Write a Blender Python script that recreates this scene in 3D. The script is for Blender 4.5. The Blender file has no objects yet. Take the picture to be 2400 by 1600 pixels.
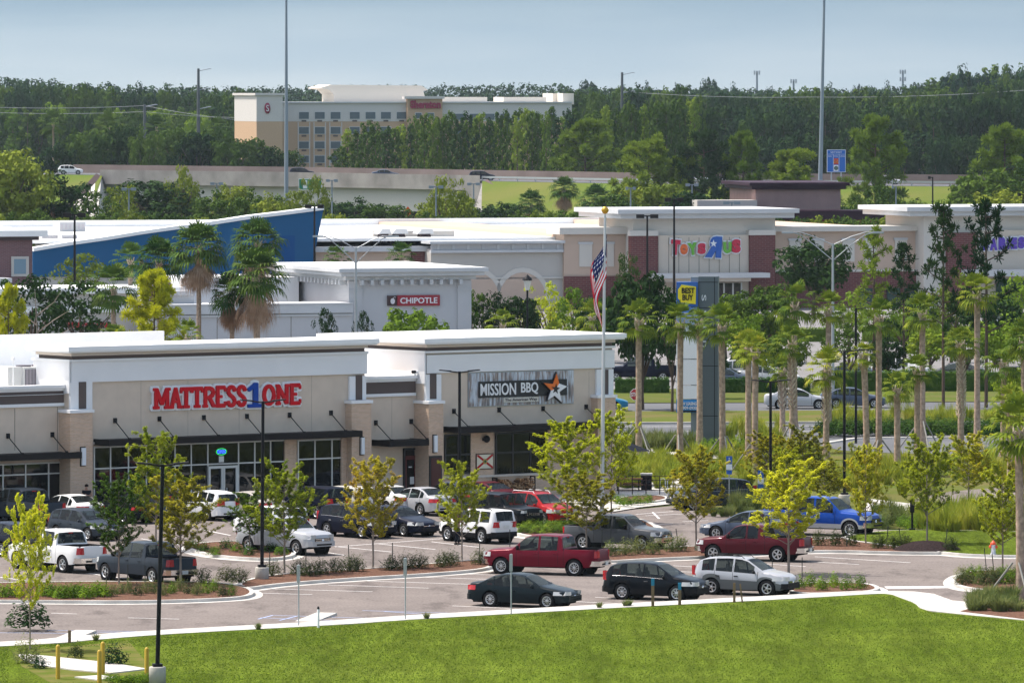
import bpy, bmesh, math, random
from mathutils import Vector, Matrix
R=math.radians
S=bpy.context.scene
COL=S.collection
# ---------------- camera ----------------
F=16000.0; HC=22.4; YH=215.0          # focal length in photo pixels, eye height, horizon row of the photo
cd=bpy.data.cameras.new('camera'); cam=bpy.data.objects.new('camera',cd); COL.objects.link(cam)
cam.location=(0,0,HC); cam.rotation_euler=(R(90),0,0)
cd.sensor_width=36; cd.lens=36*F/2400; cd.shift_y=-(800-YH)/2400
cd.clip_start=5; cd.clip_end=12000
S.camera=cam
# ---------------- sky ----------------
SUN_EL=R(62); SUN_DIR=Vector((-0.93,0.36,0)).normalized()
w=bpy.data.worlds.new('World'); S.world=w; w.use_nodes=True
nt=w.node_tree; nt.nodes.clear()
wo=nt.nodes.new('ShaderNodeOutputWorld'); bg=nt.nodes.new('ShaderNodeBackground')
sky=nt.nodes.new('ShaderNodeTexSky'); sky.sky_type='NISHITA'; sky.sun_disc=False
sky.sun_elevation=SUN_EL; sky.sun_rotation=math.atan2(SUN_DIR.x,SUN_DIR.y)
sky.air_density=1.0; sky.dust_density=2.5; sky.ozone_density=1.0
tint=nt.nodes.new('ShaderNodeMix'); tint.data_type='RGBA'; tint.blend_type='MULTIPLY'; tint.inputs[0].default_value=1.0
tc=nt.nodes.new('ShaderNodeTexCoord'); mp=nt.nodes.new('ShaderNodeMapping'); mp.inputs['Scale'].default_value=(14,14,120)
ns=nt.nodes.new('ShaderNodeTexNoise'); ns.inputs['Scale'].default_value=1.6; ns.inputs['Detail'].default_value=4; ns.inputs['Roughness'].default_value=.45
cr=nt.nodes.new('ShaderNodeValToRGB')
cr.color_ramp.elements[0].position=.35; cr.color_ramp.elements[0].color=(.92,.95,.97,1)
cr.color_ramp.elements[1].position=.68; cr.color_ramp.elements[1].color=(1.07,1.05,1.03,1)
L=nt.links.new
L(tc.outputs['Generated'],mp.inputs[0]); L(mp.outputs[0],ns.inputs['Vector']); L(ns.outputs['Fac'],cr.inputs[0])
sx=nt.nodes.new('ShaderNodeSeparateXYZ'); L(tc.outputs['Generated'],sx.inputs[0])
hz=nt.nodes.new('ShaderNodeMapRange'); hz.inputs[1].default_value=0.0; hz.inputs[2].default_value=0.0145; L(sx.outputs[2],hz.inputs[0])
hr=nt.nodes.new('ShaderNodeValToRGB'); L(hz.outputs[0],hr.inputs[0]); HE=hr.color_ramp.elements
HE[0].position=0; HE[0].color=(1.75,2.2,2.95,1); HE[1].position=1; HE[1].color=(.68,1.0,1.52,1)
hb=nt.nodes.new('ShaderNodeMapRange'); hb.inputs[1].default_value=0.02; hb.inputs[2].default_value=0.12; L(sx.outputs[2],hb.inputs[0])
hm=nt.nodes.new('ShaderNodeMix'); hm.data_type='RGBA'; hm.blend_type='MULTIPLY'; hm.inputs[0].default_value=1
L(hr.outputs[0],hm.inputs[6]); L(cr.outputs[0],hm.inputs[7])
h2=nt.nodes.new('ShaderNodeMix'); h2.data_type='RGBA'; h2.inputs[7].default_value=(1.12,1.02,.90,1)
L(hb.outputs[0],h2.inputs[0]); L(hm.outputs[2],h2.inputs[6])
L(sky.outputs[0],tint.inputs[6]); L(h2.outputs[2],tint.inputs[7]); L(tint.outputs[2],bg.inputs[0])
bg.inputs[1].default_value=0.15
L(bg.outputs[0],wo.inputs[0])
sd=bpy.data.lights.new('sun','SUN'); so=bpy.data.objects.new('sun',sd); COL.objects.link(so)
sd.energy=2.85; sd.angle=R(.53); sd.color=(1,.955,.88)
dv=Vector((SUN_DIR.x*math.cos(SUN_EL),SUN_DIR.y*math.cos(SUN_EL),math.sin(SUN_EL)))
so.rotation_euler=dv.to_track_quat('Z','Y').to_euler(); so.location=dv*500
S.view_settings.view_transform='Standard'; S.view_settings.look='None'; S.view_settings.gamma=1
S.view_settings.exposure=0.9
S.cycles.max_bounces=6; S.cycles.diffuse_bounces=2; S.cycles.glossy_bounces=2; S.cycles.transmission_bounces=3
S.cycles.transparent_max_bounces=10; S.cycles.volume_bounces=0; S.cycles.use_denoising=True
S.cycles.caustics_reflective=False; S.cycles.caustics_refractive=False
# ---------------- placing ----------------
def G(px,py,z=0.0):
    d=(HC-z)*F/(py-YH); return Vector(((px-1200)/F*d,d,z))
def dist(py,z=0.0): return (HC-z)*F/(py-YH)
def P(px,py,d): return Vector(((px-1200)/F*d,d,HC-(py-YH)/F*d))
# ---------------- materials ----------------
MATS={}
def lin(c):
    if isinstance(c,str):
        c=[int(c[i:i+2],16)/255 for i in (0,2,4)]
        return tuple(x/12.92 if x<.04045 else ((x+.055)/1.055)**2.4 for x in c)
    return c
def mat(name,c,rough=.7,metal=0,var=0,scale=3.0,coat=0,bump=0,spec=.5,c2=None,emit=None,es=1.0,wave=None,objrand=0):
    if name in MATS: return MATS[name]
    m=bpy.data.materials.new(name); m.use_nodes=True; n=m.node_tree.nodes; l=m.node_tree.links.new
    b=n['Principled BSDF']; c=lin(c)
    b.inputs['Base Color'].default_value=(*c,1); b.inputs['Roughness'].default_value=rough; b.inputs['Metallic'].default_value=metal
    b.inputs['Coat Weight'].default_value=coat; b.inputs['Coat Roughness'].default_value=.04; b.inputs['Specular IOR Level'].default_value=(spec if rough<.6 else (.0 if rough>=.85 else .12))
    if var or c2:
        t=n.new('ShaderNodeTexCoord'); x=n.new('ShaderNodeTexNoise'); x.inputs['Scale'].default_value=scale; x.inputs['Detail'].default_value=5
        l(t.outputs['Object'],x.inputs['Vector'])
        mx=n.new('ShaderNodeMix'); mx.data_type='RGBA'
        r=n.new('ShaderNodeMapRange'); r.inputs[1].default_value=.3; r.inputs[2].default_value=.7
        l(x.outputs['Fac'],r.inputs[0]); l(r.outputs[0],mx.inputs[0])
        a=lin(c2) if c2 else tuple(v*(1-var) for v in c)
        k=c if c2 else tuple(min(1,v*(1+var)) for v in c)
        mx.inputs[6].default_value=(*a,1); mx.inputs[7].default_value=(*k,1)
        l(mx.outputs[2],b.inputs['Base Color'])
        if bump:
            bp=n.new('ShaderNodeBump'); bp.inputs['Strength'].default_value=bump; bp.inputs['Distance'].default_value=.05
            l(x.outputs['Fac'],bp.inputs['Height']); l(bp.outputs[0],b.inputs['Normal'])
    if emit:
        b.inputs['Emission Color'].default_value=(*lin(emit),1); b.inputs['Emission Strength'].default_value=es
    MATS[name]=m; return m
def brick_mat(name,c1,c2,mortar,bw=.2,bh=.068,ms=.012):
    if name in MATS: return MATS[name]
    m=bpy.data.materials.new(name); m.use_nodes=True; n=m.node_tree.nodes; l=m.node_tree.links.new
    b=n['Principled BSDF']; b.inputs['Roughness'].default_value=.85; b.inputs['Specular IOR Level'].default_value=0
    t=n.new('ShaderNodeTexCoord'); s=n.new('ShaderNodeSeparateXYZ'); a=n.new('ShaderNodeMath'); a.operation='ADD'; c=n.new('ShaderNodeCombineXYZ')
    l(t.outputs['Object'],s.inputs[0]); l(s.outputs[0],a.inputs[0]); l(s.outputs[1],a.inputs[1]); l(a.outputs[0],c.inputs[0]); l(s.outputs[2],c.inputs[1])
    k=n.new('ShaderNodeTexBrick'); k.inputs['Scale'].default_value=1; k.inputs['Brick Width'].default_value=bw; k.inputs['Row Height'].default_value=bh
    k.inputs['Mortar Size'].default_value=ms; k.inputs['Color1'].default_value=(*lin(c1),1); k.inputs['Color2'].default_value=(*lin(c2),1); k.inputs['Mortar'].default_value=(*lin(mortar),1)
    l(c.outputs[0],k.inputs['Vector']); l(k.outputs[0],b.inputs['Base Color'])
    MATS[name]=m; return m
def leaf_mat(name,c1,c2,c3=None,trans=.35,scale=.9,hue=.0):
    if name in MATS: return MATS[name]
    m=bpy.data.materials.new(name); m.use_nodes=True; n=m.node_tree.nodes; l=m.node_tree.links.new
    b=n['Principled BSDF']; b.inputs['Roughness'].default_value=.75; b.inputs['Specular IOR Level'].default_value=.06
    t=n.new('ShaderNodeTexCoord'); x=n.new('ShaderNodeTexNoise'); x.inputs['Scale'].default_value=scale; x.inputs['Detail'].default_value=3
    oi=n.new('ShaderNodeObjectInfo'); ad=n.new('ShaderNodeMath'); ad.operation='MULTIPLY_ADD'; ad.inputs[1].default_value=.30; 
    l(t.outputs['Object'],x.inputs['Vector']); l(oi.outputs['Random'],ad.inputs[0]); l(x.outputs['Fac'],ad.inputs[2])
    rp=n.new('ShaderNodeValToRGB'); l(ad.outputs[0],rp.inputs[0])
    e=rp.color_ramp.elements; e[0].position=.45; e[0].color=(*lin(c1),1); e[1].position=.78; e[1].color=(*lin(c2),1)
    if c3: k=e.new(.97); k.color=(*lin(c3),1)
    l(rp.outputs[0],b.inputs['Base Color'])
    tr=n.new('ShaderNodeBsdfTranslucent'); l(rp.outputs[0],tr.inputs[0]); mx=n.new('ShaderNodeMixShader'); mx.inputs[0].default_value=trans
    l(b.outputs[0],mx.inputs[1]); l(tr.outputs[0],mx.inputs[2]); l(mx.outputs[0],n['Material Output'].inputs[0])
    MATS[name]=m; return m
# ---------------- mesh builder ----------------
class M:
    def __init__(s): s.v=[];s.f=[];s.m=[];s.sm=[]
    def add(s,vs,fs,mi=0,smooth=False):
        o=len(s.v); s.v+= [tuple(v) for v in vs]
        for f in fs: s.f.append([i+o for i in f]); s.m.append(mi); s.sm.append(smooth)
        return s
    def box(s,c,d,mi=0,rot=None):
        x,y,z=d[0]/2,d[1]/2,d[2]/2; c=Vector(c)
        vs=[Vector((a*x,b*y,e*z)) for e in(-1,1) for a,b in((-1,-1),(1,-1),(1,1),(-1,1))]
        if rot is not None: vs=[rot@v for v in vs]
        return s.add([v+c for v in vs],[(0,3,2,1),(4,5,6,7),(0,1,5,4),(1,2,6,5),(2,3,7,6),(3,0,4,7)],mi)
    def b2(s,a,b,mi=0):
        return s.box([(a[i]+b[i])/2 for i in range(3)],[abs(b[i]-a[i]) for i in range(3)],mi)
    def tube(s,pts,rs,n=8,mi=0,cap=True,smooth=True):
        pts=[Vector(p) for p in pts]
        if not hasattr(rs,'__len__'): rs=[rs]*len(pts)
        vs=[];fs=[]; k=len(pts); prev=None
        for i,p in enumerate(pts):
            t=(pts[min(i+1,k-1)]-pts[max(i-1,0)]).normalized()
            ref=Vector((1,0,0)) if abs(t.x)<.8 else Vector((0,1,0))
            a=t.cross(ref).normalized(); b=t.cross(a)
            for j in range(n):
                g=2*math.pi*j/n; vs.append(p+(a*math.cos(g)+b*math.sin(g))*rs[i])
        for i in range(k-1):
            for j in range(n): fs.append((i*n+j,i*n+(j+1)%n,(i+1)*n+(j+1)%n,(i+1)*n+j))
        s.add(vs,fs,mi,smooth)
        if cap: s.add(vs[:n],[tuple(range(n))[::-1]],mi); s.add(vs[-n:],[tuple(range(n))],mi)
        return s
    def lathe(s,prof,n=16,c=(0,0,0),axis='z',mi=0,smooth=True):
        vs=[];fs=[];c=Vector(c)
        for r,z in prof:
            for j in range(n):
                g=2*math.pi*j/n; a,b=r*math.cos(g),r*math.sin(g)
                v={'z':(a,b,z),'y':(a,z,b),'x':(z,a,b)}[axis]; vs.append(c+Vector(v))
        k=len(prof)
        for i in range(k-1):
            for j in range(n): fs.append((i*n+j,i*n+(j+1)%n,(i+1)*n+(j+1)%n,(i+1)*n+j))
        s.add(vs,fs,mi,smooth); return s
    def prism(s,poly,y0,y1,mi=0,plane='xz'):
        n=len(poly)
        if plane=='xz': a=[(p[0],y0,p[1]) for p in poly]; b=[(p[0],y1,p[1]) for p in poly]
        elif plane=='xy': a=[(p[0],p[1],y0) for p in poly]; b=[(p[0],p[1],y1) for p in poly]
        else: a=[(y0,p[0],p[1]) for p in poly]; b=[(y1,p[0],p[1]) for p in poly]
        s.add(a+b,[tuple(range(n)),tuple(range(2*n-1,n-1,-1))]+[(i,i+n,(i+1)%n+n,(i+1)%n) for i in range(n)],mi); return s
    def mesh(s,name,mats):
        me=bpy.data.meshes.new(name); me.from_pydata(s.v,[],s.f)
        if not isinstance(mats,(list,tuple)): mats=[mats]
        for m in mats: me.materials.append(m)
        me.polygons.foreach_set('material_index',s.m); me.polygons.foreach_set('use_smooth',s.sm)
        me.update(); return me
    def build(s,name,mats,parent=None,fix=False):
        me=s.mesh(name,mats)
        if fix:
            bm=bmesh.new(); bm.from_mesh(me); bmesh.ops.recalc_face_normals(bm,faces=bm.faces); bm.to_mesh(me); bm.free()
        o=bpy.data.objects.new(name,me); COL.objects.link(o)
        if parent: o.parent=parent
        return o
def tag(o,label=None,cat=None,group=None,kind=None):
    if label: o['label']=label
    if cat: o['category']=cat
    if group: o['group']=group
    if kind: o['kind']=kind
    return o
def empty(name,loc,rz=0,label=None,cat=None,group=None):
    o=bpy.data.objects.new(name,None); COL.objects.link(o); o.location=loc; o.rotation_euler=(0,0,rz); o.empty_display_size=.3
    return tag(o,label,cat,group)
KIDS={}
def kids(o):
    if o.name not in KIDS: KIDS[o.name]=[c for c in bpy.data.objects if c.parent==o]
    return KIDS[o.name]
def copy_tree(o,parent=None,cache={}):
    c=o.copy(); COL.objects.link(c); c.parent=parent
    for ch in kids(o): copy_tree(ch,c)
    return c
def text_mesh(txt,off=0.0,ext=.02,spacing=1.0,shear=0,res=3):
    cu=bpy.data.curves.new('lettering','FONT'); cu.body=txt; cu.size=1; cu.offset=off; cu.extrude=ext; cu.space_character=spacing; cu.shear=shear; cu.resolution_u=res
    o=bpy.data.objects.new('lettering',cu); me=bpy.data.meshes.new_from_object(o)
    bpy.data.objects.remove(o); bpy.data.curves.remove(cu); return me
def text(name,txt,m,parent,c,w,h,depth=.05,off=0.0,spacing=1.0,rot=0,flip=False,yaw=0,ref=None):
    """upright lettering in the parent's XZ plane, facing -Y, centred on c, w wide, h high; rot turns it in its plane"""
    me=text_mesh(txt,off,.5,spacing)
    xs=[v.co.x for v in me.vertices]; ys=[v.co.y for v in me.vertices]
    sx=w/(max(xs)-min(xs)); sy=h/(max(ys)-min(ys)); cx=(max(xs)+min(xs))/2; cy=(max(ys)+min(ys))/2
    ca,sa=math.cos(rot),math.sin(rot); cw,sw=math.cos(yaw),math.sin(yaw)
    for v in me.vertices:
        x=(v.co.x-cx)*sx*(-1 if flip else 1); z=(v.co.y-cy)*sy; y=-v.co.z*depth
        x,z=x*ca-z*sa,x*sa+z*ca
        x,y=x*cw-y*sw,x*sw+y*cw
        v.co=(x+c[0],y+c[1],z+c[2])
    me.materials.clear(); me.materials.append(m)
    for p in me.polygons: p.material_index=0
    if flip: me.flip_normals()
    me.name=name; o=bpy.data.objects.new(name,me); COL.objects.link(o); o.parent=parent
    return o
def sheet(name,pts,z,m,kind='structure',label=None):
    mm=M(); mm.add([(p[0],p[1],z) for p in pts],[tuple(range(len(pts)))])
    o=mm.build(name,m); me=o.data
    bm=bmesh.new(); bm.from_mesh(me); bmesh.ops.triangulate(bm,faces=bm.faces)
    bmesh.ops.recalc_face_normals(bm,faces=bm.faces)
    for f in bm.faces:
        if f.normal.z<0: f.normal_flip()
    bm.to_mesh(me); bm.free()
    return tag(o,label,kind=kind)
def chaikin(pts,n=2,closed=True):
    for _ in range(n):
        q=[]; k=len(pts)
        for i in range(k if closed else k-1):
            a,b=pts[i],pts[(i+1)%k]; q+=[a*.75+b*.25,a*.25+b*.75]
        pts=q
    return pts
# shared materials
asphalt=mat('asphalt',(.225,.197,.182),.9,c2=(.178,.156,.146),scale=.35,bump=0)
def mk_asphalt():
    m=asphalt; n=m.node_tree.nodes; l=m.node_tree.links.new; b=n['Principled BSDF']
    t=n.new('ShaderNodeTexCoord'); x=n.new('ShaderNodeTexNoise'); x.inputs['Scale'].default_value=9; x.inputs['Detail'].default_value=6
    mp=n.new('ShaderNodeMapping'); mp.inputs['Scale'].default_value=(1,.25,1); l(t.outputs['Object'],mp.inputs[0]); l(mp.outputs[0],x.inputs[0])
    prev=b.inputs['Base Color'].links[0].from_socket; mx=n.new('ShaderNodeMix'); mx.data_type='RGBA'; mx.blend_type='MULTIPLY'; mx.inputs[0].default_value=.6
    r=n.new('ShaderNodeValToRGB'); r.color_ramp.elements[0].position=.3; r.color_ramp.elements[0].color=(.72,.72,.72,1); r.color_ramp.elements[1].position=.65; r.color_ramp.elements[1].color=(1.08,1.08,1.08,1)
    l(x.outputs[0],r.inputs[0]); l(prev,mx.inputs[6]); l(r.outputs[0],mx.inputs[7]); x2=n.new('ShaderNodeTexNoise'); x2.inputs['Scale'].default_value=.9; x2.inputs['Detail'].default_value=7; x2.inputs['Roughness'].default_value=.7; m2=n.new('ShaderNodeMapping'); m2.inputs['Scale'].default_value=(.6,.2,1); l(t.outputs['Object'],m2.inputs[0]); l(m2.outputs[0],x2.inputs[0])
    r2=n.new('ShaderNodeValToRGB'); r2.color_ramp.elements[0].position=.36; r2.color_ramp.elements[0].color=(.66,.66,.67,1); r2.color_ramp.elements[1].position=.47; r2.color_ramp.elements[1].color=(1,1,1,1)
    m3=n.new('ShaderNodeMix'); m3.data_type='RGBA'; m3.blend_type='MULTIPLY'; m3.inputs[0].default_value=.85; l(x2.outputs[0],r2.inputs[0]); l(mx.outputs[2],m3.inputs[6]); l(r2.outputs[0],m3.inputs[7]); l(m3.outputs[2],b.inputs['Base Color'])
mk_asphalt()
road_m=mat('road_asphalt',(.15,.155,.165),.9,c2=(.115,.12,.13),scale=.2)
concrete=mat('concrete',(.60,.58,.54),.85,c2=(.42,.40,.37),scale=.9)
conc_old=mat('old_concrete',(.42,.40,.36),.9,var=.25,scale=.6)
paint_w=mat('road_paint',(.78,.76,.74),.7,var=.1,scale=4)
paint_b=mat('blue_road_paint',(.35,.42,.62),.7,var=.1,scale=4)
grass_m=mat('lawn_grass',(.108,.146,.024),.9,c2=(.076,.112,.016),scale=.12,bump=0)
def mk_grass():
    m=grass_m; n=m.node_tree.nodes; l=m.node_tree.links.new; b=n['Principled BSDF']
    t=n.new('ShaderNodeTexCoord'); prev=b.inputs['Base Color'].links[0].from_socket
    for sc,lo,hi,st in ((.5,.75,1.15,1),(3,.7,1.2,.9),(16,.55,1.3,1)):
        x=n.new('ShaderNodeTexNoise'); x.inputs['Scale'].default_value=sc; x.inputs['Detail'].default_value=5
        mp=n.new('ShaderNodeMapping'); mp.inputs['Scale'].default_value=(1,.12,1); l(t.outputs['Object'],mp.inputs[0]); l(mp.outputs[0],x.inputs[0])
        mx=n.new('ShaderNodeMix'); mx.data_type='RGBA'; mx.blend_type='MULTIPLY'; mx.inputs[0].default_value=st
        r=n.new('ShaderNodeValToRGB'); r.color_ramp.elements[0].position=.3; r.color_ramp.elements[0].color=(lo,lo,lo,1); r.color_ramp.elements[1].position=.7; r.color_ramp.elements[1].color=(hi,hi,hi*.9,1)
        l(x.outputs[0],r.inputs[0]); l(prev,mx.inputs[6]); l(r.outputs[0],mx.inputs[7]); prev=mx.outputs[2]
    l(prev,b.inputs['Base Color'])
mk_grass()
rough_grass=mat('rough_grass',(.085,.12,.022),.95,c2=(.14,.12,.05),scale=.25)
ground_m=mat('ground_cover',(.045,.07,.018),.95,c2=(.08,.08,.035),scale=.08)
mulch=mat('mulch',(.21,.12,.085),.95,c2=(.06,.033,.025),scale=9,bump=.6)
bank_m=mat('embankment_grass',(.085,.135,.022),.95,c2=(.135,.145,.042),scale=.09)
metal_g=mat('galvanised_steel',(.42,.44,.46),.45,.6)
black_m=mat('black_metal',(.008,.008,.010),.5,spec=.15)
bronze=mat('dark_bronze',(.014,.012,.012),.55,spec=.12)
glass_m=mat('dark_glass',(.004,.005,.006),.03,spec=.45)
white_m=mat('white_paint',(.8,.8,.79),.6)
# ================= ground =================
def px(pts,z=0): return [G(a,b,z) for a,b in pts]
sheet('ground',[(-3000,60),(3000,60),(3000,9000),(-3000,9000)],-.012,ground_m)
LAWN=[(-300,1530),(0,1514),(150,1506),(230,1498),(367,1487),(597,1474),(823,1462),(951,1452),(1199,1438),(1387,1427),(1560,1418),(1719,1410),(1906,1400),(2050,1391),(2086,1391),(2110,1400),(2145,1413),(2155,1424),(2180,1432),(2400,1453),(2700,1480),(2900,1800),(-700,1800)]
LOT=[(-500,1222),(0,1210),(160,1208),(700,1188),(1250,1172),(1430,1196),(1500,1192),(1585,1184),(1640,1200),(1745,1212),(1900,1215),(2060,1240),(2190,1248),(2420,1257),(2900,1280),(2900,1480),(2400,1440),(2180,1410),(2090,1388),(1906,1392),(1500,1412),(1100,1436),(600,1470),(230,1492),(0,1509),(-500,1540)]
sheet('parking_lot',px(LOT),0.0,asphalt)
sheet('lawn',px(LAWN,.12),.12,grass_m)
# pale concrete walk and kerb along the lawn edge
edge=LAWN[:21]
def ribbon(name,line,wd,z0,z1,m,side=1,kind='structure'):
    """a raised strip of width wd (metres) following a ground line"""
    pts=[Vector((p.x,p.y)) for p in line]; k=len(pts); mm=M(); off=[]
    for i in range(k):
        t=(pts[min(i+1,k-1)]-pts[max(i-1,0)]).normalized(); nrm=Vector((-t.y,t.x))*side; off.append(pts[i]+nrm*(wd[i] if hasattr(wd,'__len__') else wd))
    for i in range(k-1):
        a,b,c,d=pts[i],pts[i+1],off[i+1],off[i]
        mm.add([(a.x,a.y,z1),(b.x,b.y,z1),(c.x,c.y,z1),(d.x,d.y,z1)],[(0,1,2,3)])
        mm.add([(a.x,a.y,z0),(b.x,b.y,z0),(b.x,b.y,z1),(a.x,a.y,z1)],[(0,1,2,3)])
        mm.add([(d.x,d.y,z0),(c.x,c.y,z0),(c.x,c.y,z1),(d.x,d.y,z1)],[(0,1,2,3)])
    return tag(mm.build(name,m,fix=True),kind=kind)
wl=chaikin([G(a,b,.12) for a,b in edge],1,False)
ribbon('pavement',wl,1.9,-.01,.14,concrete,1)
sheet('footpath',px([(2088,1388),(2130,1396),(2273,1410),(2420,1424),(2420,1449),(2300,1437),(2190,1429),(2158,1421),(2152,1412),(2120,1402)],.132),.132,concrete)
def island(name,pts,fill,label=None,kw=.22,fz=.13,sm=2):
    p=[G(a,b) for a,b in pts]; p=chaikin(p,sm)
    q=[Vector((v.x,v.y)) for v in p]; k=len(q)
    area=sum(q[i].x*q[(i+1)%k].y-q[(i+1)%k].x*q[i].y for i in range(k))
    if area<0: q=q[::-1]
    inn=[];out=[]
    for i in range(k):
        t=(q[(i+1)%k]-q[i-1]).normalized(); nrm=Vector((-t.y,t.x)); inn.append(q[i]+nrm*kw); out.append(q[i]-nrm*.38)
    mm=M()
    for i in range(k):
        j=(i+1)%k
        mm.add([(*q[i],-.01),(*q[j],-.01),(*q[j],.15),(*q[i],.15)],[(0,1,2,3)])
        mm.add([(*q[i],.15),(*q[j],.15),(*inn[j],.15),(*inn[i],.15)],[(0,1,2,3)])
        mm.add([(*out[i],.006),(*out[j],.006),(*q[j],.02),(*q[i],.02)],[(0,1,2,3)])
    kb=mm.build('kerb',concrete); tag(kb,kind='structure')
    s=sheet(name,[(v.x,v.y) for v in inn],fz,fill)
    return s
island('planting_bed',[(-120,1375),(0,1371),(250,1368),(480,1369),(565,1376),(600,1390),(590,1402),(536,1408),(383,1414),(230,1415),(0,1413),(-120,1414)],mulch)
island('planting_bed',[(545,1372),(640,1350),(871,1338),(1078,1320),(1139,1316),(1160,1326),(1150,1338),(1030,1349),(823,1361),(650,1374),(575,1386)],mulch)
island('planting_bed',[(430,1290),(446,1278),(560,1272),(650,1276),(680,1288),(700,1304),(664,1313),(600,1315),(497,1307)],mulch)
island('planting_bed',[(1200,1246),(1260,1230),(1400,1222),(1500,1219),(1530,1231),(1548,1245),(1525,1256),(1400,1264),(1260,1264),(1205,1256)],mulch)
island('planting_bed',[(1400,1305),(1440,1294),(1650,1284),(1800,1276),(1909,1270),(2005,1262),(2150,1275),(2250,1300),(2110,1300),(1909,1294),(1720,1306),(1642,1310),(1500,1316),(1415,1322)],mulch)
island('lawn',[(1960,1268),(2010,1256),(2060,1250),(2170,1246),(2500,1254),(2500,1309),(2280,1307),(2190,1298),(2080,1284)],grass_m,fz=.16)
island('planting_bed',[(1842,1372),(2035,1370),(2075,1388),(1990,1395),(1842,1397)],mulch)
island('planting_bed',[(2226,1368),(2238,1353),(2270,1342),(2500,1338),(2500,1398),(2314,1389),(2246,1381)],mulch)
sheet('planting_bed',px([(2250,1432),(2300,1415),(2460,1402),(2500,1462)],.14),.145,mulch)
# building front walk and patio
sheet('pavement',px([(-200,1216),(160,1214),(500,1199),(900,1183),(1250,1172),(1440,1196),(1500,1186),(1590,1176),(1600,1120),(1445,1105),(-200,1190)],.1),.06,concrete)
island('planting_bed',[(1425,1178),(1470,1166),(1560,1165),(1575,1176),(1470,1186)],mulch)
# planted verge on the right with the curving walks
sheet('grass_verge',px([(1440,1150),(1600,1130),(1640,1190),(1745,1207),(1900,1210),(2060,1236),(2190,1243),(2700,1262),(2900,1050),(2400,1020),(1950,1045),(1600,1034),(1420,1045)],.02),.02,rough_grass)
sheet('footpath',px([(1500,1050),(1620,1064),(1780,1076),(1900,1090),(1900,1096),(1780,1083),(1620,1070),(1490,1056)]),.03,concrete)
sheet('footpath',px([(2040,1170),(2130,1180),(2230,1196),(2260,1210),(2140,1205),(2020,1196)]),.035,concrete)
sheet('road',px([(2130,1172),(2230,1152),(2480,1132),(2500,1172),(2330,1188),(2230,1196)]),.031,asphalt)
sheet('road',px([(1920,1044),(2010,1030),(2500,1024),(2500,1075),(2300,1068),(2080,1062),(1970,1056)]),.033,road_m)
ribbon('kerb',[G(1940,1041),G(2010,1030),G(2500,1024)],.5,0,.12,concrete)
# the main road in two carriageways with a grass median
sheet('road',px([(1200,994),(2700,988),(2700,1010),(2400,1018),(1950,1036),(1600,1038),(1200,1046)]),.004,road_m)
sheet('road',px([(1200,946),(2800,940),(2800,959),(1200,966)]),.004,road_m)
sheet('grass_verge',px([(1200,966),(2800,959),(2700,988),(1200,994)]),.05,rough_grass)
ribbon('kerb',[G(2750,988.5),G(1200,994.5)],.4,0,.14,conc_old)
sheet('grass_verge',px([(1200,915),(2900,905),(2900,940),(1200,946)]),.05,mat('verge_grass',(.075,.11,.02),.95,c2=(.12,.12,.045),scale=.3))
sheet('parking_lot',px([(1150,720),(3000,720),(3000,903),(1150,913)]),.002,mat('far_asphalt',(.21,.205,.205),.9,var=.12,scale=.2))
sheet('parking_lot',px([(-600,700),(1150,700),(1150,960),(-600,960)]),.002,MATS['far_asphalt'])
mm=M()
def line(x0,y0,x1,y1,wd=.11,z=.008):
    a,b=G(x0,y0),G(x1,y1); t=(b-a).normalized(); n=Vector((-t.y,t.x,0))*wd/2
    mm.add([(*(a-n).xy,z),(*(b-n).xy,z),(*(b+n).xy,z),(*(a+n).xy,z)],[(0,1,2,3)])
for l4 in [(769,1370,1005,1377.5),(861,1361,1104,1368.5),(992,1352,1145,1357),(600,1378,873,1386),(560,1388,732,1392.5),(1050,1343,1160,1347),
    (1060,1419,1199,1425),(1352,1409,1451,1414),(1395,1399,1560,1406),(1578,1325,1629,1328),(1540,1336,1640,1341),(1600,1350,1700,1355),(1910,1304,2134,1318),(1890,1315,2013,1322),
    (1780,1320,1888,1327),(119,1436,180,1438),(300,1447,420,1450),(1450,1312,1470,1318),
    (785,1280,919,1293),(887,1274,1021,1287),(1011,1269,1123,1282),(740,1290,810,1301),(785,1281,1046,1261),(1160,1258,1190,1263),
    (560,1232,640,1246),(470,1240,540,1254),(330,1262,420,1276),(70,1320,130,1330),(200,1342,300,1356),(0,1352,60,1360),
    (1489,1205,1578,1198),(1512,1208,1600,1204),(1511,1230,1578,1227),(1530,1200,1545,1215),(1600,1222,1660,1219)]: line(*l4)
mm.add([(*G(2072,1374).xy,.008),(*G(2235,1373).xy,.008),(*G(2240,1377).xy,.008),(*G(2080,1379).xy,.008)],[(0,1,2,3)])
for i in range(7): line(1950+i*70,1050-i*1.2,2010+i*70,1058-i*1.5)
for i in range(9): line(1460+i*130,1011-.4*i,1510+i*130,1011-.4*i,.15)
line(1200,1001,2700,994,.14)
tag(mm.build('road_marking',paint_w),kind='structure')
mm=M()
for l4 in [(849,1430,1053,1436),(641,1441,919,1450),(610,1447,860,1456),(640,1441,605,1450),(700,1442,655,1453),(860,1447,820,1457),(185,1480,380,1484),(0,1482,230,1484),(110,1476,390,1480),(290,1488,300,1480),(900,1432,1010,1440)]: line(*l4)
tag(mm.build('road_marking',paint_b),kind='structure')
mm=M()
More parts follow.
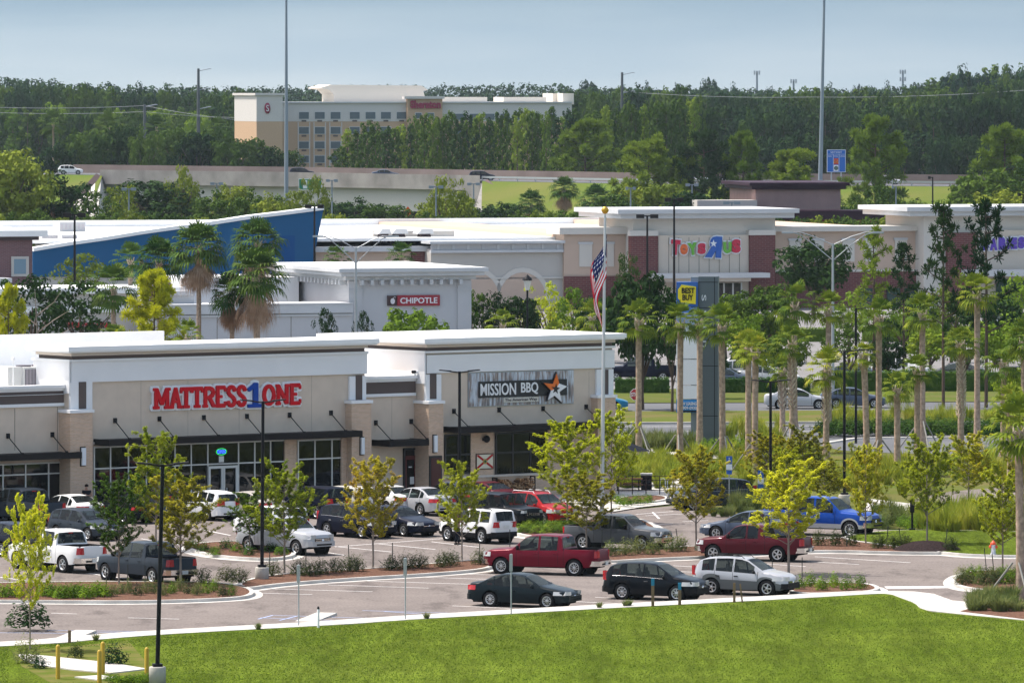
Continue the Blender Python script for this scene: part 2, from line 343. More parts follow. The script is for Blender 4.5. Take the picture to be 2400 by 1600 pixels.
for (x,y) in ((750,1446),(186,1487)):     # flared kerb ramps
    a=G(x-35,y+9); b=G(x+16,y-5); t=(b-a).normalized(); n=Vector((-t.y,t.x,0))*.45
    mm.add([(*(a-n).xy,.0),(*(b-n).xy,.12),(*(b+n).xy,.12),(*(a+n).xy,.0),(*(a-n).xy,-.01),(*(b-n).xy,-.01)],[(0,1,2,3),(0,4,5,1)])
tag(mm.build('kerb_ramp',concrete,fix=True),kind='structure')
# ================= retail building (two shops and the link) =================
class Fac:
    """a facade frame: x along the front, y into the building, z up"""
    def __init__(s,px0,d0,th):
        s.O=Vector(((px0-1200)/F*d0,d0,0)); s.th=th; s.u=Vector((math.cos(th),math.sin(th),0)); s.n=Vector((-math.sin(th),math.cos(th),0))
    def tz(s,px_,py_,y=0):
        O=s.O+s.n*y; k=(px_-1200)/F; t=(k*O.y-O.x)/(s.u.x-k*s.u.y); Y=O.y+s.u.y*t
        return t,HC-(py_-YH)/F*Y
    def t(s,px_,y=0): return s.tz(px_,0,y)[0]
    def z(s,px_,py_,y=0): return s.tz(px_,py_,y)[1]
    def box(s,mm,x0,x1,ytop,ybot,y0,y1,mi=0,ref=None):
        """box spanning photo columns x0..x1, with the photo rows ytop,ybot read at column ref"""
        r=x0 if ref is None else ref
        a=s.t(x0,y0); b=s.t(x1,y0); z1=s.z(r,ytop,y0); z0=0 if ybot is None else s.z(r,ybot,y0)
        mm.b2((a,y0,z0),(b,y1,z1),mi); return a,b,z0,z1
TH=R(37); FB=Fac(167,359.0,TH)
shop=empty('retail_building',FB.O,TH,'low white and tan retail building with brick piers, black canopies and two shopfronts','building')
stucco=mat('tan_stucco',(.63,.525,.425),.9,var=.05,scale=1.5)
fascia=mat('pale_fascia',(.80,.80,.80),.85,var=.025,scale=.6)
roofw=mat('white_roof_membrane',(.84,.84,.83),.8,var=.03,scale=.5)
brownp=mat('brown_panel',(.115,.09,.082),.7)
tanband=mat('tan_band',(.62,.55,.48),.8)
brick=brick_mat('tan_brick',(.64,.43,.29),(.50,.33,.22),(.58,.48,.39))
mull=mat('window_frame_metal',(.62,.62,.60),.5,.3)
blackf=mat('black_frame',(.01,.01,.012),.5)
z=FB.z; t=FB.t
tA0,tA1,tM0,tM1,tE=0,t(861),t(1000),t(1441),t(1441)
# --- walls behind everything: one body for each block
bd=M()
DB=24
zt=z(219,846)          # top of the white wall, mattress block
zl=z(5,914)            # left wing parapet
zk=z(900,890)          # link parapet
zm=z(1037,826)
zc=z(998,812)
WB=.25                  # wall plane sits this far behind the pier fronts
bd.b2((-14,WB+.5,0),(tA0,DB,zl-.35),0)       # left wing
bd.b2((tA0,WB,0),(tA1,3.6,zt),0)           # mattress block
bd.b2((tA0+.02,3.6,0),(tM0,DB,zk-.5),0)
bd.b2((tA1,WB+.75,0),(tM0,3.6,zk-.02),0)   # link
bd.b2((tM0,WB,0),(tM1,9.6,zm),0)            # mission block
bd.b2((tM0+.02,9.6,0),(tM1-.3,DB,zk-.5),0)
bd.build('wall',[stucco],shop)
rf=M()
rf.b2((-14,.6,zl-.35),(tA0,DB-.3,zl-.33),0)
rf.b2((tA0,3.62,zk-.5),(tM0,DB-.3,zk-.47),0)
rf.b2((-14,DB-.3,0),(t(378,DB),DB,z(378,775,DB)),0)     # tall rear parapet
rf.b2((t(378,DB),DB-.29,0),(tM1-.3,DB-.01,zk),0)
rf.build('roof',[roofw],shop)
# fascias
fa=M()
FB.box(fa,167.5,860.5,846,895,.12,WB+.02,ref=219)            # white fascia over panel (mattress)
fa.b2((tA0+.01,.10,z(219,895)),(t(219),WB+.02,z(219,959)),0); fa.b2((t(822),.10,z(860,881)),(tA1-.01,WB+.02,z(860,936)),0)
FB.box(fa,1001,1440.5,826,868,.12,WB+.02,ref=1220)
fa.b2((tM0+.01,.10,z(1037,877)),(t(1037),WB+.02,z(1037,938)),0); fa.b2((t(1401),.10,z(1401,866)),(tM1-.01,WB+.02,z(1401,925)),0)
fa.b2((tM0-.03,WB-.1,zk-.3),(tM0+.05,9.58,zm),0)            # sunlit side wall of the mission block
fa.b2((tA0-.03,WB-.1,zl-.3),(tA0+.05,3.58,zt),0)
fa.build('fascia',[fascia],shop)
# ledge lines
le=M()
le.b2((tA0-.1,.03,zt-.02),(tA1+.1,3.7,zt+.10),0); le.b2((tM0-.1,.03,zm-.02),(tM1+.1,9.7,zm+.10),0)
le.build('ledge',[fascia],shop)
def cornice(x0,x1,y1,zb,nm):
    c=M()
    c.b2((x0+.12,.10,zb+.1),(x1-.12,y1-.1,zb+.29),1)              # brown recess
    c.b2((x0-.02,-.02,zb+.29),(x1+.02,y1,zb+.47),2)            # tan soffit step
    c.b2((x0-.40,-.40,zb+.47),(x1+.40,y1+.3,zb+.55),0)
    c.b2((x0-.47,-.47,zb+.55),(x1+.47,y1+.35,zb+.80),0)
    c.build('cornice',[roofw,brownp,tanband],shop)
cornice(tA0,tA1,3.4,zt,'a'); cornice(tM0,tM1,9.4,zm,'b')
# low parapet caps: left wing and link
for a,b,zz,yy in((-14,tA0-.02,zl,WB+.5),(tA1+.06,tM0-.06,zk,WB+.75)):
    cp=M(); cp.b2((a,yy-.25,zz-.02),(b,yy+.3,zz+.16),0); cp.b2((a,yy-.12,zz-.16),(b,yy-.005,zz-.02),0)
    cp.b2((a,yy-.06,zz-.80),(b,yy-.004,zz-.16),1); cp.b2((a,yy-.12,zz-.96),(b,yy-.004,zz-.80),0); cp.build('parapet_cap',[fascia,brownp],shop)

# brown inserts
for a,b,r0,r1 in((187,204,895,958),(836,851,879,939),(1010,1025,876,935),(1418,1428,866,924)):
    bi=M(); bi.b2((t(a),.07,z(a,r1)),(t(b),.101,z(a,r0)),0); bi.build('brown_insert',[brownp],shop)
# brick piers with caps
for a,b,cy,yy in((165,217,960,1.0),(824,870,938,1.1),(998,1039,939,1.1),(1401,1443,925,.9)):
    q=M(); zz=z(a,cy); x0=t(a,-.35); x1=t(b,-.35)
    if a==998: x0=t(979,.3)-.0; x0=tM0-.12
    q.b2((x0,-.35,0),(x1,yy,zz-.16),0); q.b2((x0-.07,-.43,zz-.16),(x1+.07,yy+.05,zz),1)
    o=q.build('brick_pier',[brick,fascia],shop)
for a,b,r0,r1 in((190,199,1049,1090),(845,852,1025,1064),(1016,1023,1020,1059)):
    q=M(); q.b2((t(a,-.4),-.52,z(a,r1,-.4)),(t(b,-.4),-.352,z(a,r0,-.4)),0); q.b2((t(a,-.4)-.04,-.40,z(a,r1,-.4)-.05),(t(b,-.4)+.04,-.351,z(a,r0,-.4)+.05),1)
    q.build('wall_light',[mat('sconce_glass',(.75,.78,.82),.3),black_m],shop)
# canopies and their tie rods
def canopy(a,b,row,ref,wall_y,dep=1.5):
    x0=t(a,wall_y); x1=t(b,wall_y-dep) if b>300 else t(b,wall_y-dep); zz=z(ref,row,wall_y-dep)
    q=M(); q.b2((x0,wall_y-dep,zz-.33),(x1,wall_y-dep+.08,zz),0); q.b2((x0,wall_y-dep+.08,zz-.1),(x1,wall_y-.01,zz-.03),0)
    q.b2((x0,wall_y-dep+.08,zz-.33),(x0+.08,wall_y-.01,zz),0); q.b2((x1-.08,wall_y-dep+.08,zz-.33),(x1,wall_y-.01,zz),0)
    return q.build('canopy',[bronze],shop),zz
def rod(px_,row,zz,wall_y,dep=1.4):
    a=t(px_,wall_y); h=z(px_,row,wall_y)
    q=M(); q.box((a,wall_y-.04,h),(.2,.08,.26)); q.tube([(a,wall_y-.06,h-.05),(a,wall_y-dep,zz)],.028,6); q.box((a,wall_y-dep,zz+.03),(.14,.1,.08)); q.build('tie_rod',[black_m],shop)
_,zz=canopy(219,850,1032,219,WB)
for p,r in((269,985),(373,981),(477,978),(578,975),(678,972),(775,967)): rod(p,r,zz,WB)
_,zz=canopy(-90,192,1062,100,WB+.5)
for p,r in((122,1018),(18,1021),(-40,1024)): rod(p,r,zz,WB+.5)
_,zz=canopy(871,1006,1034,880,WB+.75,1.7)
for p,r in((880,990),(963,987)): rod(p,r,zz,WB+.75,1.5)
_,zz=canopy(1039,1425,1002,1060,WB)
for p,r in((1063,963),(1169,960),(1272,957),(1373,953)): rod(p,r,zz,WB)
# storefront windows
def window(a,b,r0,r1,wy,cols,rows,frame,fw=.07,ref=None,nm='window'):
    r=ref if ref else a
    x0,x1=t(a,wy),t(b,wy); z1=z(r,r0,wy); z0=z(r,r1,wy) if r1 else .05
    q=M(); y0=wy-.10
    xs=[x0]+[t(c,wy) for c in cols]+[x1]; zs=[z0]+[z(r,c,wy) for c in rows]+[z1]
    for i,x in enumerate(xs):
        q.b2((x-fw/2,y0,z0-fw/2),(x+fw/2,wy-.012,z1+fw/2),0)
    for zz in zs:
        for i in range(len(xs)-1): q.b2((xs[i]+fw/2,y0+.006,zz-fw/2),(xs[i+1]-fw/2,wy-.012,zz+fw/2),0)
    f=q.build(nm,[frame],shop)
    g=M(); g.b2((x0,wy-.055,z0),(x1,wy-.02,z1),0); g.build('glass',[glass_m],f)
    return f,x0,x1,z0,z1
# white soffit strip under each canopy
ws=M(); ws.b2((t(219),WB-.12,z(219,1041)),(t(816),WB-.005,z(219,1036)),0); ws.build('window_head',[tanband],shop)
window(219,670,1048,None,WB,[257,299,341,374,408,446,485,557,595,632],[1098],mull,ref=219)
window(697,801,1032,None,WB,[736,776],[1076],mull,ref=697)
window(-90,161,1084,None,WB+.5,[-40,5,58,112],[1109],mull,ref=112)
q=M(); q.b2((t(670),WB-.16,0),(t(697),WB-.004,z(670,1030)),0); q.build('brick_wall',[brick],shop); q=M(); q.b2((t(801)+.05,WB-.15,0),(t(824),WB-.004,z(801,1027)),0); q.build('brick_wall',[brick],shop); q=M(); q.b2((t(1105)+.05,WB-.141,z(1161,1117)+.01),(t(1161)-.05,WB-.004,z(1105,1012)),0)
q.b2((t(1039),WB-.15,0),(t(1401),WB-.142,z(1161,1117)),0);  q.b2((t(1285)+.05,WB-.139,z(1161,1117)),(t(1401),WB-.004,z(1285,1004)),0)
q.build('brick_wall',[brick],shop); q=M(); q.b2((t(161),WB+.34,0),(t(167),WB+.49,z(161,1080)),0)
q.build('brick_wall',[brick],shop)
q=M(); q.b2((t(1039),WB-.24,z(1161,1117)),(t(1401),WB-.1,z(1161,1112)),0); q.build('stone_sill',[tanband],shop)
window(1042,1105,1020,1110,WB-.02,[1072],[1066],blackf,.09,ref=1042)
window(1161,1285,1015,1112,WB-.02,[1200,1241],[1061],blackf,.09,ref=1161)
# doors
d=M(); x0,x1=t(487,WB-.1),t(555,WB-.1); zt2=z(487,1092,WB-.1); xm=(x0+x1)/2
for a,b in((x0,xm),(xm,x1)):
    for v in(a+.05,b-.05): d.b2((v-.07,WB-.2,.05),(v+.07,WB-.115,zt2),0)
    d.b2((a+.12,WB-.2,zt2-.14),(b-.12,WB-.115,zt2),0); d.b2((a+.12,WB-.2,.05),(b-.12,WB-.115,.3),0)
dr=d.build('door',[mull],shop); 
for xh in(xm-.2,xm+.2): h=M(); h.b2((xh-.02,WB-.26,.9),(xh+.02,WB-.2,1.25),0); h.build('handle',[metal_g],dr)
# neon OPEN sign in the glass with the small notice under it
cx,cz=t(519,WB-.13),z(519,1058,WB-.13)
q=M(); ring=[(cx+.33*math.cos(a),WB-.13,cz+.17*math.sin(a)) for a in [i*math.pi/10 for i in range(21)]]
q.tube(ring,.018,5,0,False); ns_=q.build('open_sign',[mat('green_neon',(.02,.2,.03),.5,emit=(.05,.9,.15),es=.6)],shop)
text('lettering','OPEN',mat('blue_neon',(.02,.05,.5),.5,emit=(.03,.1,1),es=1.4),ns_,(cx,WB-.13,cz),.5,.2,.02,.02)
q=M(); q.b2((cx-.16,WB-.13,cz-.56),(cx+.16,WB-.112,cz-.24),0); q.build('door_notice',[white_m],shop)
# link door
yl=WB+.75
d=M(); x0,x1=t(944,yl),t(976,yl); zz=z(944,1050,yl); zr=z(944,1070,yl)
for a,b,c,e in((x0,x0+.1,0,zz),(x1-.1,x1,0,zz),(x0+.1,x1-.1,zz-.1,zz)): d.b2((a,yl-.12,c),(b,yl-.004,e),1)
d.b2((x0+.1,yl-.1,zr-.05),(x1-.1,yl-.004,zr+.05),0)
for a,b,c,e in((x0+.1,x0+.2,0,zr-.05),(x1-.2,x1-.1,0,zr-.05),(x0+.2,x1-.2,0,.2),(x0+.2,x1-.2,zr-.17,zr-.05)): d.b2((a,yl-.1,c),(b,yl-.004,e),0)
dr=d.build('door',[mat('dark_red_door',(.12,.018,.015),.5),blackf],shop)
g=M(); g.b2((x0+.1,yl-.05,.2),(x1-.1,yl-.02,zz-.1),0); g.build('glass',[glass_m],dr)
g=M(); g.b2((x0+.45,yl-.06,.95),(x0+.75,yl-.051,1.35),0); g.build('door_notice',[white_m],dr); g=M(); g.b2((x0+.35,yl-.06,1.85),(x1-.35,yl-.051,1.92),0); g.build('door_notice',[white_m],dr)
d=M(); d.b2((t(1005,-.35),-.44,0),(t(1034,-.35),-.352,z(1005,1068,-.35)),1); d.b2((t(1008,-.35),-.47,0),(t(1031,-.35),-.441,z(1005,1073,-.35)),0)
d.build('door',[mat('brown_door',(.085,.035,.03),.6),blackf],shop)
# panel joints
for p in (34,134): q=M(); q.b2((t(p,WB+.5),WB+.49,z(p,1055,WB+.5)),(t(p,WB+.5)+.03,WB+.499,zl-1),0); q.build('panel_joint',[mat('joint',(.2,.18,.15),.9)],shop)
for p,r0,r1,yy in((330,890,1025,WB),(440,885,1025,WB),(560,880,1020,WB),(730,875,1015,WB),(918,920,1025,WB+.75),(1380,870,995,WB)): q=M(); q.b2((t(p,yy),yy-.008,z(p,r1,yy)),(t(p,yy)+.02,yy-.001,z(p,r0,yy))); q.build('panel_joint',[mat('joint_soft',(.42,.36,.30),.9)],shop)
# round black wall fitting and the red cross plaque
q=M(); cx,cz=t(1137,WB-.15),z(1137,1028,WB-.15); q.lathe([(0,-.32),(.14,-.3),(.2,-.2),(.2,-.12),(.12,0)],12,(cx,WB-.14,cz),'y'); q.box((cx,WB-.24,cz-.02),(.42,.16,.16)); q.build('flood_light',[black_m],shop)
x0,x1=t(1115,WB-.15),t(1156,WB-.15); z1,z0=z(1115,1063,WB-.15),z(1115,1100,WB-.15); cx=(x0+x1)/2; cz=(z0+z1)/2; W_=x1-x0; H_=z1-z0
fl=M(); fl.b2((x0,WB-.19,z0),(x1,WB-.142,z1),0); fl.b2((x0+.05,WB-.195,z0+.05),(x1-.05,WB-.189,z1-.05),1)
cr_=mat('plaque_red',(.45,.02,.02),.6)
for sg,yy in((1,-.205),(-1,-.202)):
    w2,h2=W_/2-.06,H_/2-.06; a=.07
    pl=[(-w2,-h2*sg),(-w2+a*1.4,-h2*sg),(w2,h2*sg-a*sg*1.2),(w2,h2*sg),(w2-a*1.4,h2*sg),(-w2,-h2*sg+a*sg*1.2)]
    fl.prism([(cx+p,cz+r) for p,r in pl],WB+yy,WB-.196,2)
fl.lathe([(0,-.225),(.13,-.22),(.15,-.2)],14,(cx,WB,cz),'y',3); fl.lathe([(0,-.235),(.07,-.23),(.08,-.2)],10,(cx,WB,cz),'y',4)
pq=fl.build('wall_plaque',[mat('wood_frame',(.09,.035,.02),.6),mat('cream_board',(.70,.66,.52),.7),cr_,mat('seal_gold',(.45,.33,.1),.6),mat('seal_green',(.06,.12,.05),.6)],shop)
# firewood rack
x0,x1=t(1152,-.1),t(1241,-.1); z1=z(1152,1118,-.1)
wp=empty('firewood_rack',FB.O+FB.u*x0+FB.n*(-.62),TH,'black steel rack packed with split firewood under the restaurant window','firewood rack')
q=M(); w_=x1-x0
for a in(0,w_): q.b2((a-.03,0,0),(a+.03,.05,z1),0); q.b2((a-.03,.4,0),(a+.03,.45,z1),0); q.b2((a-.029,.05,z1-.05),(a+.029,.4,z1),0)
q.b2((.03,0,.08),(w_-.03,.05,.13),0); q.b2((.03,.4,.08),(w_-.03,.45,.13),0); q.build('rack',[black_m],wp)
q=M(); rnd=random.Random(3); rows=int((z1-.2)/.11)
for i in range(rows):
    for j in range(int(w_/.115)):
        xx=.08+j*.115+rnd.uniform(-.03,.03)+(i%2)*.05; zz_=.19+i*.108+rnd.uniform(-.02,.02)
        dip=.35*math.exp(-((xx/w_-.47)/.14)**2)+.18*max(0,xx/w_-.6)
        if xx>w_-.06 or zz_>z1-.02-dip: continue
        r=rnd.uniform(.045,.07); n_=rnd.choice((3,4,5)); ph=rnd.uniform(0,6)
        ring=[(xx+r*math.cos(ph+k*6.283/n_),zz_+r*math.sin(ph+k*6.283/n_)) for k in range(n_)]
        q.prism(ring,rnd.uniform(-.05,.02),.42,rnd.choice((0,0,1,2)))
q.build('firewood',[mat('log_end',(.30,.16,.08),.9),mat('log_bark',(.12,.06,.035),.9),mat('log_pale',(.42,.26,.14),.9)],wp)
# roof plant
FBo=FB
rt=empty('rooftop_unit',FB.O+FB.u*t(52,3.5)+FB.n*3.5+Vector((0,0,zl-.33)),TH,'pale grey rooftop air conditioner with two louvred grilles on the white roof','air conditioner')
q=M(); q.b2((-.9,0,.12),(0,1.6,1.35),0); q.b2((0,-.12,.1),(2.2,1.7,1.32),0); q.b2((2.2,.2,.3),(2.9,1.4,1.1),0); q.b2((-.6,.2,-.01),(2.6,1.3,.12),0); bdy=q.build('cabinet',[mat('unit_metal',(.6,.6,.58),.5)],rt)
for a in(.1,1.15):
    q=M(); q.b2((a,-.135,.2),(a+.85,-.121,1.22),1)
    for k in range(9): q.b2((a+.04+k*.09,-.16,.2),(a+.07+k*.09,-.136,1.22),0)
    q.build('louvre',[mat('louvre_metal',(.45,.42,.45),.5),mat('louvre_gap',(.12,.11,.13),.8)],rt)
for a in(.6,1.6):
    q=M(); q.lathe([(.42,0),(.42,.08),(0,.09)],16,(a,.8,1.32)); q.build('fan_guard',[MATS['louvre_gap']],rt)
q=M(); tv=FB.O+FB.u*t(31,3)+FB.n*3; q.tube([(0,0,-.3),(0,0,1.7)],.03,6); q.lathe([(.06,1.6),(.09,1.68),(.06,1.76),(0,1.78)],8); o=q.build('vent_pipe',[white_m]); o.location=tv+Vector((0,0,zl-.2)); tag(o,'thin white vent pipe rising from the roof left of the air conditioner','vent pipe')
q=M(); q.box((0,0,.09),(.7,.14,.14)); q.box((-.3,0,-.05),(.08,.08,.3)); q.lathe([(.09,-.1),(.09,.1)],10,(-.38,0,.12),'x',1); o=q.build('security_camera',[white_m,black_m]); o.location=FB.O+FB.u*(t(983,.8))+FB.n*.8+Vector((0,0,zk+.22)); o.rotation_euler=(0,0,TH); tag(o,'small white camera box on the low parapet between the two shops','security camera')
# ================= signs on the retail building =================
def P2(f,px_,py_,y=0): a,b=f.tz(px_,py_,y); return a,b
# slab lettering for MATTRESS 1 ONE
def slab(name,ch,x,zb,w,h,y,depth,th,mats,parent,grow=0,mi=0):
    """thick slab-serif letter out of overlapping strokes, each a hair proud of the last"""
    q=M(); cnt=[0]
    def seg(a,b,tk=th):
        a=Vector((x+a[0]*w,0,zb+a[1]*h)); b=Vector((x+b[0]*w,0,zb+b[1]*h)); dd=(b-a); ln=dd.length; dd=dd.normalized(); nn=Vector((-dd.z,0,dd.x))*(tk/2+grow); e=dd*grow
        p=[a-e-nn,b+e-nn,b+e+nn,a-e+nn]; cnt[0]+=1; o=.0035*cnt[0]
        # rounded ends
        pts=[]
        for c,sg in((b+e,1),(a-e,-1)):
            for k in range(7):
                g=-math.pi/2+math.pi*k/6
                pts.append((c+ dd*sg*math.cos(g)*(tk*.18+grow*.5) + nn*sg*math.sin(g)))
        q.prism([(v.x,v.z) for v in pts],y-depth-o,y,mi)
    def sf(cx,zz,wd=.34): seg((cx-wd/2,zz),(cx+wd/2,zz),th*.8)
    lo,hi=.07,.93
    if ch=='M': seg((.17,lo),(.17,hi)); seg((.83,lo),(.83,hi)); seg((.2,hi),(.5,.22)); seg((.8,hi),(.5,.22)); sf(.17,lo);sf(.83,lo);sf(.13,hi,.25);sf(.87,hi,.25)
    if ch=='A': seg((.17,lo),(.5,hi)); seg((.83,lo),(.5,hi)); seg((.3,.33),(.7,.33),th*.7); sf(.15,lo);sf(.85,lo); sf(.5,hi,.2)
    if ch=='T': seg((.5,lo),(.5,hi)); seg((.05,hi-.02),(.95,hi-.02)); seg((.07,hi),(.07,.72),th*.6); seg((.93,hi),(.93,.72),th*.6); sf(.5,lo,.5)
    if ch=='R':
        seg((.22,lo),(.22,hi)); seg((.2,hi-.02),(.62,hi-.02)); seg((.62,hi-.02),(.82,.78)); seg((.82,.78),(.78,.6)); seg((.78,.6),(.55,.48)); seg((.55,.48),(.25,.48),th*.8); seg((.5,.48),(.82,lo)); sf(.2,lo);sf(.88,lo,.25)
    if ch=='E': seg((.22,lo),(.22,hi)); seg((.1,hi),(.86,hi)); seg((.1,lo),(.86,lo)); seg((.25,.5),(.6,.5),th*.8); seg((.88,hi),(.88,.74),th*.55); seg((.88,lo),(.88,.26),th*.55)
    if ch=='S':
        pts=[(.84,.74),(.74,.9),(.5,.95),(.26,.88),(.2,.72),(.32,.58),(.66,.44),(.82,.28),(.74,.12),(.5,.05),(.26,.1),(.16,.26)]
        for a,b in zip(pts,pts[1:]): seg(a,b)
    if ch=='O':
        pts=[(.5+.33*math.cos(k*math.pi/6),.5+.43*math.sin(k*math.pi/6)) for k in range(13)]
        for a,b in zip(pts,pts[1:]): seg(a,b)
    if ch=='N': seg((.2,lo),(.2,hi)); seg((.8,lo),(.8,hi)); seg((.2,hi),(.8,lo)); sf(.2,lo,.3);sf(.14,hi,.2);sf(.84,hi,.28)
    if ch=='1': seg((.58,.06),(.58,.94),th*1.5); seg((.1,.05),(.98,.05),th*.9); seg((.58,.9),(.12,.68),th*1.0)
    return q.build(name,mats,parent)
red=mat('sign_red',(.56,.004,.012),.5,spec=.15); blue=mat('sign_blue',(.006,.055,.32),.5,spec=.15); sw=mat('sign_white',(.78,.8,.82),.5)
sgn=empty('shop_sign',FB.O,TH,'red and blue slab letters outlined in white reading MATTRESS 1 ONE on the tan wall','shop sign')
xs=[355,393,418,444,470,500,525,549,573,608,641,673]; we=[394,421,446,471,501,526,550,574,610,643,674,702]
lets='MATTRESS1ONE'
for i,ch in enumerate(lets):
    a,b=t(xs[i],WB),t(we[i],WB); 
    zb0=z(355,958.5,WB); zh=z(355,909,WB)-zb0
    if ch=='1': zb0-=.06; zh*=1.2
    th_=.27
    slab('letter_outline',ch,a,zb0,b-a,zh,WB-.01,.10,th_,[sw],sgn,grow=.075)
    slab('letter',ch,a,zb0,b-a,zh,WB-.01,.22,th_*.86,[red,blue],sgn,grow=-.01,mi=1 if ch=='1' else 0)
q=M(); q.b2((t(440),WB-.06,z(440,948)),(t(640),WB-.005,z(440,915)),0); q.build('backing',[sw],sgn)
# mission sign
ms=empty('shop_sign',FB.O,TH,'weathered plank signboard reading MISSION BBQ The American Way with an orange and white star','shop sign')
def plank_mat():
    m=bpy.data.materials.new('weathered_planks'); m.use_nodes=True; n=m.node_tree.nodes; l=m.node_tree.links.new; b=n['Principled BSDF']; b.inputs['Roughness'].default_value=.8
    tcn=n.new('ShaderNodeTexCoord'); mp_=n.new('ShaderNodeMapping'); mp_.inputs['Scale'].default_value=(3.2,1,.55); x=n.new('ShaderNodeTexNoise'); x.inputs['Scale'].default_value=2.2; x.inputs['Detail'].default_value=6
    l(tcn.outputs['Object'],mp_.inputs[0]); l(mp_.outputs[0],x.inputs[0]); r=n.new('ShaderNodeValToRGB'); l(x.outputs[0],r.inputs[0]); e=r.color_ramp.elements
    e[0].position=.32; e[0].color=(.14,.15,.16,1); e[1].position=.66; e[1].color=(.62,.66,.70,1); k=e.new(.46); k.color=(.33,.27,.24,1); k=e.new(.54); k.color=(.45,.48,.52,1)
    l(r.outputs[0],b.inputs['Base Color']); return m
x0,x1=t(1097,WB),t(1342,WB); z1,z0=z(1097,875,WB),z(1097,952,WB)
q=M(); n_=26
for i in range(n_):
    a=x0+(x1-x0)*i/n_; q.b2((a+.008,WB-.10-.006*(i%3),z0),(a+(x1-x0)/n_-.008,WB-.005,z1),0)
q.b2((x0-.03,WB-.06,z0-.04),(x1+.03,WB-.004,z1+.04),1); q.build('plank_board',[plank_mat(),MATS['galvanised_steel']],ms)
a0,a1=t(1118,WB),t(1324,WB); zb1,zb0=z(1118,894,WB),z(1118,932,WB)
q=M(); q.b2((a0,WB-.2,zb0),(a1,WB-.12,zb1),0); q.build('black_panel',[blackf],ms)
wl_=mat('sign_letter_white',(.8,.8,.8),.5)
zc_=(zb0+zb1)/2
text('lettering','MISSION',wl_,ms,((t(1127)+t(1210))/2,WB-.22,zc_),t(1210)-t(1127),.66,.04,.012)
text('lettering','BBQ',wl_,ms,((t(1222)+t(1262))/2,WB-.22,zc_),t(1262)-t(1222),.66,.04,.015)
q=M(); q.b2((t(1182),WB-.19,z(1182,943.5)),(t(1264),WB-.121,z(1182,932)),0); q.build('tag_panel',[mat('tag_cream',(.6,.57,.5),.6)],ms)
text('lettering','The American Way',mat('tag_text',(.06,.05,.05),.6),ms,((t(1185)+t(1260))/2,WB-.2,z(1182,938)),t(1260)-t(1185),.20,.02,.006)
# two-colour star with the small black star inside
def star_pts(): return [P2(FB,700+a/2.94,760+b/2.94,WB) for a,b in((1750,338),(1765,405),(1820,425),(1768,462),(1782,532),(1735,488),(1690,518),(1712,452),(1662,402),(1725,408))]
sp=star_pts(); cx=sum(p[0] for p in sp)/10; cz=sum(p[1] for p in sp)/10; cen=(cx,cz)
def fan(idx,y0,y1,m,sc=1.0,c_=cen):
    q=M(); pl=[c_]+[(c_[0]+(sp[i][0]-c_[0])*sc,c_[1]+(sp[i][1]-c_[1])*sc) for i in idx]; q.prism(pl,y0,y1,0); return q.build('star',[m],ms,fix=True)
fan([1,2,3,4,5,6,7],WB-.34,WB-.2,blackf,1.14); fan([7,8,9,0,1],WB-.34,WB-.2,blackf,1.14)
fan([1,2,3,4,5,6,7],WB-.40,WB-.342,wl_,1.0); fan([7,8,9,0,1],WB-.40,WB-.342,mat('sign_orange',(.78,.16,.01),.5),1.0)
q=M(); q.prism([(cx+(sp[i][0]-cx)*.36,cz+(sp[i][1]-cz)*.36) for i in range(10)],WB-.42,WB-.401,0); q.build('inner_star',[blackf],ms,fix=True)
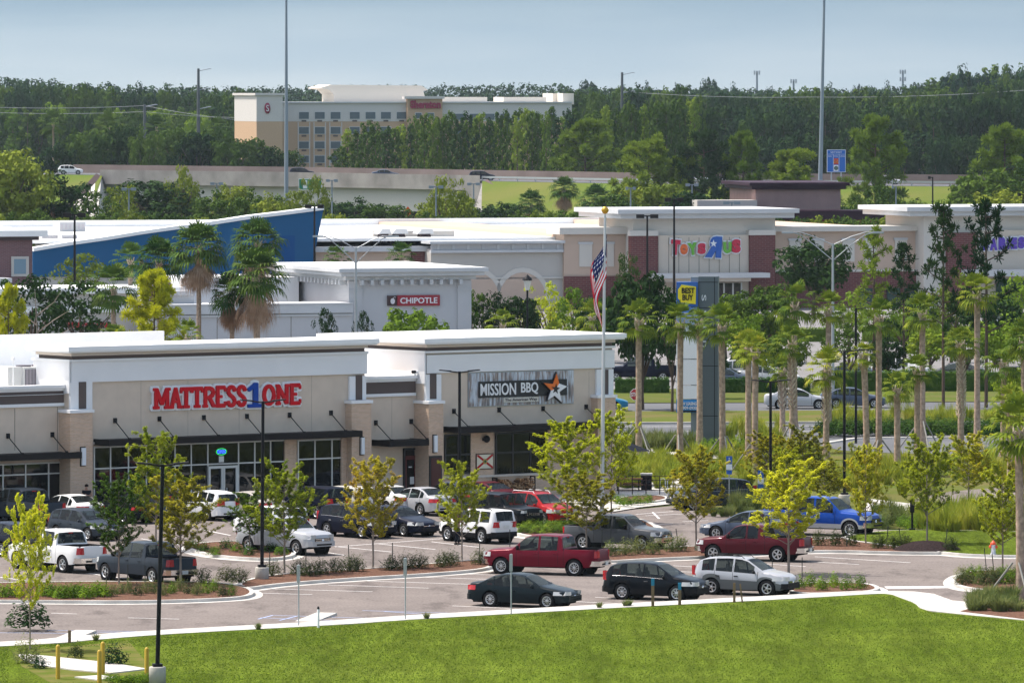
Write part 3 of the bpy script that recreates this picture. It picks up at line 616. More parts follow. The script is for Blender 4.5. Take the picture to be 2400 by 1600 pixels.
# ================= vehicles =================
def interp(pts,x):
    if x<=pts[0][0]: return pts[0][1]
    for (a,b),(c,d) in zip(pts,pts[1:]):
        if x<=c: return b+(d-b)*(x-a)/(c-a) if c>a else d
    return pts[-1][1]
PROF={
 'sedan':dict(L=4.8,W=1.80,wb=(.93,3.65),r=.325,sill=.24,
   top=[(0,.60),(.06,.68),(.3,.77),(.7,.86),(1.15,.93),(1.3,.97),(2.0,1.33),(2.3,1.42),(2.75,1.46),(3.2,1.43),(3.6,1.34),(4.1,1.10),(4.25,1.06),(4.65,1.03),(4.76,.95),(4.8,.80)],
   belt=[(0,.50),(.1,.60),(.4,.70),(1.2,.84),(2.5,.90),(4.0,.95),(4.6,.93),(4.8,.70)],
   ws=(1.32,2.12),rw=(3.36,4.12),win=[(1.62,2.62),(2.70,3.48),(3.54,3.82)],seams=[1.45,2.66,3.62],tum=.42,hl=(.04,.62,.58,.74),tl=(4.35,4.78,.72,.92)),
 'suv':dict(L=4.5,W=1.82,wb=(.88,3.50),r=.35,sill=.27,
   top=[(0,.70),(.06,.80),(.3,.93),(.7,1.02),(1.05,1.07),(1.15,1.12),(1.85,1.54),(2.15,1.62),(2.7,1.66),(3.4,1.64),(3.9,1.58),(4.15,1.48),(4.42,1.08),(4.47,.95),(4.5,.7)],
   belt=[(0,.58),(.1,.70),(.4,.83),(1.1,.95),(2.4,1.02),(3.6,1.07),(4.3,1.05),(4.5,.65)],
   ws=(1.16,1.95),rw=(4.12,4.41),win=[(1.50,2.45),(2.53,3.32),(3.40,3.98)],seams=[1.32,2.49,3.36],tum=.34,hl=(.05,.62,.68,.86),tl=(4.28,4.48,.85,1.25)),
 'boxy':dict(L=4.4,W=1.80,wb=(.85,3.50),r=.36,sill=.30,
   top=[(0,.85),(.04,.95),(.3,1.03),(1.1,1.10),(1.3,1.13),(1.85,1.58),(2.0,1.66),(3.0,1.68),(4.1,1.66),(4.2,1.60),(4.34,1.10),(4.37,1.0),(4.4,.7)],
   belt=[(0,.78),(.1,.88),(.4,.96),(1.2,1.02),(2.4,1.05),(4.2,1.07),(4.4,.65)],
   ws=(1.31,1.93),rw=(4.19,4.33),win=[(1.55,2.45),(2.53,3.22),(3.32,4.02)],seams=[1.40,2.49,3.27],tum=.22,hl=(.02,.30,.74,.92),tl=(4.27,4.38,.82,1.10)),
 'jeep':dict(L=4.3,W=1.72,wb=(.62,3.35),r=.40,sill=.42,
   top=[(0,.95),(.03,1.08),(.5,1.12),(1.25,1.16),(1.40,1.20),(1.72,1.62),(1.85,1.76),(3.0,1.79),(4.0,1.78),(4.1,1.72),(4.2,1.15),(4.22,1.05),(4.25,.7),(4.3,.6)],
   belt=[(0,.88),(.1,1.0),(1.2,1.08),(4.1,1.1),(4.3,.55)],
   ws=(1.40,1.80),rw=(4.08,4.2),win=[(1.7,2.45),(2.53,3.2),(3.3,3.95)],seams=[1.5,2.49,3.25],tum=.14,hl=(.0,.10,.86,1.0),tl=(4.1,4.2,.85,1.05)),
 'crew':dict(L=5.7,W=1.98,wb=(.95,4.60),r=.38,sill=.40,
   top=[(0,.92),(.05,1.02),(.4,1.14),(1.1,1.19),(1.45,1.22),(1.55,1.27),(2.1,1.74),(2.4,1.84),(3.0,1.87),(3.75,1.84),(3.92,1.76),(4.02,1.28),(4.05,1.22),(4.06,1.22),(5.64,1.22),(5.66,1.22),(5.7,1.1)],
   belt=[(0,.80),(.1,.95),(.5,1.05),(1.5,1.12),(4.0,1.17),(5.6,1.19),(5.7,.75)],
   ws=(1.56,2.20),rw=(3.91,4.02),win=[(1.86,2.78),(2.88,3.74)],seams=[1.72,2.83,3.80,4.07],tum=.24,bed=(4.10,5.62),hl=(.03,.42,.82,1.03),tl=(5.56,5.70,.85,1.16)),
 'ext':dict(L=5.4,W=1.86,wb=(.92,4.18),r=.37,sill=.38,
   top=[(0,.88),(.05,.96),(.4,1.07),(1.1,1.12),(1.35,1.15),(1.45,1.20),(1.98,1.64),(2.25,1.73),(2.8,1.75),(3.2,1.73),(3.38,1.66),(3.52,1.20),(3.55,1.15),(5.34,1.15),(5.36,1.15),(5.4,1.02)],
   belt=[(0,.76),(.1,.88),(.5,.98),(1.4,1.05),(3.6,1.10),(5.3,1.12),(5.4,.72)],
   ws=(1.46,2.08),rw=(3.37,3.51),win=[(1.74,2.56),(2.64,3.18)],seams=[1.60,2.60,3.56],tum=.26,bed=(3.60,5.32),hl=(.03,.42,.76,.96),tl=(5.26,5.40,.78,1.09)),
}
tyre_m=mat('tyre_rubber',(.012,.012,.013),.75); rim_m=mat('alloy_rim',(.55,.56,.57),.28,.85); well_m=mat('wheel_well',(.008,.008,.008),.9)
carglass=mat('car_glass',(.02,.026,.028),.05,spec=.5); 
def glass_mix():
    n=carglass.node_tree.nodes; l=carglass.node_tree.links.new; tr=n.new('ShaderNodeBsdfTransparent'); tr.inputs[0].default_value=(.50,.58,.57,1); mx=n.new('ShaderNodeMixShader'); mx.inputs[0].default_value=.36
    l(tr.outputs[0],mx.inputs[1]); l(n['Principled BSDF'].outputs[0],mx.inputs[2]); l(mx.outputs[0],n['Material Output'].inputs[0])
glass_mix()
chrome=mat('chrome',(.75,.75,.76),.12,1.0)
hl_m=mat('headlight_glass',(.42,.43,.43),.12,spec=.8); tl_m=mat('tail_light_red',(.42,.008,.012),.2); amb=mat('amber_lens',(.7,.22,.02),.25); plate_m=mat('plate',(.62,.64,.62),.5)
trim_m=mat('black_trim',(.01,.01,.011),.55,spec=.1); clad_m=mat('grey_cladding',(.11,.12,.12),.6); seat_m=mat('seat_trim',(.22,.19,.16),.8)
def paint(name,c,met=.35): return mat('paint_'+name,c,.3,met*.35,coat=.05,spec=.12)
WH={}
def wheel_mesh(r,style):
    k=(round(r,3),style)
    if k in WH: return WH[k]
    t_=M(); t_.lathe([(r*.62,-.10),(r*.90,-.115),(r*.99,-.085),(r,-.04),(r,.04),(r*.99,.085),(r*.90,.115),(r*.62,.10)],28,axis='y')
    t_.lathe([(r*.64,.07),(0,.068)],20,axis='y')
    tm=t_.mesh('tyre',tyre_m)
    q=M(); q.lathe([(r*.66,-.105),(r*.63,-.112),(r*.55,-.085),(r*.54,-.06)],24,axis='y')
    q.lathe([(.06,-.075),(.05,-.098),(0,-.10)],12,axis='y')
    n={'six':6,'five':5,'steel':8,'multi':10}[style]
    for i in range(n):
        a=2*math.pi*i/n; wd={'six':.055,'five':.07,'steel':.06,'multi':.028}[style]
        c,s=math.cos(a),math.sin(a)
        v=[]
        for rr,ww,yy in((.04,wd*.8,-.09),(r*.58,wd,-.082)):
            for sg in(-1,1): v.append((rr*c-sg*ww*s*.5,yy,rr*s+sg*ww*c*.5))
        q.add(v+[(x,y+.03,z_) for x,y,z_ in v],[(0,1,3,2),(0,2,6,4),(1,5,7,3)],0)
    q.lathe([(r*.56,-.05),(0,-.05)],20,axis='y',mi=1)
    rm=q.mesh('rim',[rim_m,well_m]); WH[k]=(tm,rm); return WH[k]
BM={}
def car_meshes(kind,clad,twotone):
    key=(kind,clad,twotone)
    if key in BM: return BM[key]
    p=PROF[kind]; L_=p['L']; W2=p['W']/2; r=p['r']; ar=r+.075; wx=p['wb']
    bed=p.get('bed')
    def sill(s):
        b=p['sill']+ .10*max(0,1-(s/.35))**1.5+.14*max(0,1-((L_-s)/.45))**1.5
        for c in wx:
            d=abs(s-c)
            if d<ar: b=max(b,r+math.sqrt(ar*ar-d*d))
        return b
    def wid(s):
        e=min(s,L_-s)
        f=1-.20*max(0,1-e/.55)**2.2-.03*max(0,1-e/1.4)
        return W2*f
    st=set()
    n=44
    for i in range(n+1): st.add(round(L_*i/n,4))
    for c in wx:
        for k in range(-8,9): st.add(round(c+ar*math.sin(k*math.pi/16)*.9999,4))
        st.add(round(c-ar-.002,4)); st.add(round(c+ar+.002,4))
    ks=[x for x,_ in p['top']]+list(p['ws'])+list(p['rw'])+[x for w_ in p['win'] for x in w_]+[.015,L_-.015]
    for x in ks: st.add(round(x,4))
    seam=set()
    for x in p['seams']: st.add(round(x-.009,4)); st.add(round(x+.009,4)); seam.add(round(x,4))
    if bed: st.add(bed[0]-.001); st.add(bed[0]); st.add(bed[1]); st.add(bed[1]+.001)
    st=sorted(x for x in st if 0<=x<=L_)
    st2=[st[0]]
    for x in st[1:]:
        if x-st2[-1]>.0009: st2.append(x)
    st=st2
    def section(s):
        zt=interp(p['top'],s); zs=min(interp(p['belt'],s),zt-.02); zb=min(sill(s),zs-.06); w=wid(s); rows=[]
        for tt in(0,.1,.3,.55,.8,1):
            z_=zb+(zs-zb)*tt; h=(z_-p['sill'])/max(.2,(zs-p['sill'])); h=max(0,min(1,h))
            f=.945+.055*math.sin(math.pi*min(1,(h*.85+.10)))**.6
            if h>.8: f-= .025*(h-.8)/.2
            rows.append((w*f,z_))
        wbelt=rows[-1][0]
        if bed and bed[0]<=s<=bed[1]:
            zr=zt
            rows+= [(wbelt-.005,zs+(zr-zs)*.5),(wbelt-.02,zr),(wbelt-.09,zr),(wbelt-.12,.62),(0,.62)]
        else:
            ze=zs+max(0,(zt-zs-.055)); 
            g=max(0,ze-zs); y1=wbelt-.01-p['tum']*g*.5-.0; y2=wbelt-.015-p['tum']*g
            if zt-zs<.16: y1=wbelt-.01; y2=wbelt-.03; 
            rows+= [(y1,zs+g*.5),(y2,ze),(y2-.10,zt-.012),((y2-.1)*.55,zt-.002),(0,zt+.008)]
        return rows
    secs=[section(s) for s in st]; nr=len(secs[0])
    parts={'body':M(),'windshield':M(),'rear_window':M()}
    for i in range(len(p['win'])): parts['win%dl'%i]=M(); parts['win%dr'%i]=M()
    V=[]  # vertex grid
    for s,sec in zip(st,secs):
        x=L_/2-s
        V.append([(x,-y,z_) for y,z_ in sec]+[(x,y,z_) for y,z_ in sec[::-1][1:]])
    ncol=len(V[0])
    B={k:([],[],[]) for k in parts}; ids={k:{} for k in parts}
    def vid(k,i,j):
        d=ids[k]
        if (i,j) not in d: d[(i,j)]=len(B[k][0]); B[k][0].append(V[i][j])
        return d[(i,j)]
    for i in range(len(st)-1):
        sm_=(st[i]+st[i+1])/2
        glassy=(interp(p['top'],sm_)-interp(p['belt'],sm_))>.12 and not(bed and bed[0]<=sm_<=bed[1])
        isseam=any(abs(sm_-x)<.012 for x in seam)
        for j in range(ncol-1):
            rj=j if j<nr-1 else ncol-2-j   # row index from the bottom
            k='body'; m_=0
            if glassy and rj in(5,6):
                for q,(a,b) in enumerate(p['win']):
                    if a<=sm_<=b: k='win%d%s'%(q,'l' if j<nr-1 else 'r')
            if rj in(8,9):
                if p['ws'][0]<=sm_<=p['ws'][1]: k='windshield'
                if p['rw'][0]<=sm_<=p['rw'][1]: k='rear_window'
            if k=='body':
                if isseam and rj<=5: m_=1
                if clad and rj<=1: m_=2
                if clad=='grey' and rj<=2: m_=2
                if twotone and rj<=1: m_=3
                if bed and bed[0]-.002<=sm_<=bed[1]+.002 and rj>=7: m_=1
                if rj==0 and not clad and not twotone: m_=0
            a,b,c,d=vid(k,i,j),vid(k,i+1,j),vid(k,i+1,j+1),vid(k,i,j+1)
            B[k][1].append((a,d,c,b)); B[k][2].append(m_)
    out={}
    for k,(v,f,m_) in B.items():
        if not f: continue
        q=M(); q.v=v; q.f=f; q.m=m_; q.sm=[True]*len(f)
        if k=='body':
            # end caps
            for i in(0,len(st)-1):
                o=len(q.v); q.v+=V[i]; q.f.append(tuple(range(o,o+ncol)) if i else tuple(range(o+ncol-1,o-1,-1))); q.m.append(0); q.sm.append(False)
            q.b2((-L_/2+.25,-W2+.2,p['sill']-.06),(L_/2-.25,W2-.2,p['sill']+.25),4)
            for c in wx:
                x=L_/2-c
                for sg in(-1,1):
                    q.lathe([(ar+.01,sg*(W2*.93)),(ar+.01,sg*(W2-.36)),(0,sg*(W2-.36))],20,(x,0,r),'y',4,False)
        out[k]=q
    BM[key]=(out,p,secs,st); return BM[key]
def patch(kind,s0,s1,z0,z1,off=.012,n=5,side=-1,sect=None):
    """skin-hugging patch on the side (and round the corner) of a body"""
    pass
NV=[0]
def vehicle(kind,name,pxy,yaw,col,label,group=None,rim='six',clad=None,twotone=None,scale=(1,1,1),chrome_b=False,rails=False,cat='car',spare=False,chrome_trim=False,z=0.0,at=None,steel=False,lo=False,rimmat=None):
    (parts,p,secs,st)=car_meshes(kind,clad,bool(twotone)); L_=p['L']; W2=p['W']/2
    pos=at if at is not None else G(*pxy)
    root=empty(name,(pos.x,pos.y,pos.z if at is not None else z),R(yaw),label,cat,group); root.scale=scale
    pm=col
    mats=[pm,trim_m,(clad_m if clad=='grey' else trim_m),(twotone or trim_m),well_m]
    names={'body':'body','windshield':'windshield','rear_window':'rear_window'}
    for k,q in parts.items():
        nm=names.get(k,'side_window')
        o=q.build(nm,mats if k=='body' else [carglass],root)
        o['fixed']=1; del o['fixed']
        if k=='body':
            o.data.shade_smooth() if hasattr(o.data,'shade_smooth') else None
            bm=bmesh.new(); bm.from_mesh(o.data); bmesh.ops.remove_doubles(bm,verts=bm.verts,dist=.0005); bmesh.ops.recalc_face_normals(bm,faces=bm.faces)
            for e in bm.edges:
                if len(e.link_faces)==2 and e.calc_face_angle(0)>.7: e.smooth=False
            bm.to_mesh(o.data); bm.free()
    if lo: 
        for c in p['wb']:
            for sg in(-1,1):
                tm,rm=wheel_mesh(p['r'],rim); wo_=bpy.data.objects.new('wheel',tm); COL.objects.link(wo_); wo_.parent=root; wo_.location=(L_/2-c,sg*(W2-.12),p['r']); wo_.rotation_euler=(0,0,0 if sg<0 else math.pi)
                ro=bpy.data.objects.new('rim',rm); COL.objects.link(ro); ro.parent=wo_
        return root
    for c in p['wb']:
        for sg in(-1,1):
            tm,rm=wheel_mesh(p['r'],rim)
            wo_=bpy.data.objects.new('wheel',tm); COL.objects.link(wo_); wo_.parent=root; wo_.location=(L_/2-c,sg*(W2-.125),p['r']); wo_.rotation_euler=(0,0,0 if sg<0 else math.pi)
            ro=bpy.data.objects.new('rim',rm); COL.objects.link(ro); ro.parent=wo_
    # seats and dashboard seen through the glass
    q=M(); zb_=interp(p['belt'],L_*.5); c0=p['ws'][1]+.42; 
    for sg in(-1,1):
        q.b2((L_/2-c0-.5,sg*.18,p['sill']+.2),(L_/2-c0+.05,sg*.62,p['sill']+.36)); q.box((L_/2-c0-.48,sg*.40,zb_-.12),(.16,.46,.62),0,Matrix.Rotation(-.2,3,'Y')); q.box((L_/2-c0-.54,sg*.40,zb_+.27),(.09,.24,.17))
        if p['win'][1][1]>c0+1.2: q.box((L_/2-c0-1.42,sg*.36,zb_-.12),(.16,.60,.56),0,Matrix.Rotation(-.2,3,'Y')); q.box((L_/2-c0-1.5,sg*.38,zb_+.2),(.08,.24,.14))
    q.b2((L_/2-p['ws'][0]-.45,-W2+.2,zb_-.22),(L_/2-p['ws'][0]-.15,W2-.2,zb_-.03)); q.build('seats',[seat_m],root)
    # lamps hug the corners: sample the section widths
    def skin(s,z_):
        def at(sec):
            for (y0,z0),(y1,z1) in zip(sec,sec[1:]):
                if z0<=z_<=z1 and z1>z0: return y0+(y1-y0)*(z_-z0)/(z1-z0)
            return sec[5][0] if z_>sec[5][1] else sec[0][0]
        s=min(max(s,st[0]),st[-1]); i=max(k for k in range(len(st)) if st[k]<=s); j=min(i+1,len(st)-1); f=(s-st[i])/(st[j]-st[i]) if j>i else 0
        return at(secs[i])*(1-f)+at(secs[j])*f
    def corner(nm,s0,s1,z0,z1,m_,endx,inner):
        for sg in(-1,1):
            q=M(); n=9; pts=[]
            for i in range(n+1):
                s=s0+(s1-s0)*i/n; pts.append((L_/2-s,[skin(s,z0)+.024,skin(s,z1)+.022]))
            e=L_/2+.02 if endx>0 else -L_/2-.02
            seq=[(x,y) for x,y in pts] if endx>0 else [(x,y) for x,y in pts][::-1]
            tip=(e,[skin(s0 if endx>0 else s1,z0)-inner,skin(s0 if endx>0 else s1,z1)-inner])
            seq=[tip,(e,[seq[0][1][0]-.03,seq[0][1][1]-.03])]+seq
            vs=[]
            for x,y in seq: vs+=[(x,sg*y[0],z0),(x,sg*y[1],z1)]
            fs=[(2*i,2*i+2,2*i+3,2*i+1) for i in range(len(seq)-1)]
            q.add(vs,fs,0,True); o=len(vs)
            # thickness inward so the lens is a solid
            q.add([(x*.985,y*.93,z_) for x,y,z_ in vs],[tuple(reversed(f)) for f in fs],0,True)
            q.build(nm,[m_],root,fix=False)
    h=p['hl']; corner('headlight',h[0],h[1],h[2],h[3],hl_m,1,.28 if kind!='jeep' else .2)
    tl=p['tl']; corner('tail_light',tl[0],tl[1],tl[2],tl[3],tl_m,-1,.16 if kind in('crew','ext','boxy','jeep') else .26)
    if kind in('crew','ext') or cat=='van': 
        pass
    fz=interp(p['top'],0)
    # grille, bumpers, plate, mirrors, handles
    q=M()
    g0,g1=(fz-.30,fz-.06) if kind in('crew','ext','jeep','boxy') else (fz-.16,fz-.03)
    gw=.52 if kind!='sedan' else .42
    q.b2((L_/2-.05,-gw,g0),(L_/2+.02,gw,g1),0)
    nb=7 if kind=='jeep' else 3
    if kind=='jeep':
        for i in range(nb): q.b2((L_/2+.0201,-gw+.1+i*.13,g0+.03),(L_/2+.03,-gw+.13+i*.13,g1-.03),1)
    else:
        for i in range(nb): zz_=g0+(g1-g0)*(i+.5)/nb; q.b2((L_/2+.0201,-gw+.03,zz_-.012),(L_/2+.03,gw-.03,zz_+.012),1)
        q.lathe([(.08,.021),(.075,.045),(0,.048)],12,(L_/2,0,(g0+g1)/2),'x',1)
    q.build('grille',[trim_m,chrome if not steel else trim_m],root)
    bm_=chrome if chrome_b else (trim_m if clad else pm)
    w0=W2*.80
    for sg,e in((1,L_/2),(-1,-L_/2)):
        q=M(); z0=p['sill']+.06; z1=z0+.24
        if kind in('crew','ext','jeep'): ex=.14
        else: ex=.06
        a=e-sg*.5
        out_=[(a,W2-.04),(e-sg*.12,W2-.10),(e+sg*ex*.7,w0-.05),(e+sg*ex,w0-.35)]
        ring=[(x,y) for x,y in out_]+[(x,-y) for x,y in out_[::-1]]
        inn=[(e-sg*.5,-W2+.12),(e-sg*.15,-w0+.1),(e-sg*.15,w0-.1),(e-sg*.5,W2-.12)]
        q.prism(ring+inn,z0,z1,0,'xy')
        q.b2((e+sg*(ex-.01),-.5,z0+.05),(e+sg*(ex+.006),.5,z0+.13),1)
        q.build('bumper',[bm_,trim_m],root,fix=True)
    q=M(); zp=p['sill']+.36 if kind in('crew','ext') else interp(p['belt'],L_-.2)-.22
    xb=-L_/2-(.151 if kind in('crew','ext') else .03)
    if kind in('crew','ext'): zp=p['sill']+.18
    q.b2((xb,-.16,zp-.08),(xb-.02,.16,zp+.08),0); q.build('licence_plate',[plate_m],root)
    sx=L_/2-p['ws'][0]-.28; zb=interp(p['belt'],p['ws'][0]+.3)
    for sg in(-1,1):
        q=M(); big=kind in('crew','ext'); hh=.24 if big else .15; ww=.26 if big else .2
        q.lathe([(0,-.07),(hh*.42,-.05),(hh*.5,.0),(hh*.45,.05),(0,.06)],10,(sx,sg*(W2+ww*.55),zb+hh*.55),'x'); q.b2((sx-.03,sg*(W2-.06),zb+.02),(sx+.02,sg*(W2+ww*.5),zb+.07),0)
        q.build('side_mirror',[trim_m if (clad or big) else pm],root)
        if kind!='jeep' or True:
            for ii,(a,b) in enumerate(p['win'][:2]):
                xx=L_/2-b+.12; q=M(); yy=skin(b-.1,zb-.12); q.b2((xx-.09,sg*(yy-.01),zb-.14),(xx+.09,sg*(yy+.035),zb-.10),0); q.build('door_handle',[chrome if chrome_trim else (pm if not clad else trim_m)],root)
    if chrome_trim:
        for sg in(-1,1):
            q=M(); a=p['win'][0][0]; b=p['win'][-1][1]; n=10; pts=[]
            for i in range(n+1):
                s=a+(b-a)*i/n; zz_=interp(p['belt'],s); pts.append((L_/2-s,sg*(skin(s,zz_-.01)+.008),zz_))
            q.tube(pts,.009,4,0); q.build('window_trim',[chrome],root)
    if rails:
        for sg in(-1,1):
            q=M(); a,b=p['ws'][1]+.1,p['rw'][0]-.15; zt_=interp(p['top'],(a+b)/2)
            yy=W2-.15-p['tum']*(zt_-zb)*1.05
            q.tube([(L_/2-a,sg*yy,interp(p['top'],a)-.02),(L_/2-a-.15,sg*yy,zt_+.05),(L_/2-b+.15,sg*yy,zt_+.05),(L_/2-b,sg*yy,interp(p['top'],b)-.03)],.022,5); q.build('roof_rail',[trim_m if rails is True else rails],root)
        if rails is not True: pass
        q=M()
        for xx in(-.1,.7): q.b2((xx-1.0,-.52,interp(p['top'],2.8)+.04),(xx-.95,.52,interp(p['top'],2.8)+.07),0)
        q.build('roof_bar',[trim_m],root)
    if spare:
        q=M(); q.lathe([(0,-.1),(.3,-.1),(.36,-.05),(.36,.08),(0,.1)],20,(-L_/2-.12,.1,.95),'x'); q.build('spare_wheel',[tyre_m],root)
    if kind in('crew','ext'):
        q=M(); zt_=interp(p['top'],p['rw'][0])-.05; q.b2((L_/2-p['rw'][0]-.035,-.12,zt_-.01),(L_/2-p['rw'][0]+.03,.12,zt_+.035),0); q.build('brake_light',[tl_m],root)
    return root
dk_green=paint('dark_green',(.005,.011,.014)); burg=paint('burgundy',(.13,.003,.014)); blk=paint('black',(.003,.005,.008),.2)
silver=paint('silver',(.42,.43,.45),.6); dred=paint('dull_red',(.085,.008,.014),.2); bluep=paint('bright_blue',(.008,.055,.30)); greyb=paint('grey_blue',(.07,.09,.13))
dgrey=paint('dark_grey',(.085,.09,.098)); whitep=paint('white',(.72,.72,.71),0); redp=paint('red',(.33,.008,.01)); navy=paint('navy',(.004,.006,.018)); beige=paint('champagne',(.45,.42,.38),.3); cream=paint('cream',(.62,.6,.54),0); steelb=paint('steel_grey',(.022,.03,.042))
GN='vehicles parked in the near rows'; GS='vehicles parked in front of the shops'
V=vehicle
V('sedan','sedan',(1229,1420),-25,dk_green,'dark green sedan parked nearest the lawn behind a thin grey post',GN,'multi')
V('crew','pickup_truck',(1281,1344),158,burg,'bright burgundy four-door pickup with empty bed parked behind the dark green sedan',GN,'multi',chrome_b=True,chrome_trim=False,cat='pickup',scale=(1.0,1,1))
V('suv','suv',(1537,1403.5),-25,blk,'black rounded crossover parked beside the silver one at the lawn edge',GN,'steel',chrome_trim=True,cat='suv',clad='black')
V('suv','suv',(1747,1392),-25,silver,'silver crossover with dark grey lower cladding and roof bars near the lawn',GN,'five',clad='grey',rails=True,cat='suv',scale=(1.02,1,1.02))
V('ext','pickup_truck',(1768,1312),158,dred,'dull dark red pickup with silver wheel arches half hidden by the yellow tree',GN,'five',chrome_b=True,cat='pickup')
V('crew','pickup_truck',(1925,1253),-27,bluep,'bright blue pickup with silver sill and chrome bumper facing right',GN,'multi',twotone=silver,chrome_b=True,cat='pickup',scale=(1.05,1,1.05))
V('sedan','sedan',(1757,1263),156,greyb,'blue grey small sedan parked between the blue and dull red pickups',GN,'five')
V('ext','pickup_truck',(1447,1287),-27,dgrey,'dark grey extended cab pickup parked beside the long mulched strip',GN,'six',chrome_b=True,cat='pickup',scale=(.98,1,1))
V('boxy','suv',(1120,1269),130,whitep,'white boxy suv seen from behind with its door open',GS,'five',clad='black',rails=True,cat='suv')
V('jeep','off_road_car',(1186,1236),-50,blk,'black square off-road car with slotted grille beside the red suv',GS,'five',clad='black',cat='off-road car')
V('suv','suv',(1266,1227),-52,redp,'bright red suv with white roof bars facing the lot',GS,'five',rails=whitep,cat='suv')
V('sedan','sedan',(930,1252),-49,navy,'glossy black luxury sedan with wide chrome grille in the middle row',GS,'multi',chrome_trim=True,scale=(1.06,1.02,1.02))
V('suv','suv',(835,1257),-47,navy,'dark blue crossover behind the round orange-green tree',GS,'five',chrome_trim=True,cat='suv')
V('crew','pickup_truck',(668,1295),-46,silver,'silver pickup with hood scoop facing the lawn beside a black lamp post',GS,'six',cat='pickup',scale=(.95,.97,.98))
V('boxy','suv',(636,1262),131,whitep,'white wagon parked just behind the silver pickup',GS,'five',cat='suv')
V('sedan','sedan',(578,1214),134,beige,'champagne sedan parked at the mattress shop doors',GS,'five')
V('suv','hatchback',(482,1216),131,whitep,'white hatchback parked before the shop doors behind orange foliage',GS,'five',cat='hatchback',scale=(.92,.96,.93))
V('boxy','suv',(735,1212),130,navy,'dark suv with a pale plate parked at the right shop window',GS,'five',cat='suv')
V('boxy','suv',(800,1208),131,cream,'cream suv parked between the dark suv and the white sedan',GS,'five',cat='suv',scale=(1,1,.95))
V('sedan','sedan',(902,1200),129,whitep,'white sedan with red tail lights parked by the restaurant door',GS,'five')
V('sedan','sedan',(978,1204),131,silver,'silver grey sedan seen from behind, right of the white one',GS,'five')
V('sedan','sedan',(1058,1190),131,greyb,'grey sedan mostly hidden behind the tree by the firewood',GS,'five')
V('sedan','sedan',(1128,1190),131,dred,'dark red sedan hidden behind the black off-road car',GS,'five')
V('crew','pickup_truck',(52,1226),129,steelb,'steel grey pickup at the far left by the shop window',GS,'six',cat='pickup')
V('sedan','sedan',(158,1222),130,whitep,'white sedan seen from behind beside the left brick pier',GS,'five')
V('sedan','sedan',(285,1222),131,blk,'black sedan parked in the shade by the left shop window',GS,'five')
V('suv','suv',(360,1212),131,greyb,'grey crossover hidden behind the tall green tree at the shop window',GS,'five',cat='suv')
V('suv','wagon',(200,1262),-50,steelb,'grey wagon facing the lot behind the white pickup',GS,'five',cat='wagon',scale=(1,1,.92))
V('crew','pickup_truck',(134,1335),129,whitep,'white four-door pickup with empty bed at the left of the lot',GS,'six',chrome_b=True,cat='pickup',scale=(1.02,1,1.04))
V('crew','pickup_truck',(343,1362),129,steelb,'dark grey pickup parked behind the left planting bed',GS,'five',chrome_b=True,cat='pickup')
V('suv','suv',(2,1300),130,navy,'dark blue suv at the left edge of the lot',GS,'five',cat='suv')
V('suv','suv',(1668,1192),200,steelb,'dark grey suv parked by the restaurant patio',GS,'five',chrome_trim=True,cat='suv',scale=(1.04,1,1))
# beyond the main road
GR='cars in the parking lot across the main road'
for kd,nm,xy,yw,c,lb,ct in(
 ('crew','pickup_truck',(1500,893),180,navy,'dark blue pickup in the shade across the road','pickup'),
 ('sedan','sedan',(1735,872),168,whitep,'white sedan farther back across the road','car'),
 ('suv','suv',(1712,893),172,silver,'silver wagon between the white sedan and the hedge','suv'),
 ('sedan','sedan',(1702,905),-12,greyb,'blue grey car nose out over the hedge behind the sign','car'),
 ('sedan','sedan',(1800,900),-15,whitep,'white car behind the forked palms across the road','car'),
 ('sedan','sedan',(2010,893),-10,greyb,'grey blue car behind the leaning palm across the road','car'),
 ('suv','suv',(2110,885),-14,whitep,'white suv behind the young pine across the road','suv'),
 ('sedan','sedan',(2235,893),175,dgrey,'dark grey car right of the two tall pines','car'),
 ('sedan','sedan',(2350,770),165,silver,'silver car parked far back at the right edge','car')):
    V(kd,nm,xy,yw,c,lb,GR,'five',cat=ct,lo=True)
GM='cars driving on the main road'
V('sedan','sedan',(1392,962),-2,paint('teal_blue',(.02,.16,.30)),'bright blue car driving past the end of the restaurant',GM,'five',lo=True)
V('suv','suv',(1378,1002),-2,whitep,'white suv on the near carriageway by the stop sign',GM,'five',cat='suv',lo=True)
V('sedan','sedan',(1870,957),-2,silver,'silver car on the road behind the thick palms',GM,'five',lo=True)
V('sedan','sedan',(2000,955),-2,greyb,'grey blue car on the road behind the leaning palm',GM,'five',lo=True)
# ================= restaurant with the burrito sign (behind) =================
def strip_wall(nm,fac,x0,x1,z0,z1,y0,y1,mats,parent,**k):
    q=M(); q.b2((x0,y0,z0),(x1,y1,z1)); return q.build(nm,mats,parent)
cream_w=mat('cream_wall',(.50,.475,.44),.9,var=.03,scale=.4); grey_w=mat('grey_white_wall',(.52,.52,.53),.9,var=.03,scale=.5)
coping=mat('grey_coping',(.55,.56,.57),.8,var=.05,scale=.5)
FC=Fac(817,552.0,R(19)); ct=FC.t; cz_=FC.z
def ground_row(d): return YH+HC*F/d
ch=empty('restaurant_building',FC.O,R(19),'grey white flat-roofed restaurant with toothed cornice and red sign, behind the two shops','building')
x1=ct(1103); ztop=cz_(817,629)
strip_wall('wall',FC,0,x1,0,ztop-.7,0,19,[grey_w],ch)
q=M(); q.b2((-.35,-.35,ztop-.95),(x1+.35,19.3,ztop-.62),0); q.b2((-.9,-.9,ztop-.62),(x1+.9,19.8,ztop-.30),0); q.b2((-1.15,-1.15,ztop-.30),(x1+1.15,20,ztop),0); q.build('cornice',[coping],ch)
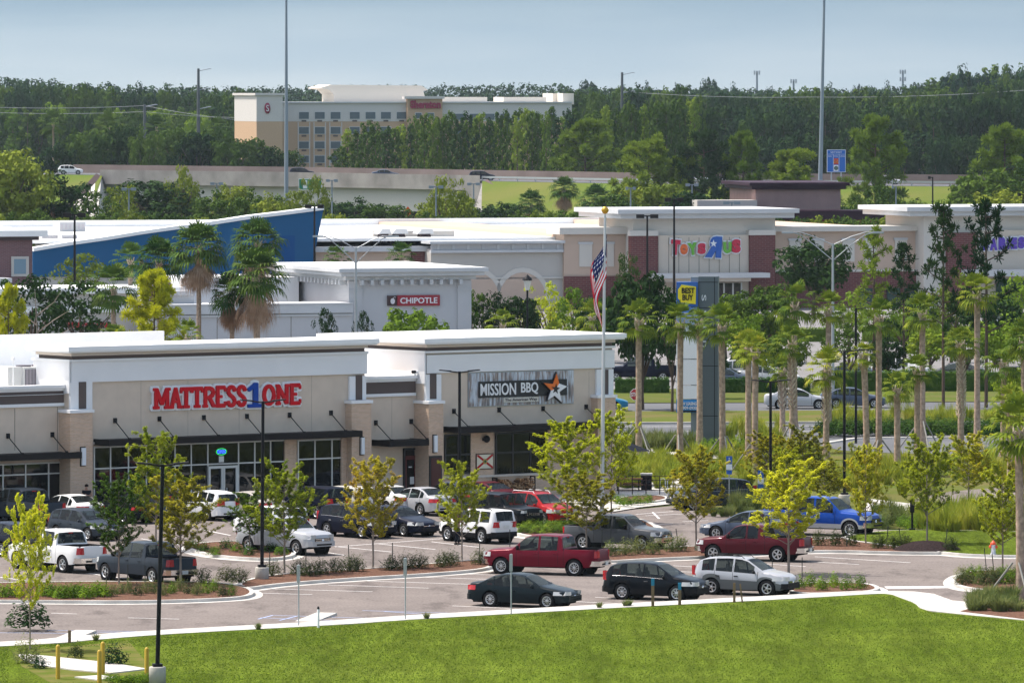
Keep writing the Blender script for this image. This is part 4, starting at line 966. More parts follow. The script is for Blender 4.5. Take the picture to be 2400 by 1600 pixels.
q=M(); q.b2((-1.0,-1.0,ztop+.002),(x1+1.0,19.8,ztop+.03),0); q.build('roof',[roofw],ch)
br=M()
n_=11
for i in range(n_):
    a=1.0+(x1-2.0)*i/(n_-1); br.b2((a-.13,-.6,ztop-1.35),(a+.13,-.01,ztop-.95),0)
for i in range(20): a=.7+18*i/19; br.b2((-.6,a-.13,ztop-1.35),(-.01,a+.13,ztop-.95),0)
br.build('bracket',[coping],ch)
for a,b in((0,1.1),(x1-1.15,x1)):
    q=M(); q.b2((a-.02 if a==0 else a,-.14,0),(b+(.02 if a else 0),-.005,ztop-1.0),0); q.b2((a-.05,-.2,ztop-1.9),(b+.05,-.141,ztop-1.7),0); q.build('pilaster',[grey_w],ch)
# lower wing to the left
zl2=cz_(700,700,14)
q=M(); q.b2((-17,-1.0,0),(-.02,3,cz_(740,712)),0); q.build('wing_wall',[grey_w],ch)
q=M(); a=cz_(740,712); q.b2((-17.2,-1.3,a),(.0,3,a+.1),0); q.b2((-17.2,-1.25,a-.7),(-.01,-1.01,a),0); q.b2((-17,-1.15,a-.95),(-.01,-1.01,a-.8),0); q.build('wing_coping',[coping],ch)
for xx in(-14.5,-11.4,-8.3,-5.2,-2.1):
    q=M(); q.b2((xx,-1.012,0),(xx+.05,-1.001,a-.95)); q.build('panel_joint',[MATS['joint']],ch)
def cx_(p,y): return FC.t(p,y)
z9=cz_(560,690,1); xa_,xb_=cx_(455,1),cx_(560,1)
q=M(); q.b2((xa_,1,0),(-17.02,10,z9),0); q.b2((xa_-.3,.7,z9),(-16.8,10.2,z9+.35),0); q.build('corner_block',[grey_w],ch)
for p_ in(462,497,530,556):
    xx=cx_(p_,1); q=M(); q.b2((xx-.35,.8,0),(xx+.35,.99,z9-.6),0); q.build('pilaster',[coping],ch)
z9=cz_(600,650,12)
q=M(); q.b2((cx_(425,12),12,0),(-.5,22,z9),0); q.build('rear_block',[fascia],ch)
z9=cz_(400,686,3)
q=M(); q.b2((-48,3,0),(xa_-.02,12-.02,z9),0); q.build('wing_wall',[cream_w],ch)
q=M(); q.b2((-48.2,2.6,z9),(xa_-.32,11.9,z9+.45),0); q.b2((-48,2.8,z9-1.5),(xa_-.03,2.99,z9-1.0),0); q.build('wing_coping',[roofw],ch)
# signs
dkred=mat('sign_dark_red',(.33,.012,.03),.4); dkbr=mat('sign_brown',(.05,.02,.02),.5)
def chip(parent,fac,pa,pb,ra,rb,y,full=True):
    a,b=fac.t(pa,y),fac.t(pb,y); z1,z0=fac.z(pa,ra,y),fac.z(pa,rb,y); h=z1-z0; w_=b-a; m_=a+w_*.17
    q=M(); q.b2((m_+.05,y-.22,z0),(b,y-.02,z1),0); q.b2((m_+.1,y-.24,z0+.05),(b-.05,y-.221,z1-.05),0); q.build('sign_panel',[dkred],parent)
    q=M(); q.b2((a,y-.22,z0+.02),(m_-.02,y-.02,z1-.02),0); q.build('emblem_panel',[dkbr],parent)
    q=M(); cx=(a+m_)/2; cz=(z0+z1)/2; pl=[]
    for k in range(14):
        g=2*math.pi*k/14; r=h*.27*(1+.15*math.cos(2*g)); pl.append((cx+.03+r*.7*math.cos(g),cz-.04+r*1.15*math.sin(g)))
    q.prism(pl,y-.25,y-.223,0); q.tube([(cx+.05,y-.24,cz+h*.2),(cx+.18,y-.24,cz+h*.36),(cx+.3,y-.24,cz+h*.30)],.03,5); q.build('emblem',[mat('sign_pale',(.7,.68,.7),.5)],parent)
    text('lettering','CHIPOTLE',mat('chip_white',(.82,.8,.82),.5),parent,((m_+b)/2+.03,y-.26,cz),(b-m_)*.86,h*.55,.05,.018)
s1=empty('shop_sign',FC.O,R(19),'dark red sign reading CHIPOTLE with a brown emblem square on the toothed-cornice building','shop sign'); chip(s1,FC,907,1029,692,717,0)
s2=empty('shop_sign',FC.O,R(19),'small CHIPOTLE sign half hidden behind the bright yellow pine','shop sign'); chip(s2,FC,326,386,747,765,3)
s3=empty('shop_sign',FC.O,R(19),'red lettering ending in ess First behind the dark tree at left','shop sign')
text('lettering','Mattress First',mat('letter_red',(.5,.01,.02),.4),s3,((FC.t(160,3)+FC.t(258,3))/2,2.9,FC.z(200,760,3)),FC.t(258,3)-FC.t(160,3),.55,.1,.05)
# ================= long strip of big stores =================
FS=Fac(1322,700.0,R(17)); st_,sz_=FS.t,FS.z
ss=empty('store_building',FS.O,R(17),'long pale strip of big stores with tan walls, red brick columns and a white roof','building')
tanw=mat('pinkish_tan_wall',(.56,.43,.345),.9,var=.03,scale=.3); rbrick=brick_mat('red_brick',(.175,.062,.060),(.125,.045,.048),(.20,.12,.11),.6,.2,.03)
ivory=mat('ivory_trim',(.62,.59,.54),.85); panelw=mat('ivory_panel',(.63,.55,.46),.9,var=.02,scale=.5)
def sb(x0,x1,r1,r0,y0,y1,m,nm,ref=None,par=ss):
    q=M(); a,b,z0,z1=FS.box(q,x0,x1,r1,r0,y0,y1,0,ref); o=q.build(nm,[m],par); return a,b,z0,z1
DD=70
A=sb(1322,1480,548,None,0,DD,tanw,'wall',ref=1400)
sb(1312,1488,533,549,-.6,4,ivory,'cornice',ref=1400)
sb(1322.5,1480,647,None,-.25,-.005,rbrick,'brick_base',ref=1400)
for a,b in((1358,1388),(1424,1439)):
    sb(a,b,572,625,-.12,-.005,ivory,'wall_panel',ref=1400); sb(a-2,b+2,567,572,-.2,-.005,coping,'panel_head',ref=1400)
# tower
x0,x1,zb,zt_=sb(1484,1817,511,None,-2.5,9,ivory,'tower_wall',ref=1640)
q=M(); q.b2((x0-1.9,-4.2,zt_),(x1+1.5,10,zt_+.5),0); q.b2((x0-2.3,-4.6,zt_+.5),(x1+1.9,10.4,zt_+.95),0); q.build('tower_cornice',[coping],ss)
for a,b in((1478,1542),(1757,1817)):
    sb(a,b,552,None,-3.3,-2.52,rbrick,'brick_column',ref=1640); sb(a-1,b+1,540,552,-3.4,-2.5,ivory,'column_cap',ref=1640)
sb(1543,1756,551,None,-3.0,-2.51,panelw,'sign_wall',ref=1640)
q=M()
for k in range(1,9):
    xx=st_(1543+(1756-1543)*k/9,-3.0); q.b2((xx,-3.012,sz_(1640,640,-3)),(xx+.06,-3.001,sz_(1640,556,-3)))
q.build('panel_joint',[MATS['joint']],ss)
sb(1538,1805,641,652,-6,-3.31,coping,'canopy',ref=1640); sb(1543,1760,652,660,-5.5,-3.32,tanband,'canopy_soffit',ref=1640)
sb(1640,1738,664,None,-3.2,-3.02,glass_m,'window',ref=1640)
q=M()
for p_ in(1640,1665,1697,1718,1738): xx=st_(p_,-3.3); q.b2((xx-.08,-3.3,0),(xx+.08,-3.21,sz_(1640,663,-3.3)))
q.build('window_frame',[mull],ss)
# right wing
sb(1817.5,2215,541,None,0,DD,tanw,'wall',ref=2000); sb(1817.6,2215,530,542,-.7,4,ivory,'cornice',ref=2000)
sb(1818,2214,637,None,-.25,-.005,rbrick,'brick_base',ref=2000); sb(1818,2214,632,637,-.35,-.005,ivory,'band',ref=2000)
for a in(1850,1903,1975,2026,2098,2149):
    sb(a,a+28,563,613,-.13,-.005,ivory,'wall_panel',ref=2000); sb(a-2,a+30,558,563,-.22,-.005,coping,'panel_head',ref=2000)
x0,x1,zb,zt_=sb(2165,2520,505,None,-2.5,9,ivory,'tower_wall',ref=2300)
q=M(); q.b2((x0-2.2,-4.2,zt_),(x1+1.5,10,zt_+.5),0); q.b2((x0-2.6,-4.6,zt_+.5),(x1+1.9,10.4,zt_+.95),0); q.build('tower_cornice',[coping],ss)
sb(2222,2288,545,None,-3.3,-2.52,rbrick,'brick_column',ref=2300); sb(2289,2500,540,None,-3.0,-2.51,panelw,'sign_wall',ref=2300); sb(2275,2500,633,648,-6,-3.31,coping,'canopy',ref=2300)
sb(2335,2420,655,None,-3.2,-3.02,mat('green_glass',(.02,.06,.05),.1),'window',ref=2300)
for p_ in(2015,2080,2120): sb(p_,p_+30,676,None,-.6,-.26,MATS['green_glass'],'window',ref=2000)
# middle white part
sb(1010,1321.5,583,None,.5,DD-1,cream_w,'wall',ref=1160); sb(1008,1325,565,571,-.4,3,coping,'cornice',ref=1160); sb(1011,1321,571,586,.2,.49,grey_w,'band',ref=1160); sb(1010,1321,586,592,-.1,.495,coping,'ledge',ref=1160)
sb(1010,1321,650,654,.3,.494,ivory,'ledge',ref=1160)
for k in range(9):
    p_=1025+k*35; sb(p_,p_+6,572,585,.1,.199,coping,'band_block',ref=1160)
for p_ in(1115,1225):
    q=M(); a=st_(p_,.3); zz=sz_(p_,700,.3); pl=[(a+3.0*math.cos(g),zz+3.2*math.sin(g)) for g in [math.pi*k/12 for k in range(13)]]+[(a-3,0),(a+3,0)]
    q.prism(pl,.35,.49,0); q.build('blind_arch',[ivory],ss,fix=True)
    q=M(); pl=[(a+2.5*math.cos(g),zz+2.7*math.sin(g)) for g in [math.pi*k/12 for k in range(13)]]+[(a-2.5,0),(a+2.5,0)]
    q.prism(pl,.3,.349,0); q.build('arch_panel',[tanw],ss,fix=True)
sb(740,1009,588,None,3,DD-2,tanw,'wall',ref=860); sb(722,1010,578,590,2.2,6,coping,'cornice',ref=860); sb(965,1006,590,None,2.7,2.99,rbrick,'brick_column',ref=980)
# roof sheets
a0,a1=st_(-120),st_(1500)
q=M(); zr=sz_(1400,536)-.9; q.b2((a0,3,zr-.3),(a1,DD-.5,zr),0); q.b2((a1,1,zr-.3),(st_(2300),DD-.5,zr),0); q.b2((a0,DD-.5,zr-.3),(st_(2300),DD,zr+.7),0); q.build('roof',[roofw],ss)
# parapet serrations (upright clips) along the tower edges
# blue wedge wall
bl=empty('store_building',FS.O,R(17),'store with a tall blue wedge-shaped wall rising to a point above the white roofs','building')
bluew=mat('blue_wall',(.012,.10,.235),.65,c2=(.010,.088,.21),scale=.25); blued=mat('blue_patch',(.004,.07,.22),.65)
xa,za=FS.tz(77,589,1); xb,zb_=FS.tz(757,492,1); xc=st_(727,1); zc0=FS.z(77,649,1)
pts=[(xa,zc0),(xa,za)]; 
for k in range(1,8):
    p_=77+(757-77)*k/8; rr={1:575,2:563,3:549,4:537,5:526,6:513,7:503}[k]; pts.append(FS.tz(p_,rr,1))
pts+=[(xb,zb_),(xc,zc0)]
q=M(); q.prism(pts,.9,2.6,0); q.build('wedge_wall',[bluew],bl,fix=True)
q=M(); top=pts[1:-1]
q.prism([(a,b+.005) for a,b in top]+[(a,b+.35) for a,b in top[::-1]],.6,2.9,0); q.build('coping',[roofw],bl,fix=True)
q=M(); q.b2((st_(640,1),.88,FS.z(660,620,1)),(st_(690,1),.899,FS.z(660,552,1))); q.build('faded_patch',[blued],bl)
q=M(); q.b2((xa,1.2,0),(xc,2.5,zc0-.01)); q.build('base_wall',[cream_w],bl)
q=M()
for k in(1,3,5): p_=77+(757-77)*k/7; xx=st_(p_,1); q.b2((xx,.892,zc0),(xx+.06,.899,pts[1+k][1]-.2))
q.build('panel_joint',[blued],bl)
for (pa,pb,ra,rb,yy) in((140,200,521,541,45),(98,140,551,578,12),(145,182,551,572,10),(248,300,550,562,16)):
    q=M(); a,b=st_(pa,yy),st_(pb,yy); z1,z0=sz_(pa,ra,yy),sz_(pa,rb,yy); q.b2((a,yy,min(z0,zr)),(b,yy+3,z1),0)
    for k in range(6): xx=a+(b-a)*(k+.5)/6; q.b2((xx-.08,yy-.05,z0+.2),(xx+.08,yy-.001,z1-.2),1)
    q.build('rooftop_unit',[mat('unit_pale',(.5,.5,.51),.6),MATS['louvre_metal']],bl)
# dark roof hoods and pipes
hood=mat('hood_dark',(.06,.045,.05),.6)
for pa,pb in((890,915),(922,955),(982,1015)):
    q=M(); yy=7; a,b=st_(pa,yy),st_(pb,yy); z1,z0=sz_(pa,548,yy),sz_(pa,571,yy); q.prism([(a,z0),(b,z0),(b-.2*(b-a),z1),(a+.2*(b-a),z1)],yy,yy+1.4,0); q.b2((a+.3*(b-a),yy-.05,z0+.1),(b-.3*(b-a),yy-.001,z1-.4),1); q.prism([(a-.2,z1),(b,z1),(b-.1,z1+.5),(a+.2,z1+.5)],yy-.3,yy+1.8,1); q.build('roof_hood',[hood,coping],ss,fix=True)
q=M(); yy=9.5; q.b2((st_(875,yy),yy,zr),(st_(1065,yy),yy+.4,sz_(960,541,yy)),0); q.build('screen_wall',[cream_w],ss)
# left brick building
FL=Fac(0,615.0,R(17))
lb=empty('brick_building',FL.O,R(17),'brown brick building with a white framed window at the left edge','building')
a=FL.t(-120); b=FL.t(76); zt_=FL.z(40,563)
q=M(); q.b2((a,0,0),(b,18,zt_)); q.build('wall',[brick_mat('brown_brick',(.20,.105,.11),(.15,.08,.09),(.22,.16,.16),.4,.12,.02)],lb)
q=M(); q.b2((a,-.5,zt_),(b+.5,18.4,zt_+.35),0); q.b2((a,-1.0,zt_+.35),(b+1.2,18.8,zt_+.9),1); q.build('cornice',[hood,roofw],lb)
q=M(); q.b2((FL.t(26),-.15,FL.z(26,648)),(FL.t(67),-.01,FL.z(26,601)),0); f=q.build('window',[cream_w],lb)
q=M(); q.b2((FL.t(32),-.17,FL.z(26,642)),(FL.t(60),-.151,FL.z(26,607)),0); q.build('pane',[mat('blue_pane',(.16,.26,.33),.15)],f)
q=M(); q.b2((a,-4,0),(FL.t(22,-4),-.6,FL.z(5,662,-4)),0); q.b2((a,-4.4,FL.z(5,662,-4)),(FL.t(26,-4),-.6,FL.z(5,652,-4)),0); q.build('porch',[coping],lb)
# store signs
def toys(x_list,letters,cols,par,rows,y=-3.05):
    for (pa,pb,r1,r0,rot,fl),ch_,c in zip(x_list,letters,cols):
        a,b=FS.t(pa,y),FS.t(pb,y); z1,z0=FS.z((pa+pb)/2,r1,y),FS.z((pa+pb)/2,r0,y); cx,cz=(a+b)/2,(z0+z1)/2
        text('letter_outline',ch_,sw,par,(cx,y-.08,cz),(b-a)+.22,z1-z0+.24,.16,.12,rot=rot,flip=fl)
        text('letter',ch_,c,par,(cx,y-.2,cz),(b-a)-.05,z1-z0-.05,.2,.08,rot=rot,flip=fl)
lr=mat('letter_crimson',(.55,.01,.05),.4); lo_=mat('letter_orange',(.7,.13,.02),.4); lg=mat('letter_green',(.13,.42,.03),.4); lbl=mat('letter_blue',(.01,.10,.42),.4); lp=mat('letter_purple',(.10,.04,.42),.4)
ts=empty('store_sign',FS.O,R(17),'rainbow lettering reading TOYS R US with a big reversed blue R','store sign')
toys([(1570,1593,561,598,-.08,False),(1592,1611,571,597,0,False),(1610,1633,568,598,.1,False),(1633,1653,569,596,0,False),(1651,1690,553,604,-.06,True),(1693,1713,566,594,0,False),(1713,1735,560,593,0,False)],'ToYSRUS',[lr,lo_,lg,lr,lbl,lg,lr],ts,None)
q=M(); cx,cz=FS.tz(1672,571,-3.3); q.prism([(cx+(.42 if k%2==0 else .17)*math.sin(k*math.pi/5),cz+(.42 if k%2==0 else .17)*math.cos(k*math.pi/5)) for k in range(10)],-3.36,-3.3,0); q.build('star',[sw],ts,fix=True)
bs=empty('store_sign',FS.O,R(17),'purple lettering reading BABiES behind the tall pine at the right edge','store sign')
toys([(2296,2316,557,587,0,False),(2318,2336,557,587,0,False),(2338,2356,555,586,0,False),(2358,2364,558,584,0,False),(2367,2382,556,584,0,False),(2384,2400,554,583,0,False)],'BABiES',[lp]*6,bs,None)
# maroon roofed pink building behind
FM=Fac(1771,900.0,R(8)); mb=empty('office_building',FM.O,R(8),'pink stone building with a dark maroon overhanging roof edge behind the store tower','building')
q=M(); a,b=0,FM.t(1970); z1=FM.z(1771,444); q.b2((0,0,0),(b,20,z1)); q.build('wall',[mat('pink_stone',(.36,.24,.22),.85,c2=(.29,.2,.19),scale=.6)],mb)
mar=mat('maroon_fascia',(.035,.012,.025),.6)
q=M(); q.b2((-.6,-.6,z1),(b+.6,20.6,z1+.5),0); q.b2((-1,-1,z1+.5),(b+1,21,z1+.9),0); q.build('roof',[mar],mb)
q=M(); zq=FM.z(1771,492); q.b2((-12,-6,zq-1.2),(b+5,-.01,zq),0); q.b2((-11,-5,0),(b+4,-.02,zq-1.2),1); q.build('lower_roof',[mar,mat('maroon_wall',(.25,.03,.04),.7)],mb)
q=M(); q.b2((-8,-1.2,zq),(-.01,3,FM.z(1700,469)),0); q.build('side_wall',[cream_w],mb)
# ================= hotel =================
FH=Fac(690,1455.0,R(14)); ht,hz_=FH.t,FH.z
ho=empty('hotel_building',FH.O,R(14),'six-storey peach and white hotel with rows of windows behind the highway trees','building')
hw=mat('hotel_white',(.60,.57,.545),.9); hp=mat('hotel_peach',(.52,.36,.24),.9); hpd=mat('hotel_peach_dark',(.45,.31,.21),.9); hroof=mat('hotel_roof_cream',(.78,.70,.60),.8)
def hb_(x0,x1,r1,r0,y0,y1,m,nm,ref=None,par=ho):
    q=M(); FH.box(q,x0,x1,r1,r0,y0,y1,0,ref); return q.build(nm,[m],par)
hb_(609,1340,285,None,0,22,hp,'wall',ref=760); hb_(609.2,1340,242,285,-.05,22,hw,'upper_wall',ref=760); hb_(608,1341,239,242,-.5,22.5,coping,'parapet_cap',ref=760)
x0=ht(609); zt_=hz_(580,224,-6)
q=M(); q.b2((x0-2.6,-9,0),(x0+3,14,hz_(580,285,-6)),0); q.build('tower_wall',[hp],ho)
q=M(); q.b2((x0-2.62,-9.05,hz_(580,285,-6)),(x0+3.02,14.05,zt_),0); q.build('tower_upper_wall',[hw],ho)
q=M(); q.b2((x0-3.0,-9.4,zt_),(x0+3.4,14.4,zt_+.5),0); q.build('tower_cap',[hw],ho)
hb_(955,1037,232,None,-1.5,-.06,hp,'centre_bay',ref=990); hb_(948,1042,226,232,-2.2,-.04,hw,'bay_cap',ref=990)
win_m=mat('hotel_glass',(.10,.13,.15),.15); wfr=mat('hotel_window_frame',(.62,.61,.6),.7); acm=mat('ac_grille',(.10,.08,.08),.8)
cols_=[701,738,775,820,857,893,930]
for ci,c in enumerate(cols_):
    for ri,rr in enumerate((263,298,332,365,399)):
        if ri>1 and ci>2: continue
        w_=23; f=hb_(c-1,c+w_+1,rr-1,rr+17,-.15,-.051,wfr,'window',ref=760)
        hb_(c,c+w_,rr,rr+16,-.17,-.151,win_m,'pane',ref=760,par=ho).parent=f
        hb_(c+6,c+w_-6,rr+19,rr+22.5,-.14,-.052,acm,'vent_grille',ref=760)
for c in(973,1002): f=hb_(c,c+16,264,279,-1.65,-1.501,wfr,'window',ref=990); hb_(c+1,c+15,265,278,-1.67,-1.651,win_m,'pane',ref=990).parent=f
for c in(1064,1100,1136,1172,1208,1244,1280):
    for rr in(266,300): f=hb_(c,c+24,rr,rr+16,-.15,-.051,wfr,'window',ref=1150); hb_(c+1,c+23,rr+1,rr+15,-.17,-.151,win_m,'pane',ref=1150).parent=f
for c in(699,726,736,763,773,801): hb_(c-1,c+1,287,None,-.12,-.001,hw,'pilaster',ref=760)
for c in(727,764): hb_(c+1.2,c+7,287,None,-.06,-.001,hpd,'recess_panel',ref=760)
# roof crown
q=M(); y=6; pl=[(ht(783,y),hz_(783,240,y)),(ht(1000,y),hz_(1000,240,y)),(ht(992,y),hz_(992,214,y)),(ht(1003,y),hz_(1003,211,y)),(ht(988,y),hz_(988,201,y)),(ht(775,y),hz_(775,199,y)),(ht(748,y),hz_(748,207,y)),(ht(772,y),hz_(772,211,y)),(ht(783,y),hz_(783,222,y))]
q.prism(pl,y,y+12,0); q.build('roof_crown',[hroof],ho,fix=True)
for a,b,c,d,y in((1037,1142,228,241,5),(1180,1280,228,242,5),(1296,1318,219,242,8),(1319,1345,219,245,3)): hb_(a,b,c,d,y,y+9,hroof,'roof_block',ref=a)
hs=empty('hotel_sign',FH.O,R(14),'dark red lettering reading Sheraton high on the hotel centre bay','hotel sign')
text('lettering','Sheraton',mat('hotel_red',(.28,.01,.05),.5),hs,((ht(961,-1.5)+ht(1032,-1.5))/2,-1.75,hz_(990,245,-1.5)),ht(1032,-1.5)-ht(961,-1.5),1.75,.3,.05)
he=empty('hotel_emblem',FH.O,R(14),'dark red oval emblem with a pale curled letter on the hotel end tower','emblem')
cx,cz=x0-.3,hz_(575,254,-9); q=M(); q.lathe([(0,-9.3),(1,-9.3),(1,-9.06)],24,axis='y'); q.v=[(v[0]*.62+cx,v[1],v[2]*1.15+cz) for v in q.v]; q.build('oval',[MATS['hotel_red']],he)
text('letter','S',sw,he,(cx,-9.4,cz),.6,1.3,.1,.0)
# ================= highway on its embankment =================
hwm=mat('highway_concrete',(.33,.315,.295),.9,c2=(.19,.18,.17),scale=.25); hwb=mat('barrier_brown',(.20,.16,.145),.9,var=.15,scale=.2); hww=mat('abutment_white',(.55,.53,.49),.9,var=.06,scale=.1); dk=mat('underpass_shade',(.02,.018,.02),.95)
ZD=7.6
def hp_(px_,row,z): return G(px_,row,z)
near=[G(x,y,ZD) for x,y in((-200,411),(150,409),(700,416),(1130,424),(1500,431),(2400,438),(2800,441))]
def off(line,dx): # shift away from the camera
    return [v+Vector((0,dx,0)) for v in line]
def prism_line(nm,line,y0,y1,z0,z1,m,kind=None,parent=None,lab=None,cat=None):
    q=M()
    for a,b in zip(line,line[1:]):
        vs=[(a.x,a.y+y0,z0),(b.x,b.y+y0,z0),(b.x,b.y+y1,z0),(a.x,a.y+y1,z0),(a.x,a.y+y0,z1),(b.x,b.y+y0,z1),(b.x,b.y+y1,z1),(a.x,a.y+y1,z1)]
        q.add(vs,[(0,1,5,4),(4,5,6,7),(2,3,7,6),(0,3,2,1)])
    o=q.build(nm,[m],parent); 
    if kind: tag(o,kind=kind)
    if lab: tag(o,lab,cat)
    return o
bg_=empty('highway_bridge',(0,0,0),0,'pale concrete highway bridge and its retaining wall crossing behind the stores','bridge')
sec=[v for v in near if True]
def cut(a,b):
    out=[]
    for p_ in [a]+[x for x in(150,300,500,700,900,1130,1500,2400) if a<x<b]+[b]:
        rows=[(-200,411),(150,409),(700,416),(1130,424),(1500,431),(2400,438),(2800,441)]
        r=interp(rows,p_); out.append(G(p_,r,ZD))
    return out
prism_line('road',cut(-200,2800),0,26,ZD-.5,ZD,road_m,kind='structure')
prism_line('girder',cut(235,1125),-.5,0,ZD-1.6,ZD+.9,hwm,parent=bg_)
prism_line('abutment_wall',cut(240,1090),2,3,2.2,ZD-.5,hww,parent=bg_)
prism_line('underpass_shade_block',cut(500,1095),2.5,30,-.01,2.2,dk,parent=bg_)  # solid block, its near-black colour standing in for shade in the open underpass
prism_line('retaining_wall',cut(150,505),2,3,0,2.2,hww,parent=bg_)
prism_line('wall_end',cut(1090,1135),-1.0,3,0,ZD-.4,hwm,parent=bg_)
prism_line('highway_barrier',cut(150,2500),25.5,26.3,ZD,ZD+1.5,hwb,lab='long brown concrete barrier along the far side of the highway',cat='barrier')
# grass banks
def bank(nm,a,b,run,foot):
    top=cut(a,b); q=M()
    for u,v in zip(top,top[1:]):
        q.add([(u.x,u.y,ZD-.05),(v.x,v.y,ZD-.05),(v.x,v.y-run,foot),(u.x,u.y-run,foot)],[(0,3,2,1)])
    tag(q.build(nm,[bank_m]),kind='structure')
bank('embankment',1130,2800,45,-.02); bank('embankment',-200,240,45,-.02)
q=M(); t0=cut(1130,1135)[0]; q.add([(t0.x,t0.y-.5,ZD-.3),(t0.x+9,t0.y-46,0),(t0.x-2,t0.y-46,0),(t0.x-2,t0.y-.5,0)],[(0,1,2,3)]); q.add([(t0.x+.0,t0.y-.5,ZD-.3),(t0.x+9,t0.y-46,-.01),(t0.x+9.6,t0.y-46,.6),(t0.x+.9,t0.y-.5,ZD+.3)],[(0,3,2,1)],1); q.build('wing_wall',[hwm,mat('wall_cap_dark',(.12,.09,.09),.9)],bg_)
t1=cut(238,242)[0]; q=M(); q.add([(t1.x,t1.y-.5,ZD-.3),(t1.x-5,t1.y-46,0),(t1.x+2,t1.y-46,0),(t1.x+2,t1.y-.5,0)],[(0,3,2,1)]); q.add([(t1.x,t1.y-.5,ZD-.3),(t1.x-5,t1.y-46,-.01),(t1.x-5.6,t1.y-46,.6),(t1.x-.9,t1.y-.5,ZD+.3)],[(0,1,2,3)],1); q.build('wing_wall',[hww,MATS['wall_cap_dark']],bg_)
# guardrail right
gr=empty('guard_rail',(0,0,0),0,'thin grey steel guard rail on posts along the grassy highway bank','guard rail')
ln=cut(1130,2600); prism_line('rail',ln,.9,1.0,ZD+.45,ZD+.78,metal_g,parent=gr)
k0=ln[0].x; 
q=M(); q.box((0,0,.35),(.18,.2,.8)); pm_=q.mesh('post',[metal_g])
for i in range(34):
    f=i/33; x_=ln[0].x+(ln[-1].x-ln[0].x)*f
    y_=interp([(v.x,v.y) for v in ln],x_); o=bpy.data.objects.new('post',pm_); COL.objects.link(o); o.parent=gr; o.location=(x_,y_+1.15,ZD)
# highway cars (at rest)
def hcar(kd,nm,px_,row,c,lb,yw=3,dy=8,ct='car'):
    b_=interp([(-200,411),(150,409),(700,416),(1130,424),(1500,431),(2400,438),(2800,441)],px_); g=G(px_,b_,ZD); k=(px_-1200)/F; at=Vector((k*(g.y+dy),g.y+dy,ZD)); return V(kd,nm,None,yw,c,lb,'cars on the highway','five',cat=ct,lo=True,at=at)
hcar('suv','suv',165,0,whitep,'white suv on the highway above the left grass bank',3,3,'suv')
hcar('suv','suv',708,0,navy,'dark suv on the highway just right of the left tall mast',3,8,'suv')
hcar('suv','suv',1130,0,navy,'dark blue suv on the highway where the bridge meets the grass',3,4,'suv')
hcar('sedan','sedan',904,0,greyb,'pale blue car roof showing over the barrier above the bridge',3,16)
hcar('sedan','sedan',2076,0,whitep,'white car on the highway behind the lone big pine',3,15)
hcar('sedan','sedan',1665,0,whitep,'white car on the highway between the roadside pines',3,14)
hcar('sedan','sedan',1640,0,silver,'silver car on the highway left of the white one between pines',3,18)
# ================= poles, lamps, signs =================
def pole(nm,base,h,r0,r1,m,label,cat,group=None,lean=(0,0)):
    e=empty(nm,base,0,label,cat,group); q=M(); q.tube([(0,0,0),(lean[0]*h,lean[1]*h,h)],[r0,r1],10); q.build('pole',[m],e); return e
mast_m=mat('mast_grey',(.24,.28,.33),.5,.2)
e=pole('high_mast_light',P(671,460,1180)*1,0.1,.1,.1,mast_m,'very tall grey mast at left rising out of the picture above the hotel','light mast')
bpy.data.objects.remove(kids(e)[0]); KIDS.clear()
def mast(px_,d,label,lean=0):
    b=P(px_,300,d); b.z=0 if d<1250 else ZD; e=empty('high_mast_light',b,0,label,'light mast','tall highway light masts')
    q=M(); q.tube([(0,0,0),(lean*40,0,40)],[.42,.17],10); q.build('pole',[mast_m],e)
    q=M(); q.lathe([(1.6,40),(1.6,40.4),(0,40.6)],12); 
    for k in range(6): g=k*math.pi/3; q.box((1.6*math.cos(g)+lean*40,1.6*math.sin(g),39.8),(.7,.7,.5))
    q.build('lamp_ring',[mast_m],e)
bpy.data.objects.remove(e)
mast(671,1150,'very tall grey mast at left crossing in front of the hotel')
mast(1920,1085,'very tall grey mast at right beside the blue highway sign',.0215)
# main parking lot lamp posts
def lamp(px_,row,toprow,label,arms=2,base=True,thick=.085,span=1.05,group='black parking lot lamp posts',lean=0,zb=0):
    b=G(px_,row,zb); s_=F/b.y; e=empty('lamp_post',b,R(10),label,'lamp post',group); h=(row-toprow)/s_
    z0=0
    if base:
        q=M(); q.lathe([(0,0),(.32,0),(.32,.62),(.29,.66),(0,.66)],24); q.build('concrete_base',[conc_old],e); z0=.66
        q=M(); q.box((0,0,.71),(.36,.36,.12)); q.build('base_plate',[black_m],e)
    q=M(); q.tube([(0,0,z0),(lean*h,0,h)],[thick,thick*.85],8); q.build('pole',[black_m],e)
    for sg in([-1,1] if arms==2 else [1]):
        q=M(); x=lean*h; q.tube([(x,0,h-.06),(x+sg*span*.45,0,h+.0),(x+sg*span*.5,0,h+.02)],.035,6); 
        q.add([(x+sg*span*.4,-.14,h-.02),(x+sg*span,-.17,h+.05),(x+sg*span,.17,h+.05),(x+sg*span*.4,.14,h-.02),(x+sg*span*.42,-.12,h+.05),(x+sg*span*.98,-.14,h+.10),(x+sg*span*.98,.14,h+.10),(x+sg*span*.42,.12,h+.05)],[(0,1,2,3),(7,6,5,4),(0,4,5,1),(1,5,6,2),(2,6,7,3),(3,7,4,0)]); q.build('lamp_head',[bronze],e,fix=True)
    return e
lamp(369,1602,1088,'black lamp post on a round concrete base at the lower left, nearest of all',span=1.0,lean=.024,zb=.12)
lamp(614,1362,940,'black lamp post on a concrete base in the long mulched strip before the mattress shop',lean=.006)
lamp(1077,1242,870,'black lamp post standing in front of the restaurant signboard')
